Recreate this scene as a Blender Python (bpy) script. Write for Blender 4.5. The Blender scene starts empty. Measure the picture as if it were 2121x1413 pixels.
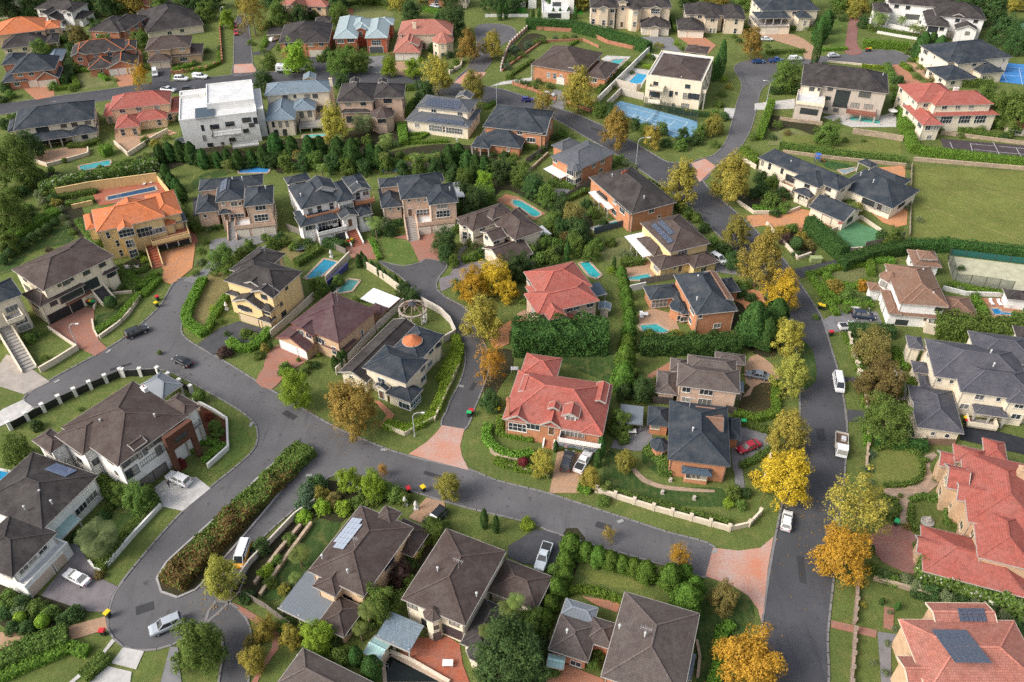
import bpy, math, random
import numpy as np
from mathutils import Vector, Matrix
from mathutils.geometry import tessellate_polygon
R = math.radians
sc = bpy.context.scene
COL = sc.collection

# ------------------------------------------------------------------ camera, sky, sun, exposure
FPX, PITCH, CAMZ = 1700.0, R(39.5), 108.0          # focal length in photo pixels, downward pitch, drone height
cam = bpy.data.cameras.new('camera'); camo = bpy.data.objects.new('camera', cam); COL.objects.link(camo)
camo.location = (0, 0, CAMZ); camo.rotation_euler = (math.pi/2 - PITCH, 0, 0)
cam.sensor_width = 36.0; cam.lens = FPX/2121*36; cam.clip_start = 1.0; cam.clip_end = 4000
sc.camera = camo
SUN_EL, SUN_AZ = R(38), R(-112)                     # azimuth measured from +Y towards +X
w = bpy.data.worlds.new('World'); sc.world = w; w.use_nodes = True
nt = w.node_tree; bg = nt.nodes['Background']
sky = nt.nodes.new('ShaderNodeTexSky'); sky.sky_type = 'NISHITA'; sky.sun_disc = False
sky.sun_elevation = SUN_EL; sky.sun_rotation = SUN_AZ; sky.air_density = 1.0; sky.dust_density = 4.0; sky.ozone_density = 1.0
hs = nt.nodes.new('ShaderNodeHueSaturation'); hs.inputs['Saturation'].default_value = 0.5
nt.links.new(sky.outputs[0], hs.inputs['Color']); nt.links.new(hs.outputs[0], bg.inputs[0]); bg.inputs[1].default_value = 0.14
sl = bpy.data.lights.new('sun', 'SUN'); sl.energy = 1.35; sl.angle = R(24); sl.color = (1.0, 0.95, 0.89)
so = bpy.data.objects.new('sun', sl); COL.objects.link(so)
sd = Vector((math.sin(SUN_AZ)*math.cos(SUN_EL), math.cos(SUN_AZ)*math.cos(SUN_EL), math.sin(SUN_EL)))
so.rotation_euler = (-sd).to_track_quat('-Z', 'Y').to_euler(); so.location = sd*400
vs = sc.view_settings; vs.view_transform = 'Standard'; vs.look = 'None'; vs.gamma = 1; vs.use_curve_mapping = False; vs.exposure = 0.82
sc.render.engine = 'CYCLES'
cy = sc.cycles; cy.max_bounces = 5; cy.diffuse_bounces = 3; cy.glossy_bounces = 2; cy.transmission_bounces = 3
cy.transparent_max_bounces = 4; cy.use_denoising = False; cy.caustics_reflective = False; cy.caustics_refractive = False

# ------------------------------------------------------------------ helpers
CT, ST = math.cos(PITCH), math.sin(PITCH)
def ray(x, y):
    u, v = x-1060.5, y-706.5
    return Vector((u, FPX*CT - v*ST, -(FPX*ST + v*CT)))
def g(x, y, z=0.0):
    "photo pixel -> point of the place on the level plane at height z"
    d = ray(x, y); t = (CAMZ-z)/-d.z
    return Vector((d.x*t, d.y*t, z))
def pxm(y): return (FPX*ST + (y-706.5)*CT)/CAMZ     # photo pixels per metre on the ground at that row
CR = dict(A=(0,0,4.242),B=(500,0,4.242),C=(1000,0,4.242),D=(1500,0,3.4155),E=(0,280,4.242),F=(400,280,4.242),G=(800,280,4.242),
 I=(1200,280,4.242),J=(1621,280,4.242),K=(0,500,4.242),L=(400,500,4.242),M=(800,500,4.242),N=(1200,500,4.242),O=(1621,500,4.242),
 P=(0,720,4.242),Q=(400,720,4.242),R=(900,720,4.71),S=(1200,720,4.242),T=(1621,720,4.242),U=(0,960,3.12),V=(500,960,3.12),
 W=(1000,960,3.12),X=(1521,960,3.12),Z=(0,0,1.0))
def cv(c, p):
    o = CR[c]; return (o[0]+p[0]/o[2], o[1]+p[1]/o[2])
def cvs(c, ps): return [cv(c, p) for p in ps]

MATS = {}
def nodes_of(name):
    m = bpy.data.materials.new(name); m.use_nodes = True
    n = m.node_tree; b = n.nodes['Principled BSDF']
    return m, n, b
def N(n, t, **kw):
    x = n.nodes.new(t)
    for k, v in kw.items():
        if k in x.inputs: x.inputs[k].default_value = v
        else: setattr(x, k, v)
    return x
def c4(c): return (c[0], c[1], c[2], 1.0)
def mixc(n, fac, a, b, mode='MIX'):
    m = n.nodes.new('ShaderNodeMix'); m.data_type = 'RGBA'; m.blend_type = mode
    for s, v in (('Factor', fac), ('A', a), ('B', b)):
        i = [q for q in m.inputs if q.name == s and (q.type == 'VALUE' if s == 'Factor' else q.type == 'RGBA')][0]
        if hasattr(v, 'is_output'): n.links.new(v, i)
        elif s == 'Factor': i.default_value = v
        else: i.default_value = c4(v)
    return [o for o in m.outputs if o.type == 'RGBA'][0]
def ramp(n, src, lo, hi):
    r = n.nodes.new('ShaderNodeMapRange'); r.inputs[1].default_value = lo; r.inputs[2].default_value = hi
    n.links.new(src, r.inputs[0]); return r.outputs[0]
def noise(n, coord, scale, detail=3, rough=0.6):
    t = N(n, 'ShaderNodeTexNoise'); t.inputs['Scale'].default_value = scale; t.inputs['Detail'].default_value = detail; t.inputs['Roughness'].default_value = rough
    if coord is not None: n.links.new(coord, t.inputs['Vector'])
    return t.outputs['Fac']
def bump(n, b, h, strength, dist):
    k = N(n, 'ShaderNodeBump'); k.inputs['Strength'].default_value = strength; k.inputs['Distance'].default_value = dist
    n.links.new(h, k.inputs['Height']); n.links.new(k.outputs[0], b.inputs['Normal'])
def sc3(c, f): return (min(c[0]*f, 1), min(c[1]*f, 1), min(c[2]*f, 1))

def mixm(c): return (c[0]*0.5+0.22, c[1]*0.5+0.16, c[2]*0.5+0.11)
def mat(kind, col=(0.5, 0.5, 0.5), rough=None):
    key = (kind, tuple(round(x, 3) for x in col))
    if key in MATS: return MATS[key]
    m, n, b = nodes_of(kind); L = n.links
    tc = N(n, 'ShaderNodeTexCoord'); ob = tc.outputs['Object']; uv = tc.outputs['UV']
    b.inputs['Roughness'].default_value = 0.85
    b.inputs['Specular IOR Level'].default_value = 0.5 if kind in ('paint','carpaint','water','solar','glass','metal') else 0.12
    geo = N(n, 'ShaderNodeNewGeometry'); wp = geo.outputs['Position']
    if kind == 'tile':          # concrete or terracotta roof tiles, courses follow the slope
        br = N(n, 'ShaderNodeTexBrick'); L.new(uv, br.inputs['Vector']); br.inputs['Scale'].default_value = 1.0
        br.inputs['Brick Width'].default_value = 0.3; br.inputs['Row Height'].default_value = 0.33; br.inputs['Mortar Size'].default_value = 0.03
        br.inputs['Color1'].default_value = c4(sc3(col, 0.84)); br.inputs['Color2'].default_value = c4(sc3(col, 1.14)); br.inputs['Mortar'].default_value = c4(sc3(col, 0.62)); br.inputs['Bias'].default_value = 0
        w1 = ramp(n, noise(n, wp, 0.35, 5, 0.65), 0.38, 0.68)
        c = mixc(n, w1, br.outputs['Color'], mixc(n, 0.14, br.outputs['Color'], (0.3, 0.28, 0.25)))
        w2 = ramp(n, noise(n, wp, 1.1, 5, 0.75), 0.5, 0.8)
        c = mixc(n, w2, c, mixc(n, 0.45, br.outputs['Color'], (0.02, 0.018, 0.016)))
        w3 = ramp(n, noise(n, wp, 5.0, 3, 0.8), 0.62, 0.78)
        c = mixc(n, w3, c, mixc(n, 0.2, c, (0.4, 0.38, 0.33)))
        L.new(c, b.inputs['Base Color']); b.inputs['Roughness'].default_value = 0.7
        bump(n, b, br.outputs['Fac'], -0.7, 0.04)
    elif kind == 'metal':       # ribbed sheet roofing
        sx = N(n, 'ShaderNodeSeparateXYZ'); L.new(uv, sx.inputs[0])
        wv = N(n, 'ShaderNodeMath', operation='PINGPONG'); L.new(sx.outputs[0], wv.inputs[0]); wv.inputs[1].default_value = 0.25
        k = ramp(n, wv.outputs[0], 0.0, 0.06)
        c = mixc(n, k, sc3(col, 0.7), col); c = mixc(n, ramp(n, noise(n, wp, 0.6, 4), 0.4, 0.8), c, sc3(col, 0.82))
        L.new(c, b.inputs['Base Color']); b.inputs['Roughness'].default_value = 0.45; bump(n, b, k, -0.4, 0.03)
    elif kind == 'brick':
        br = N(n, 'ShaderNodeTexBrick'); L.new(uv, br.inputs['Vector']); br.inputs['Scale'].default_value = 1.0
        br.inputs['Brick Width'].default_value = 0.24; br.inputs['Row Height'].default_value = 0.086; br.inputs['Mortar Size'].default_value = 0.01
        br.inputs['Color1'].default_value = c4(sc3(col, 0.8)); br.inputs['Color2'].default_value = c4(sc3(col, 1.2)); br.inputs['Mortar'].default_value = c4(mixm(col))
        c = mixc(n, ramp(n, noise(n, wp, 0.8, 4), 0.35, 0.75), br.outputs['Color'], sc3(col, 0.72))
        L.new(c, b.inputs['Base Color']); bump(n, b, br.outputs['Fac'], -0.5, 0.01)
    elif kind == 'render':
        mp = N(n, 'ShaderNodeMapping'); L.new(wp, mp.inputs['Vector']); mp.inputs['Scale'].default_value = (1.2, 1.2, 0.25)
        c = mixc(n, ramp(n, noise(n, mp.outputs[0], 1.0, 5), 0.42, 0.8), col, sc3(col, 0.8))
        L.new(c, b.inputs['Base Color']); b.inputs['Roughness'].default_value = 0.9; bump(n, b, noise(n, wp, 12, 2), 0.05, 0.01)
    elif kind == 'glass':
        b.inputs['Base Color'].default_value = c4(col); b.inputs['Roughness'].default_value = 0.06; b.inputs['Specular IOR Level'].default_value = 0.8
        oi = N(n, 'ShaderNodeObjectInfo')
        cr = mixc(n, ramp(n, oi.outputs['Random'], 0.55, 0.95), col, (0.30, 0.29, 0.26)); L.new(cr, b.inputs['Base Color'])
    elif kind == 'paint':
        b.inputs['Base Color'].default_value = c4(col); b.inputs['Roughness'].default_value = 0.5
    elif kind == 'carpaint':
        b.inputs['Base Color'].default_value = c4(col); b.inputs['Roughness'].default_value = 0.28; b.inputs['Coat Weight'].default_value = 0.6; b.inputs['Coat Roughness'].default_value = 0.05
    elif kind == 'asphalt':
        f1 = ramp(n, noise(n, wp, 0.07, 6, 0.62), 0.38, 0.64); f2 = ramp(n, noise(n, wp, 9, 2), 0.3, 0.75)
        c = mixc(n, f1, sc3(col, 0.7), sc3(col, 1.3)); c = mixc(n, f2, sc3(col, 0.8), c)
        vo = N(n, 'ShaderNodeTexVoronoi'); vo.feature = 'DISTANCE_TO_EDGE'; vo.inputs['Scale'].default_value = 0.1
        nn_ = N(n, 'ShaderNodeTexNoise'); L.new(wp, nn_.inputs['Vector']); nn_.inputs['Scale'].default_value = 0.6; nn_.inputs['Detail'].default_value = 5
        av = N(n, 'ShaderNodeVectorMath', operation='MULTIPLY_ADD'); L.new(nn_.outputs['Color'], av.inputs[0]); av.inputs[1].default_value = (5, 5, 0); L.new(wp, av.inputs[2]); L.new(av.outputs[0], vo.inputs['Vector'])
        ck = ramp(n, vo.outputs['Distance'], 0.0, 0.006); c = mixc(n, ck, sc3(col, 0.72), c)
        c = mixc(n, ramp(n, noise(n, wp, 0.8, 3, 0.5), 0.62, 0.72), c, sc3(col, 0.6))
        mp = N(n, 'ShaderNodeMapping'); L.new(wp, mp.inputs['Vector']); mp.inputs['Rotation'].default_value = (0, 0, 0.6); mp.inputs['Scale'].default_value = (0.35, 0.05, 1)
        c = mixc(n, ramp(n, noise(n, mp.outputs[0], 1.5, 4), 0.55, 0.72), c, sc3(col, 0.72))
        L.new(c, b.inputs['Base Color']); b.inputs['Roughness'].default_value = 0.8; bump(n, b, noise(n, wp, 30, 2), 0.25, 0.02)
    elif kind in ('paver', 'stone'):
        br = N(n, 'ShaderNodeTexBrick'); L.new(uv, br.inputs['Vector']); br.inputs['Scale'].default_value = 1.0 if kind == 'paver' else 0.5
        br.inputs['Brick Width'].default_value = 0.24 if kind == 'paver' else 0.4; br.inputs['Row Height'].default_value = 0.12 if kind == 'paver' else 0.22; br.inputs['Mortar Size'].default_value = 0.012
        br.inputs['Color1'].default_value = c4(sc3(col, 0.78)); br.inputs['Color2'].default_value = c4(sc3(col, 1.18)); br.inputs['Mortar'].default_value = c4(sc3(col, 0.7))
        c = mixc(n, ramp(n, noise(n, wp, 0.5, 5), 0.35, 0.75), br.outputs['Color'], mixc(n, 0.45, br.outputs['Color'], (0.22, 0.19, 0.17)))
        L.new(c, b.inputs['Base Color'])
    elif kind == 'worn':        # worn stencilled junction paving: red showing through grey
        c = mixc(n, ramp(n, noise(n, wp, 0.22, 6, 0.6), 0.3, 0.66), col, (0.44, 0.35, 0.31))
        c = mixc(n, ramp(n, noise(n, wp, 3, 3), 0.4, 0.9), c, sc3(col, 0.8)); L.new(c, b.inputs['Base Color'])
    elif kind == 'concrete':
        c = mixc(n, ramp(n, noise(n, wp, 0.6, 6, 0.65), 0.35, 0.75), sc3(col, 1.1), sc3(col, 0.72)); L.new(c, b.inputs['Base Color'])
        bump(n, b, noise(n, wp, 14, 2), 0.2, 0.02)
    elif kind == 'grass':
        f = ramp(n, noise(n, wp, 0.12, 5, 0.62), 0.35, 0.68); f2 = ramp(n, noise(n, wp, 2.2, 5, 0.75), 0.3, 0.72); f3 = ramp(n, noise(n, wp, 0.5, 4, 0.6), 0.5, 0.72)
        c = mixc(n, f, sc3(col, 0.72), sc3(col, 1.2)); c = mixc(n, f2, sc3(col, 0.68), c); c = mixc(n, f3, c, mixc(n, 0.3, c, (0.30, 0.24, 0.09)))
        wv = N(n, 'ShaderNodeTexWave'); wv.inputs['Scale'].default_value = 0.28; wv.inputs['Distortion'].default_value = 3.0; wv.inputs['Detail'].default_value = 2; L.new(wp, wv.inputs['Vector'])
        c = mixc(n, wv.outputs['Fac'], c, mixc(n, 0.05, c, (0.3, 0.33, 0.12)))
        L.new(c, b.inputs['Base Color']); b.inputs['Roughness'].default_value = 0.95; bump(n, b, noise(n, wp, 6, 4, 0.8), 0.9, 0.12)
    elif kind == 'soil':
        c = mixc(n, ramp(n, noise(n, wp, 0.7, 5, 0.7), 0.35, 0.7), col, (0.045, 0.07, 0.022)); c = mixc(n, ramp(n, noise(n, wp, 4, 4, 0.8), 0.3, 0.7), sc3(col, 0.5), c)
        L.new(c, b.inputs['Base Color']); bump(n, b, noise(n, wp, 5, 4, 0.8), 1.0, 0.15)
    elif kind == 'water':
        c = mixc(n, ramp(n, noise(n, wp, 1.3, 3), 0.4, 0.7), sc3(col, 0.85), sc3(col, 1.12)); L.new(c, b.inputs['Base Color'])
        b.inputs['Roughness'].default_value = 0.04; b.inputs['IOR'].default_value = 1.33; bump(n, b, noise(n, wp, 2.5, 3), 0.12, 0.05)
    elif kind == 'solar':
        br = N(n, 'ShaderNodeTexBrick'); L.new(uv, br.inputs['Vector']); br.offset = 0.0; br.inputs['Scale'].default_value = 1.0
        br.inputs['Brick Width'].default_value = 0.17; br.inputs['Row Height'].default_value = 0.17; br.inputs['Mortar Size'].default_value = 0.008
        br.inputs['Color1'].default_value = c4(col); br.inputs['Color2'].default_value = c4(sc3(col, 1.15)); br.inputs['Mortar'].default_value = c4((0.25, 0.28, 0.33))
        L.new(br.outputs['Color'], b.inputs['Base Color']); b.inputs['Roughness'].default_value = 0.18
    elif kind == 'timber':
        sx = N(n, 'ShaderNodeSeparateXYZ'); L.new(uv, sx.inputs[0])
        wv = N(n, 'ShaderNodeMath', operation='PINGPONG'); L.new(sx.outputs[0], wv.inputs[0]); wv.inputs[1].default_value = 0.075
        k = ramp(n, wv.outputs[0], 0.0, 0.012)
        c = mixc(n, k, sc3(col, 0.35), col); c = mixc(n, ramp(n, noise(n, wp, 1.5, 4), 0.4, 0.7), c, sc3(col, 0.7)); L.new(c, b.inputs['Base Color'])
    elif kind == 'leaf':
        oi = N(n, 'ShaderNodeObjectInfo')
        hsv = N(n, 'ShaderNodeHueSaturation')
        c = mixc(n, ramp(n, noise(n, wp, 0.45, 3), 0.35, 0.68), sc3(col, 0.78), (min(col[0]*1.28+0.012, 1), col[1]*1.2, col[2]*0.95))
        c = mixc(n, geo.outputs['Random Per Island'], sc3(col, 0.62), mixc(n, 0.45, c, sc3(col, 1.5)))
        L.new(c, hsv.inputs['Color'])
        mr = N(n, 'ShaderNodeMapRange'); mr.inputs[3].default_value = 0.485; mr.inputs[4].default_value = 0.515; L.new(oi.outputs['Random'], mr.inputs[0]); L.new(mr.outputs[0], hsv.inputs['Hue'])
        mv = N(n, 'ShaderNodeMapRange'); mv.inputs[3].default_value = 0.8; mv.inputs[4].default_value = 1.2; L.new(oi.outputs['Random'], mv.inputs[0]); L.new(mv.outputs[0], hsv.inputs['Value'])
        L.new(hsv.outputs[0], b.inputs['Base Color']); b.inputs['Roughness'].default_value = 0.7
        tr = N(n, 'ShaderNodeBsdfTranslucent'); L.new(hsv.outputs[0], tr.inputs['Color'])
        ms = N(n, 'ShaderNodeMixShader'); ms.inputs[0].default_value = 0.28; L.new(b.outputs[0], ms.inputs[1]); L.new(tr.outputs[0], ms.inputs[2])
        L.new(ms.outputs[0], n.nodes['Material Output'].inputs['Surface'])
    elif kind == 'bark':
        c = mixc(n, noise(n, ob, 6, 4), sc3(col, 0.6), sc3(col, 1.3)); L.new(c, b.inputs['Base Color'])
    elif kind == 'mesh':        # chain link / glass fence: partly see-through
        b.inputs['Base Color'].default_value = c4(col); b.inputs['Alpha'].default_value = 0.3
    elif kind == 'netting':
        b.inputs['Base Color'].default_value = c4(col); b.inputs['Alpha'].default_value = 0.85
    else:
        b.inputs['Base Color'].default_value = c4(col)
    if rough is not None: b.inputs['Roughness'].default_value = rough
    MATS[key] = m
    return m

class MB:
    "collects polygons; build() links them as one mesh object with metre UVs that follow each face"
    def __init__(s): s.v = []; s.f = []; s.mi = []
    def poly(s, pts, mi=0):
        k = len(s.v); s.v += [tuple(p) for p in pts]; s.f.append(tuple(range(k, k+len(pts)))); s.mi.append(mi)
    def add(s, vs, fs, mi=0):
        k = len(s.v); s.v += [tuple(p) for p in vs]
        for f in fs: s.f.append(tuple(i+k for i in f)); s.mi.append(mi)
    def box(s, x0, x1, y0, y1, z0, z1, mi=0):
        vs = [(x0,y0,z0),(x1,y0,z0),(x1,y1,z0),(x0,y1,z0),(x0,y0,z1),(x1,y0,z1),(x1,y1,z1),(x0,y1,z1)]
        s.add(vs, [(0,3,2,1),(4,5,6,7),(0,1,5,4),(1,2,6,5),(2,3,7,6),(3,0,4,7)], mi)
    def bar(s, a, b, wd, ht, mi=0, up=Vector((0,0,1))):
        a = Vector(a); b = Vector(b); d = (b-a)
        if d.length < 1e-4: return
        d.normalize(); sd_ = d.cross(up)
        if sd_.length < 1e-3: sd_ = d.cross(Vector((1,0,0)))
        sd_.normalize(); u = sd_.cross(d)
        vs = []
        for p in (a, b):
            for i, j in ((-1,-1),(1,-1),(1,1),(-1,1)): vs.append(p+sd_*(wd/2*i)+u*(ht/2*j))
        s.add(vs, [(0,1,2,3),(7,6,5,4),(0,4,5,1),(1,5,6,2),(2,6,7,3),(3,7,4,0)], mi)
    def tube(s, a, b, r0, r1, n=8, mi=0, caps=True):
        a = Vector(a); b = Vector(b); d = (b-a).normalized()
        e = d.cross(Vector((0,0,1)) if abs(d.z) < 0.95 else Vector((1,0,0))).normalized(); f = d.cross(e)
        vs = []
        for p, r in ((a, r0), (b, r1)):
            for i in range(n):
                t = 2*math.pi*i/n; vs.append(p+e*(math.cos(t)*r)+f*(math.sin(t)*r))
        fs = [(i, (i+1) % n, n+(i+1) % n, n+i) for i in range(n)]
        if caps: fs += [tuple(range(n-1, -1, -1)), tuple(range(n, 2*n))]
        s.add(vs, fs, mi)
    def lathe(s, prof, n=12, mi=0, c=(0,0), ring=False):
        if ring: prof = list(prof)+[prof[0]]
        vs = []; fs = []
        for r, z in prof:
            for i in range(n):
                t = 2*math.pi*(i+0.5)/n; vs.append((c[0]+r*math.cos(t), c[1]+r*math.sin(t), z))
        for k in range(len(prof)-1):
            for i in range(n): fs.append((k*n+i, k*n+(i+1) % n, (k+1)*n+(i+1) % n, (k+1)*n+i))
        if not ring: fs.append(tuple(range(n-1, -1, -1))); fs.append(tuple(range((len(prof)-1)*n, len(prof)*n)))
        s.add(vs, fs, mi)
    def mesh(s, name, mats, uv=True, smooth=False):
        me = bpy.data.meshes.new(name); me.from_pydata(s.v, [], s.f)
        for m in (mats if isinstance(mats, (list, tuple)) else [mats]): me.materials.append(m)
        if any(s.mi): me.polygons.foreach_set('material_index', s.mi)
        if smooth: me.polygons.foreach_set('use_smooth', [True]*len(s.f))
        if uv:
            ul = me.uv_layers.new(name='UVMap'); Z = Vector((0,0,1)); buf = []
            for p in me.polygons:
                nn = p.normal
                if abs(nn.z) > 0.995: e, q = Vector((1,0,0)), Vector((0,1,0))
                else: e = Z.cross(nn).normalized(); q = nn.cross(e)
                for vi in p.vertices:
                    co = me.vertices[vi].co; buf += [co.dot(e), co.dot(q)]
            ul.data.foreach_set('uv', buf)
        me.update(); return me
    def build(s, name, mats, parent=None, uv=True, smooth=False):
        return link(name, s.mesh(name, mats, uv, smooth), parent)

def link(name, me, parent=None, loc=None, rz=None, scale=None):
    o = bpy.data.objects.new(name, me); COL.objects.link(o)
    if parent is not None: o.parent = parent
    if loc is not None: o.location = loc
    if rz is not None: o.rotation_euler = (0, 0, rz)
    if scale is not None: o.scale = scale
    return o
def tag(o, label=None, cat=None, group=None, kind=None):
    if label: o['label'] = label
    if cat: o['category'] = cat
    if group: o['group'] = group
    if kind: o['kind'] = kind
    return o
LABELLED = []           # (object, label) to be made unique at the end
PLACES = []             # (x, y, nick) landmarks
def inpoly(x, y, P):
    r = False; j = len(P)-1
    for i in range(len(P)):
        if (P[i][1] > y) != (P[j][1] > y) and x < (P[j][0]-P[i][0])*(y-P[i][1])/(P[j][1]-P[i][1])+P[i][0]: r = not r
        j = i
    return r
def smooth_path(ps, closed=False, step=1.2):
    "Catmull-Rom through world points"
    n = len(ps); out = []
    rng = range(n) if closed else range(n-1)
    for i in rng:
        p1, p2 = ps[i], ps[(i+1) % n]
        p0 = ps[i-1] if (closed or i > 0) else p1; p3 = ps[(i+2) % n] if (closed or i+2 < n) else p2
        k = max(1, int((p2-p1).length/step))
        for j in range(k):
            t = j/k
            out.append(0.5*((2*p1)+(p2-p0)*t+(2*p0-5*p1+4*p2-p3)*t*t+(3*p1-p0-3*p2+p3)*t*t*t))
    if not closed: out.append(ps[-1])
    return out
ZK = [0]
def sheet(name, pts, z, m, smooth=False, thick=0.0, kind='structure', label=None, cat=None, world=False):
    P = pts if world else [g(x, y) for x, y in pts]
    if smooth: P = smooth_path(P, True, 1.5)
    ZK[0] += 1; z = z+0.0007*(ZK[0] % 40)
    c = sum(P, Vector())/len(P); L = [Vector((p.x-c.x, p.y-c.y, 0)) for p in P]
    if sum(L[i].x*L[(i+1) % len(L)].y-L[(i+1) % len(L)].x*L[i].y for i in range(len(L))) < 0: L.reverse(); P = P[::-1]
    mb = MB(); tri = tessellate_polygon([L]); mb.v = [tuple(p) for p in L]
    for t in tri:
        a, b_, c_ = [L[i] for i in t]
        if (b_-a).cross(c_-a).z < 0: t = (t[0], t[2], t[1])
        mb.f.append(tuple(t)); mb.mi.append(0)
    if thick:
        n = len(L); lo = [p-Vector((0,0,thick)) for p in L]; k = len(mb.v); mb.v += [tuple(p) for p in lo]
        for i in range(n): mb.f.append((i, k+i, k+(i+1) % n, (i+1) % n)); mb.mi.append(0)
    o = mb.build(name, m); o.location = (c.x, c.y, z); tag(o, label, cat, kind=kind)
    return o, P
# ------------------------------------------------------------------ houses
# wall and roof colours (base colours of the materials)
WC = dict(cream=('render',(0.78,0.68,0.52)), white=('render',(0.8,0.78,0.74)), yellow=('render',(0.74,0.55,0.28)), peach=('render',(0.72,0.5,0.32)), beige=('render',(0.7,0.57,0.42)),
 tan=('brick',(0.56,0.37,0.23)), orange=('brick',(0.54,0.235,0.12)), red=('brick',(0.48,0.12,0.06)), pink=('brick',(0.62,0.44,0.33)), taupe=('render',(0.5,0.43,0.36)), sand=('brick',(0.6,0.41,0.26)), clay=('brick',(0.5,0.2,0.12)))
RC = dict(char=('tile',(0.042,0.036,0.036)), slate=('tile',(0.032,0.042,0.055)), brown=('tile',(0.078,0.055,0.048)), red=('tile',(0.37,0.105,0.08)), orange=('tile',(0.55,0.17,0.065)), salmon=('tile',(0.4,0.155,0.115)),
 grey=('tile',(0.105,0.113,0.127)), lav=('tile',(0.08,0.08,0.096)), purple=('tile',(0.1,0.052,0.056)), bluegrey=('tile',(0.18,0.235,0.28)), metal=('metal',(0.3,0.37,0.38)), faded=('tile',(0.108,0.085,0.077)), white=('metal',(0.8,0.8,0.79)), zinc=('metal',(0.16,0.18,0.2)), teal=('metal',(0.3,0.45,0.43)), rust=('tile',(0.22,0.125,0.085)), navy=('metal',(0.05,0.075,0.1)))
def wm(k): return mat(*WC[k])
def rm(k): return mat(*RC[k])
WHITE = (0.75, 0.74, 0.71)
WSIZE = dict(s=(0.8,0.95), m=(1.6,1.25), w=(2.5,1.45), t=(0.8,1.8), b=(3.4,1.9), d=(1.1,2.15), g=(2.5,2.15), G=(4.8,2.2), v=(5.2,1.9), V=(3.6,2.4), c=(0.7,0.7), x=(4.2,5.5), l=(1.2,2.0))
WM = {}
def win_meshes(code, frame):
    k = (code, frame)
    if k in WM: return WM[k]
    w_, h_ = WSIZE[code]; f = MB(); t = 0.07 if w_ < 3 else 0.09; pr = 0.07
    if code in 'gG':
        p = MB(); nrow = 4
        for i in range(nrow): p.box(-w_/2, w_/2, -0.05, 0.0, i*h_/nrow+0.012, (i+1)*h_/nrow-0.012)
        f.box(-w_/2-0.12, -w_/2, -0.08, 0, 0, h_+0.12); f.box(w_/2, w_/2+0.12, -0.08, 0, 0, h_+0.12); f.box(-w_/2, w_/2, -0.08, 0, h_, h_+0.12)
        r = (f.mesh('frame', mat('paint', frame)), p, None)
    else:
        z0 = -h_/2
        f.box(-w_/2, -w_/2+t, -pr, 0, z0, z0+h_); f.box(w_/2-t, w_/2, -pr, 0, z0, z0+h_); f.box(-w_/2+t, w_/2-t, -pr, 0, z0, z0+t); f.box(-w_/2+t, w_/2-t, -pr, 0, z0+h_-t, z0+h_)
        nm = max(0, int(round(w_/0.85))-1)
        for i in range(nm):
            x = -w_/2+w_*(i+1)/(nm+1); f.box(x-0.03, x+0.03, -pr+0.01, 0, z0+t, z0+h_-t)
        if h_ > 1.7 and code not in 'd':
            for j in range(int(h_/1.3)): zz = z0+h_*(j+1)/(int(h_/1.3)+1); f.box(-w_/2+t, w_/2-t, -pr+0.012, 0, zz-0.03, zz+0.03)
        p = MB(); p.box(-w_/2+t*0.5, w_/2-t*0.5, -0.03, -0.002, z0+t*0.5, z0+h_-t*0.5)
        s_ = None
        if code in 'smwb':
            q = MB(); q.box(-w_/2-0.1, w_/2+0.1, -0.14, 0, z0-0.11, z0-0.01); s_ = q.mesh('sill', mat('render', (0.6, 0.52, 0.42)))
        gl = mat('paint', (0.13, 0.07, 0.04)) if code == 'd' else mat('glass', (0.035, 0.042, 0.05))
        r = (f.mesh('frame', mat('paint', frame)), p.mesh('pane', gl), s_)
    WM[k] = r; return r
GM = {}
def garage_panel(code, col):
    if (code, col) not in GM: GM[(code, col)] = win_meshes(code, WHITE)[1].mesh('panel', mat('paint', col))
    return GM[(code, col)]

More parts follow.
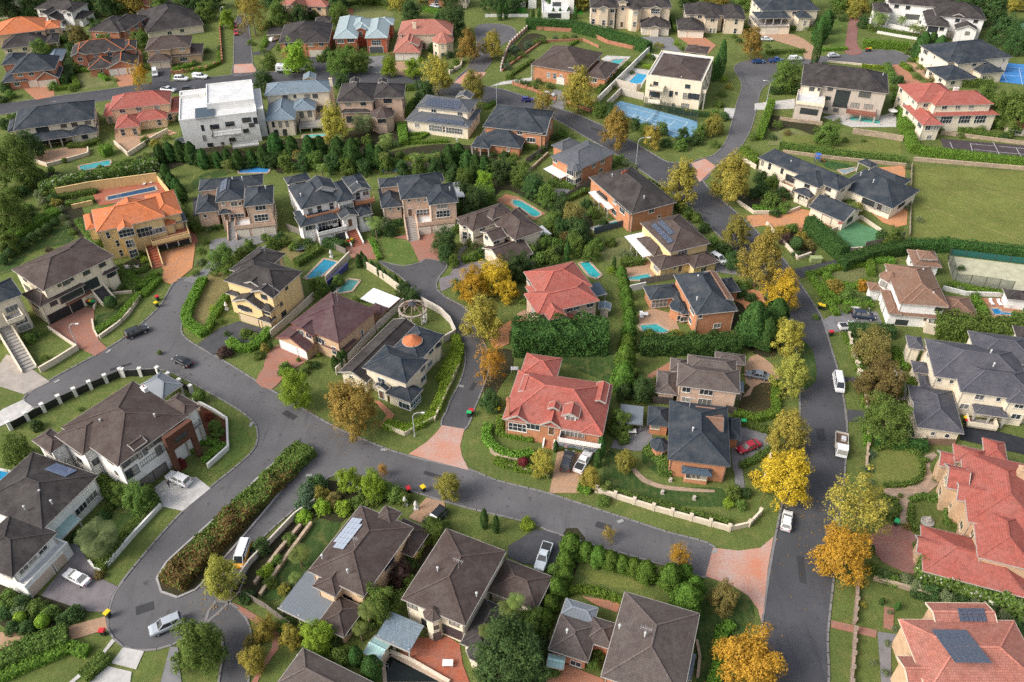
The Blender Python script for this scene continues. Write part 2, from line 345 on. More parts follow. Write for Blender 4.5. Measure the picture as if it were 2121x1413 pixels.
HOUSES = []
MESHES_SKY = {}
class House:
    def __init__(s, nick, label, crop, axis, wall, roof, blocks, wins=None, name='house', pitch=0.44, trim=(0.4,0.37,0.33), frame=None, gcol=(0.62,0.55,0.45), cap=None, auto=True, cat='house'):
        s.crop, s.pitch = crop, pitch
        s.frame = frame or WHITE; s.gcol = gcol
        b0 = blocks[0]; h0 = b0[1]
        a, b = g(*cv(crop, axis[:2]), h0), g(*cv(crop, axis[2:4]), h0)
        d = b-a
        if d.x < 0: d = -d
        s.ang = math.atan2(d.y, d.x)
        s.c, s.sn = math.cos(s.ang), math.sin(s.ang)
        s.blocks = []
        rects = []
        for bl in blocks:
            pts, h = bl[0], bl[1]; kind = bl[2] if len(bl) > 2 else 'h'; opt = bl[3] if len(bl) > 3 else {}
            cr = opt.get('crop', crop); zp = opt.get('zp', h)
            W = [g(*cv(cr, p), zp) for p in pts]
            uu = [p.x*s.c+p.y*s.sn for p in W]; vv = [-p.x*s.sn+p.y*s.c for p in W]
            rects.append([min(uu), max(uu), min(vv), max(vv), h, kind, opt])
        ou = (rects[0][0]+rects[0][1])/2; ov = (rects[0][2]+rects[0][3])/2
        s.org = Vector((ou*s.c-ov*s.sn, ou*s.sn+ov*s.c, 0))
        for r in rects: r[0] -= ou; r[1] -= ou; r[2] -= ov; r[3] -= ov
        s.blocks = rects
        s.root = link(name, None, None, s.org, s.ang); s.root.empty_display_size = 1
        tag(s.root, label, cat); PLACES.append((s.org.x, s.org.y, nick)); HOUSES.append(s)
        s.nwin = 0
        for i, r in enumerate(rects):
            op = r[6]; wk = op.get('w', wall); rk = op.get('r', roof)
            s.block(i, r, wm(wk), rm(rk), mat('paint', op.get('trim', trim)), rm(cap) if cap else mat(RC[rk][0], sc3(RC[rk][1], 1.45)), op)
        if wins:
            for code, pl in wins.items():
                for p in pl:
                    cr = crop
                    if len(p) == 3: cr = p[2]
                    s.window(code, cr, p[:2])
        if auto: s.auto()
    def solid(s, r): return r[5] in 'hgGofH'
    def wallrect(s, i, r):
        e = {'o': 0.35, 'f': 0.0}.get(r[5], 0.45)+0.011*i
        return r[0]+e, r[1]-e, r[2]+e, r[3]-e
    def block(s, i, r, wmat, rmat, tmat, cmat, op):
        u0, u1, v0, v1, h, k, _ = r; W, D = u1-u0, v1-v0; z0 = op.get('z0', 0.0); ph = op.get('pitch', s.pitch)
        a0, a1, b0, b1 = s.wallrect(i, r); h2 = h-0.012*i
        if k in 'hH':
            mb = MB(); mb.box(a0, a1, b0, b1, z0-0.3, h-0.08)
            mb.build('wall', wmat, s.root)
            s.hip(u0, u1, v0, v1, h2, ph, rmat, tmat, cmat)
            if h > 4:
                for x in (a0+0.15, a1-0.15): pb = MB(); pb.bar((x, b0-0.06, 0), (x, b0-0.06, h-0.15), 0.1, 0.09); pb.build('downpipe', tmat, s.root)
        elif k in 'gG':
            # G: gable end faces the front (ridge runs away from it); g: ridge runs along the house axis
            mb = MB(); t = 0.2; along = (k == 'g')
            w2 = (D if along else W)/2; rise = ph*w2; hw = (b1-b0)/2 if along else (a1-a0)/2; hz = h-0.1; wr = ph*hw
            if along:
                P0 = [(a0,b0,z0-0.3),(a0,b1,z0-0.3),(a0,b1,hz),(a0,(b0+b1)/2,hz+wr),(a0,b0,hz)]; P1 = [(a1, p[1], p[2]) for p in P0]
            else:
                P0 = [(a0,b0,z0-0.3),(a1,b0,z0-0.3),(a1,b0,hz),((a0+a1)/2,b0,hz+wr),(a0,b0,hz)]; P1 = [(p[0], b1, p[2]) for p in P0]
            mb.poly(P0[::-1] if along else P0); mb.poly(P1 if along else P1[::-1])
            for q in range(5):
                f = [P0[q], P0[(q+1) % 5], P1[(q+1) % 5], P1[q]]; mb.poly(f if along else f[::-1])
            mb.build('wall', wmat, s.root)
            rb = MB(); cu, cvv = (u0+u1)/2, (v0+v1)/2
            if along: A, B = Vector((u0,cvv,h2+rise)), Vector((u1,cvv,h2+rise)); E = [(Vector((u0,v0,h2)),Vector((u1,v0,h2))),(Vector((u1,v1,h2)),Vector((u0,v1,h2)))]
            else: A, B = Vector((cu,v0,h2+rise)), Vector((cu,v1,h2+rise)); E = [(Vector((u0,v1,h2)),Vector((u0,v0,h2))),(Vector((u1,v0,h2)),Vector((u1,v1,h2)))]
            dz = Vector((0,0,t))
            for e0, e1 in E:
                n0, n1 = (A, B) if (e0-A).length < (e0-B).length else (B, A)
                top = [e0, e1, n1, n0]; low = [p-dz for p in top]
                rb.poly(top); rb.poly(low[::-1])
                for q in range(4): rb.poly([top[q], low[q], low[(q+1) % 4], top[(q+1) % 4]])
            ro = rb.build('roof', rmat, s.root)
            cb = MB(); cb.bar(A+Vector((0,0,0.05)), B+Vector((0,0,0.05)), 0.3, 0.14); cb.build('ridge_cap', cmat, ro)
            gb = MB()
            for e0, e1 in E:
                gb.bar(e0-dz*0.5, e1-dz*0.5, 0.16, 0.2)
                n0, n1 = (A, B) if (e0-A).length < (e0-B).length else (B, A)
                for p, n_ in ((e0, n0), (e1, n1)): gb.bar(p-dz*0.45, n_-dz*0.45, 0.1, 0.3)
            gb.build('bargeboard', tmat, ro)
        elif k in 'oO':
            cx, cyy = (u0+u1)/2, (v0+v1)/2; rr = min(W, D)/2; nn = op.get('n', 8); rise = op.get('pitch', 0.62)*rr
            mb = MB(); mb.lathe([(rr-0.35, z0-0.3), (rr-0.35, h-0.05)], nn, 0, (cx, cyy)); mb.build('wall', wmat, s.root)
            rb = MB(); rb.lathe([(rr, h2-0.15), (rr+0.02, h2), (0.05, h2+rise)], nn, 0, (cx, cyy)); ro = rb.build('roof', rmat, s.root)
            if nn <= 10:
                cb = MB()
                for q in range(nn):
                    t = 2*math.pi*(q+0.5)/nn; cb.bar((cx+rr*math.cos(t), cyy+rr*math.sin(t), h2+0.03), (cx, cyy, h2+rise+0.03), 0.2, 0.09)
                cb.build('ridge_cap', cmat, ro)
            gb = MB(); gb.lathe([(rr+0.02, h2-0.17), (rr+0.1, h2-0.17), (rr+0.1, h2-0.03), (rr+0.02, h2-0.03)], nn, 0, (cx, cyy), True); gb.build('gutter', tmat, ro)
            fin = MB(); fin.tube((cx, cyy, h2+rise-0.1), (cx, cyy, h2+rise+0.5), 0.07, 0.03, 6); fin.build('finial', cmat, ro)
        elif k == 'f':
            mb = MB(); mb.box(a0, a1, b0, b1, z0-0.3, h-0.3); mb.build('wall', wmat, s.root)
            pb = MB(); t = 0.22; za, zb = h-0.3, h+0.25
            pb.box(a0-0.03, a1+0.03, b0-0.03, b0+t, za, zb); pb.box(a0-0.03, a1+0.03, b1-t, b1+0.03, za, zb); pb.box(a0-0.03, a0+t, b0+t, b1-t, za, zb); pb.box(a1-t, a1+0.03, b0+t, b1-t, za, zb)
            pb.build('parapet', wmat, s.root)
            rb = MB(); rb.box(a0+t, a1-t, b0+t, b1-t, h-0.3, h-0.1); rb.build('roof', rmat if 'r' in op else mat('concrete', (0.6,0.6,0.59)), s.root)
        elif k in 'pv':
            if k == 'v': s.hip(u0, u1, v0, v1, h2, op.get('pitch', 0.3), rmat, tmat, cmat)
            else:
                rb = MB(); sl_ = op.get('fall', 0.35)
                T = [Vector((u0,v0,h2-sl_)),Vector((u1,v0,h2-sl_)),Vector((u1,v1,h2)),Vector((u0,v1,h2))]; Lw = [p-Vector((0,0,0.1)) for p in T]
                rb.poly(T); rb.poly(Lw[::-1])
                for q in range(4): rb.poly([T[q], Lw[q], Lw[(q+1) % 4], T[(q+1) % 4]])
                ro = rb.build('roof', rmat, s.root)
                gb = MB(); gb.box(u0-0.1, u1+0.1, v0-0.14, v0-0.01, h2-sl_-0.18, h2-sl_+0.02); gb.build('gutter', tmat, ro)
            zf = op.get('z0', 0.0); ins = 0.3
            for axis_ in (0, 1):
                nn = max(1, int(round((W if axis_ == 0 else D)/3.2)))
                for q in range(nn+(1 if axis_ == 0 else 0)):
                    if axis_ == 1 and q == 0: continue
                    for side in ((0,) if axis_ == 0 else (0, 1)):
                        if axis_ == 0: x, y = u0+ins+(W-2*ins)*q/nn, v0+ins
                        else: x, y = (u0+ins if side == 0 else u1-ins), v0+ins+(D-2*ins)*q/nn
                        pb = MB(); sz = 0.11 if k == 'p' else 0.17; pb.box(x-sz, x+sz, y-sz, y+sz, zf-0.1, h2-0.3); pb.build('column', tmat, s.root)
        elif k == 'b':
            # balcony or terrace: slab with a parapet, open rail or solid
            zf = h-1.0; mb = MB(); mb.box(u0, u1, v0, v1, zf-0.25, zf); sb = mb.build('balcony_floor', mat('paver', op.get('floor', (0.36,0.1,0.05))), s.root)
            rb = MB(); t = 0.12; m_ = wmat if op.get('solid', True) else mat('paint', (0.1, 0.1, 0.1))
            if op.get('solid', True):
                rb.box(u0, u1, v0, v0+t, zf-0.3, h); rb.box(u0, u0+t, v0+t, v1, zf-0.3, h); rb.box(u1-t, u1, v0+t, v1, zf-0.3, h)
            else:
                L_ = [((u0,v1),(u0,v0)),((u0,v0),(u1,v0)),((u1,v0),(u1,v1))]
                for (xa,ya),(xb,yb) in L_:
                    rb.bar((xa,ya,h),(xb,yb,h),0.07,0.07); rb.bar((xa,ya,zf+0.1),(xb,yb,zf+0.1),0.05,0.05)
                    ln = math.hypot(xb-xa, yb-ya); nb = max(2, int(ln/0.4))
                    for q in range(nb+1): xx, yy = xa+(xb-xa)*q/nb, ya+(yb-ya)*q/nb; rb.box(xx-0.025, xx+0.025, yy-0.025, yy+0.025, zf, h)
            rb.build('balustrade', m_, s.root)
            if op.get('posts', True) and zf > 1.5:
                nn = max(1, int(W/3.5))
                for q in range(nn+1):
                    x = u0+0.25+(W-0.5)*q/nn; pb = MB(); pb.box(x-0.18, x+0.18, v0+0.06, v0+0.42, -0.1, zf-0.25); pb.build('column', tmat, s.root)
        elif k == 't':
            # steps rising from the front edge to the back edge
            n = max(3, int(h/0.18)); mb = MB()
            for q in range(n): ya = v0+D*q/n; mb.box(u0+0.25, u1-0.25, ya, v1, -0.1+0.001*q, h*(q+1)/n)
            mb.build('steps', mat('paver', op.get('floor', (0.42,0.14,0.07))), s.root)
            for x in (u0, u1-0.25):
                pb = MB()
                vs_ = [(x,v0,0),(x+0.25,v0,0),(x+0.25,v1,0),(x,v1,0),(x,v0,0.7),(x+0.25,v0,0.7),(x+0.25,v1,h+0.8),(x,v1,h+0.8)]
                pb.add(vs_, [(0,3,2,1),(4,5,6,7),(0,1,5,4),(1,2,6,5),(2,3,7,6),(3,0,4,7)]); pb.build('balustrade', wmat, s.root)
        elif k == 'c':
            mb = MB(); mb.box(u0, u1, v0, v1, z0, h); mb.box(u0-0.08, u1+0.08, v0-0.08, v1+0.08, h-0.25, h-0.1); ch = mb.build('chimney', wmat, s.root)
            pb = MB(); pb.tube(((u0+u1)/2, (v0+v1)/2, h), ((u0+u1)/2, (v0+v1)/2, h+0.35), 0.16, 0.13, 8); pb.build('chimney_pot', mat('paint', (0.3,0.12,0.07)), ch)
    def hip(s, u0, u1, v0, v1, h, ph, rmat, tmat, cmat):
        W, D = u1-u0, v1-v0; t = 0.18
        if W >= D: rise = ph*D/2; A, B = (u0+D/2*0.96, (v0+v1)/2), (u1-D/2*0.96, (v0+v1)/2)
        else: rise = ph*W/2; A, B = ((u0+u1)/2, v0+W/2*0.96), ((u0+u1)/2, v1-W/2*0.96)
        A = Vector((*A, h+rise)); B = Vector((*B, h+rise))
        E = [Vector((u0,v0,h)), Vector((u1,v0,h)), Vector((u1,v1,h)), Vector((u0,v1,h))]; dz = Vector((0,0,t))
        rb = MB()
        if W >= D: rb.poly([E[0],E[1],B,A]); rb.poly([E[1],E[2],B]); rb.poly([E[2],E[3],A,B]); rb.poly([E[3],E[0],A])
        else: rb.poly([E[0],E[1],A]); rb.poly([E[1],E[2],B,A]); rb.poly([E[2],E[3],B]); rb.poly([E[3],E[0],A,B])
        Lw = [p-dz for p in E]; rb.poly(Lw[::-1])
        for q in range(4): rb.poly([E[q], Lw[q], Lw[(q+1) % 4], E[(q+1) % 4]])
        ro = rb.build('roof', rmat, s.root)
        cb = MB(); up = Vector((0,0,0.05)); cb.bar(A+up, B+up, 0.28, 0.13)
        prs = [(0,A),(1,B),(2,B),(3,A)] if W >= D else [(0,A),(1,A),(2,B),(3,B)]
        for q, n_ in prs: cb.bar(E[q]+up*0.6, n_+up, 0.24, 0.11)
        cb.build('ridge_cap', cmat, ro)
        gb = MB(); o = 0.05
        F = [E[0]+Vector((-o,-o,0)),E[1]+Vector((o,-o,0)),E[2]+Vector((o,o,0)),E[3]+Vector((-o,o,0))]
        for q in range(4): gb.bar(F[q]-dz*0.6, F[(q+1) % 4]-dz*0.6, 0.1, 0.11)
        gb.build('gutter', tmat, ro)
        return ro
    def tolocal(s, p):
        d = p-s.org; return Vector((d.x*s.c+d.y*s.sn, -d.x*s.sn+d.y*s.c, p.z))
    def cast(s, crop, p, zmin=-0.1):
        d = ray(*cv(crop, p)); d = Vector((d.x*s.c+d.y*s.sn, -d.x*s.sn+d.y*s.c, d.z)); o = s.tolocal(Vector((0,0,CAMZ))); best = None
        for i, r in enumerate(s.blocks):
            if not s.solid(r): continue
            a0, a1, b0, b1 = s.wallrect(i, r); h = r[4]+(0.3*min(r[1]-r[0], r[3]-r[2])*s.pitch if r[5] in 'gG' else 0)
            if r[5] == 'o':
                rr = min(r[1]-r[0], r[3]-r[2])/2-0.35; cx, cyy = (r[0]+r[1])/2, (r[2]+r[3])/2; qq = rr*math.cos(math.pi/8)
                for j in range(8):
                    t = 2*math.pi*j/8+math.pi/4; nx, ny = math.cos(t), math.sin(t); dn = d.x*nx+d.y*ny
                    if dn >= 0: continue
                    tt = (qq-((o.x-cx)*nx+(o.y-cyy)*ny))/dn; P = o+d*tt
                    if abs(-(P.x-cx)*ny+(P.y-cyy)*nx) < rr*math.sin(math.pi/8) and 0 < P.z < h and (best is None or tt < best[0]):
                        best = (tt, Vector((cx+nx*qq, cyy+ny*qq, P.z)), Vector((nx,ny,0)), i, -9, 9, 'o')
                continue
            for ax, val, nrm in ((1, b0, (0,-1,0)), (0, a0, (-1,0,0)), (0, a1, (1,0,0))):
                dd = d[ax]
                if abs(dd) < 1e-6 or dd*nrm[ax] >= 0: continue
                tt = (val-o[ax])/dd; P = o+d*tt
                if P.z < zmin or P.z > h: continue
                lo, hi, q = (a0, a1, P.x) if ax == 1 else (b0, b1, P.y)
                if q < lo-0.2 or q > hi+0.2: continue
                if best is None or tt < best[0]: best = (tt, P, Vector(nrm), i, lo, hi, ax)
        return best
    def place(s, code, P, nrm, gcol=None):
        rz = math.atan2(nrm.y, nrm.x)+math.pi/2; P = P+nrm*0.004
        fm, pm, sm = win_meshes(code, s.frame)
        if code in 'gG':
            o = link('garage_door', garage_panel(code, s.gcol), s.root, (P.x, P.y, 0.02), rz); link('frame', fm, o)
        else:
            o = link('door' if code == 'd' else 'window', fm, s.root, P, rz); link('pane' if code != 'd' else 'panel', pm, o)
            if sm: link('sill', sm, o)
        s.nwin += 1
    def window(s, code, crop, p):
        b = s.cast(crop, p, -5.0 if code in 'gGdlVbwm' else -0.1)
        if b is None: print('miss', s.root.name, code, crop, p); return
        tt, P, nrm, i, lo, hi, ax = b; w_, h_ = WSIZE[code]; P = P.copy()
        if ax != 'o':
            a = 0 if ax == 1 else 1; m_ = w_/2+0.15
            if hi-lo > 2*m_: P[a] = min(max(P[a], lo+m_), hi-m_)
            else: P[a] = (lo+hi)/2
            s.used = getattr(s, 'used', set()); s.used.add((i, tuple(nrm)))
        if code == 'd': P.z = max(h_/2, P.z)
        P.z = min(max(P.z, h_/2+0.1), s.blocks[i][4]-h_/2-0.22) if code not in 'gG' else 0
        s.place(code, P, nrm)
    def auto(s):
        used = getattr(s, 'used', set()); rnd = random.Random(len(HOUSES)*7)
        for i, r in enumerate(s.blocks):
            if r[5] not in 'hgGf' or r[4] < 2.5: continue
            a0, a1, b0, b1 = s.wallrect(i, r); h = r[4]
            for nrm, lo, hi, val, ax in (((0,-1,0),a0,a1,b0,1),((0,1,0),a0,a1,b1,1),((-1,0,0),b0,b1,a0,0),((1,0,0),b0,b1,a1,0)):
                if (i, tuple(Vector(nrm))) in used: continue
                n = int((hi-lo)/4.2)
                for st in range(max(1, int(h/2.7))):
                    z = h-0.4-0.75-st*2.8
                    if z < 1.0: continue
                    for q in range(n):
                        c = lo+(hi-lo)*(q+0.5)/n+rnd.uniform(-0.5, 0.5); P = Vector((c, val, z)) if ax == 1 else Vector((val, c, z)); nv = Vector(nrm); t = P+nv*0.6
                        if any(j != i and o[0] < t.x < o[1] and o[2] < t.y < o[3] and z-0.8 < o[4]+0.9 for j, o in enumerate(s.blocks)): continue
                        s.place(rnd.choice('mmsw'), P, nv)
    def solar(s, crop, quad, rows, cols, skip=(), pc_=(0.025, 0.035, 0.06)):
        "panels laid on the roof plane under the quad's centre, on the wing that carries it"
        pc = [sum(q[0] for q in quad)/4, sum(q[1] for q in quad)/4]
        d = ray(*cv(crop, pc)); dl = Vector((d.x*s.c+d.y*s.sn, -d.x*s.sn+d.y*s.c, d.z)); o = s.tolocal(Vector((0,0,CAMZ))); best = None
        for i, r in enumerate(s.blocks):
            if r[5] not in 'hgGHv': continue
            u0, u1, v0, v1, h = r[:5]; ph = r[6].get('pitch', s.pitch if r[5] != 'v' else 0.3); W, D = u1-u0, v1-v0
            pl = []
            if r[5] != 'G': pl += [(Vector((0,-ph,1)), Vector((0,v0,h))), (Vector((0,ph,1)), Vector((0,v1,h)))]
            if r[5] != 'g': pl += [(Vector((-ph,0,1)), Vector((u0,0,h))), (Vector((ph,0,1)), Vector((u1,0,h)))]
            for nn, q in pl:
                dn = dl.dot(nn)
                if abs(dn) < 1e-6: continue
                tt = (q-o).dot(nn)/dn; P = o+dl*tt
                if not (u0 < P.x < u1 and v0 < P.y < v1): continue
                lim = min(P.x-u0 if r[5] != 'g' else 99, u1-P.x if r[5] != 'g' else 99, P.y-v0 if r[5] != 'G' else 99, v1-P.y if r[5] != 'G' else 99)
                if abs((P.z-h)-ph*lim) > 0.05: continue
                if best is None or tt < best[0]: best = (tt, nn.normalized(), q)
        if best is None: print('solar miss', s.root.name); return
        _, nn, q = best; C = []
        for p in quad:
            d = ray(*cv(crop, p)); dl = Vector((d.x*s.c+d.y*s.sn, -d.x*s.sn+d.y*s.c, d.z)); tt = (q-o).dot(nn)/dl.dot(nn); C.append(o+dl*tt+nn*0.16)
        ex = Vector((0,0,1)).cross(nn).normalized(); ey = nn.cross(ex)
        def ab(p): return p.dot(ex), p.dot(ey)
        us, vs_ = zip(*[ab(p) for p in C]); c0 = C[0]
        ua, ub, va, vb = (sorted(us)[0]+sorted(us)[1])/2, (sorted(us)[2]+sorted(us)[3])/2, (sorted(vs_)[0]+sorted(vs_)[1])/2, (sorted(vs_)[2]+sorted(vs_)[3])/2
        dw, dh = (ub-ua)/cols, (vb-va)/rows; base = nn*c0.dot(nn)
        key = (round(dw, 2), round(dh, 2)); mb = MB(); x, y = dw/2-0.025, dh/2-0.025; mb.box(-x, x, -y, y, -0.02, 0.02)
        me = mb.mesh('solar_panel', mat('solar', pc_))
        rot = Matrix((ex, ey, nn)).transposed().to_euler()
        for a in range(cols):
            for b_ in range(rows):
                if (a, b_) in skip: continue
                p = base+ex*(ua+dw*(a+0.5))+ey*(va+dh*(b_+0.5)); o_ = link('solar_panel', me, s.root, p); o_.rotation_euler = rot
    def antenna(s, crop, p, h=3.0, z=7.0):
        P = s.tolocal(g(*cv(crop, p), z)); mb = MB()
        mb.tube(P, P+Vector((0,0,h)), 0.03, 0.02, 5); mb.bar(P+Vector((-0.8,0,h-0.2)), P+Vector((0.8,0,h-0.2)), 0.03, 0.03)
        for q in range(6): mb.bar(P+Vector((-0.7+q*0.28,-0.35,h-0.2)), P+Vector((-0.7+q*0.28,0.35,h-0.2)), 0.02, 0.02)
        mb.build('antenna', mat('paint', (0.5,0.5,0.5)), s.root)
    def vent(s, crop, p, z, col=(0.5,0.5,0.49)):
        P = s.tolocal(g(*cv(crop, p), z)); mb = MB(); mb.lathe([(0.12,-0.6),(0.12,0.1),(0.2,0.13),(0.18,0.3),(0.04,0.36)], 10); o = mb.build('roof_vent', mat('paint', col), s.root); o.location = P
# ------------------------------------------------------------------ the houses, one by one (points are eave corners)
H = House
DK = (0.06, 0.055, 0.05); CRM = (0.6, 0.52, 0.4); TER = (0.36, 0.1, 0.05)
# --- far rows
H('the flat white modern house', 'flat roofed white modern house of stacked boxes beside the far street', 'Z', (401,247,531,232), 'white', 'char',
  [([(401,247),(531,232),(515,175),(373,195)],9.0,'f'), ([(449,214),(526,206),(513,168),(427,176)],10.8,'f'), ([(372,200),(425,193),(420,186)],9.8,'f'), ([(409,244),(443,239),(434,221),(404,226)],9.5,'p',{'r':'navy','fall':0.1,'z0':8.8}), ([(440,277),(500,268),(470,262)],6.6,'b',{'solid':False,'posts':False,'floor':(0.5,0.5,0.48)}), ([(480,300),(535,290),(510,285)],3.6,'b',{'solid':False,'posts':False,'floor':(0.5,0.5,0.48)}), ([(527,228),(545,222),(535,185)],8.4,'f')],
  {'w':[(1885,1115,'A'),(2020,1090,'A'),(2060,1165,'A'),(45,1055,'B')], 't':[(1780,1125,'A'),(1795,1215,'A')], 's':[(1875,1195,'A'),(1955,75,'E')], 'm':[(40,1150,'B'),(1850,95,'E'),(2045,40,'E'),(90,1100,'B')], 'l':[(2045,95,'E'),(130,1060,'B')]}, name='rendered_house', frame=DK)
H('the far orange roofed house', 'house with bright orange tiled roof at the far edge of the suburb', 'A', (-40,315,400,262), 'peach', 'orange',
  [([(-40,315),(400,262),(300,165)],5.2), ([(380,258),(530,205),(480,185)],5.0)], {'m':[(155,300),(345,295)]})
H('the gabled white house with charcoal roof', 'white house with three steep front gables and charcoal roof at the far edge', 'A', (300,75,655,95), 'white', 'char',
  [([(300,75),(655,95),(560,15)],5.6), ([(585,165),(790,130),(650,95)],2.8), ([(395,180),(530,190),(480,110)],3.0,'G'), ([(370,130),(470,100),(440,70)],5.5,'G'), ([(550,110),(655,100),(620,60)],5.5,'G')], {'m':[(440,110),(600,110)]})
H('the low charcoal roofed bungalow', 'low bungalow with broad charcoal roof below the far orange roofed house', 'A', (10,430,400,385), 'beige', 'char',
  [([(10,430),(400,385),(150,320)],2.8), ([(395,385),(515,350),(470,300)],2.7)], {}, name='bungalow')
H('the steep slate gabled brick house', 'brick house with steep slate roof, white trimmed gables and triple garage', 'A', (235,770,490,745), 'clay', 'slate',
  [([(110,612),(480,610),(440,500)],5.4,'h',{'pitch':0.6}), ([(10,570),(190,555),(60,480)],5.4), ([(310,705),(525,665),(470,600)],2.8,'G',{'pitch':0.7}), ([(25,695),(240,705),(130,615)],2.8), ([(415,480),(545,530),(480,440)],2.8,'h',{'r':'bluegrey'}), ([(215,625),(330,600),(270,560)],5.2,'G',{'pitch':0.7})],
  {'g':[(295,740),(380,740),(460,725)], 'm':[(270,640),(170,640)]}, name='brick_house', gcol=(0.7,0.62,0.5))
H('the orange ridged brick house', 'brick house with dark roof, bright orange ridge tiles and triple garage', 'A', (620,490,1090,440), 'clay', 'char',
  [([(640,470),(1090,440),(1000,350)],5.4), ([(1080,440),(1195,420),(1185,350)],5.2), ([(935,605),(1210,565),(1060,470)],2.8,'G'), ([(780,560),(965,590),(1030,490)],2.8), ([(620,495),(765,475),(720,400)],5.4,'G'), ([(915,465),(1010,445),(950,405)],5.2,'G')],
  {'g':[(1000,640),(1080,625),(1165,615)], 'm':[(845,480),(960,465),(705,520)], 'l':[(720,590)]}, name='brick_house', cap='orange', gcol=(0.72,0.68,0.62))
H('the brown hipped corner house', 'tan brick two storey house with brown hipped roof on the far corner', 'A', (1275,440,1670,410), 'tan', 'brown',
  [([(1275,440),(1670,410),(1640,320)],5.5), ([(1280,445),(1500,430),(1400,380)],5.4), ([(1500,420),(1670,410),(1600,370)],5.45,'o'), ([(1295,540),(1500,530),(1480,480)],2.8), ([(1490,495),(1780,430),(1700,390)],2.8)],
  {'g':[(1370,575),(1455,570)], 'm':[(1385,465),(1600,430)], 'w':[(1615,520)]}, name='brick_house', gcol=(0.62,0.52,0.38))
H('the charcoal roofed house behind the orange ridged one', 'brick house with two charcoal hips just behind the orange ridged house', 'A', (790,270,1045,285), 'clay', 'char',
  [([(790,270),(1045,285),(960,150)],5.0), ([(1030,270),(1180,220),(1090,130)],5.0)], {'m':[(860,310),(950,310)]}, name='brick_house')
H('the broad charcoal roofed bungalow', 'broad single storey house under one wide charcoal hipped roof behind the brown corner house', 'A', (1290,290,1790,215), 'cream', 'char',
  [([(1290,290),(1790,215),(1400,80),(1700,95)],3.0), ([(1270,245),(1370,190),(1330,180)],2.9,'p',{'r':'bluegrey'})], {'m':[(1490,290),(1600,270)]}, name='bungalow')
H('the red gabled garage house', 'red brick house with white framed windows and red gabled garage at the top edge', 'A', (980,0,1230,-8), 'red', 'red',
  [([(980,-30),(1230,-40),(1150,-90)],5.6), ([(1175,65),(1315,60),(1290,15)],2.8,'G')], {'w':[(1010,20),(1060,15),(1110,15),(1040,80)], 'g':[(1240,95)]}, name='brick_house', gcol=(0.75,0.74,0.72))
H('the small charcoal roofed house', 'small beige house with charcoal roof beside the red gabled garage', 'A', (1345,45,1560,40), 'beige', 'char', [([(1345,45),(1560,40),(1450,-50)],2.9)], {'m':[(1400,75)]})
H('the slate verandah house by the pool terrace', 'cream house with slate hips and pillared verandah above a paved pool terrace', 'A', (235,1130,830,1045), 'cream', 'slate',
  [([(235,1130),(830,1040),(760,890),(150,985)],5.6), ([(640,1070),(825,1035),(760,950)],5.5), ([(205,1258),(640,1195),(470,1140)],2.8,'v'), ([(610,1195),(850,1150),(740,1100)],2.8), ([(70,1135),(165,1145),(110,1050)],2.8)],
  {'b':[(375,1145)], 'm':[(555,1095),(655,1095),(770,1075)], 'V':[(420,1255),(520,1240)]}, name='rendered_house', frame=DK)
H('the rosy tiled house', 'peach house with rosy red tiled roofs on two levels and a brick terrace', 'A', (980,965,1495,910), 'peach', 'red',
  [([(980,965),(1495,910),(1480,800),(990,850)],5.6,'h',{'pitch':0.5}), ([(1010,1132),(1230,1085),(1150,1010)],2.8), ([(1200,1068),(1470,1000),(1190,985)],2.9), ([(1480,990),(1585,975),(1495,860)],2.8), ([(905,1020),(1010,1010),(960,910)],2.8)],
  {'m':[(1075,975),(1220,955),(1375,935)], 'l':[(1080,1165),(1185,1155),(970,1055),(1520,1025),(1400,1075)]}, name='rendered_house')
H('the carport house with charcoal roof', 'orange brick house with broad charcoal roof and a carport by the far corner', 'B', (325,375,770,360), 'orange', 'char',
  [([(325,375),(770,362),(740,205),(440,215)],5.3), ([(545,378),(768,366),(680,270)],5.25), ([(645,195),(785,172),(720,150)],5.2), ([(220,298),(345,290),(280,240)],2.8,'p',{'r':'char'})],
  {'m':[(610,385),(700,380)], 'v':[(450,395)], 'G':[(665,475)]}, name='brick_house', gcol=(0.68,0.62,0.5))
H('the sea green metal roofed house', 'brick house with sea green metal roof, three small gables and arched window', 'B', (808,340,1280,330), 'red', 'metal',
  [([(808,340),(1020,332),(900,150)],5.5), ([(1085,336),(1285,330),(1180,170)],5.5), ([(930,270),(1150,270),(1050,170)],5.5), ([(1005,262),(1095,258),(1050,225)],6.2,'G'), ([(1180,220),(1340,195),(1250,160)],5.2)],
  {'w':[(870,365),(960,355)], 'l':[(1050,300)], 'b':[(1185,375)], 'G':[(1190,468)]}, name='brick_house', gcol=(0.08,0.09,0.1))
H('the salmon tiled turret house', 'beige house with salmon tiled roofs, corner turret and double garage', 'B', (1375,300,1850,300), 'beige', 'salmon',
  [([(1375,302),(1850,300),(1820,190),(1410,220)],5.5), ([(1660,385),(1868,372),(1770,310)],5.5,'o'), ([(1335,462),(1570,462),(1500,290)],3.0,'h',{'pitch':0.6}), ([(1425,400),(1560,400),(1490,340)],4.4,'G'), ([(1500,200),(1535,195)],8.8,'c',{'z0':5.5})],
  {'s':[(1415,320),(1725,410),(1780,410),(1830,405)], 'm':[(1485,405)], 'l':[(1730,490),(1780,490),(1830,490)], 'd':[(1610,480)], 'g':[(1380,500)], 'G':[(1490,505)]}, name='rendered_house', gcol=(0.72,0.68,0.6))
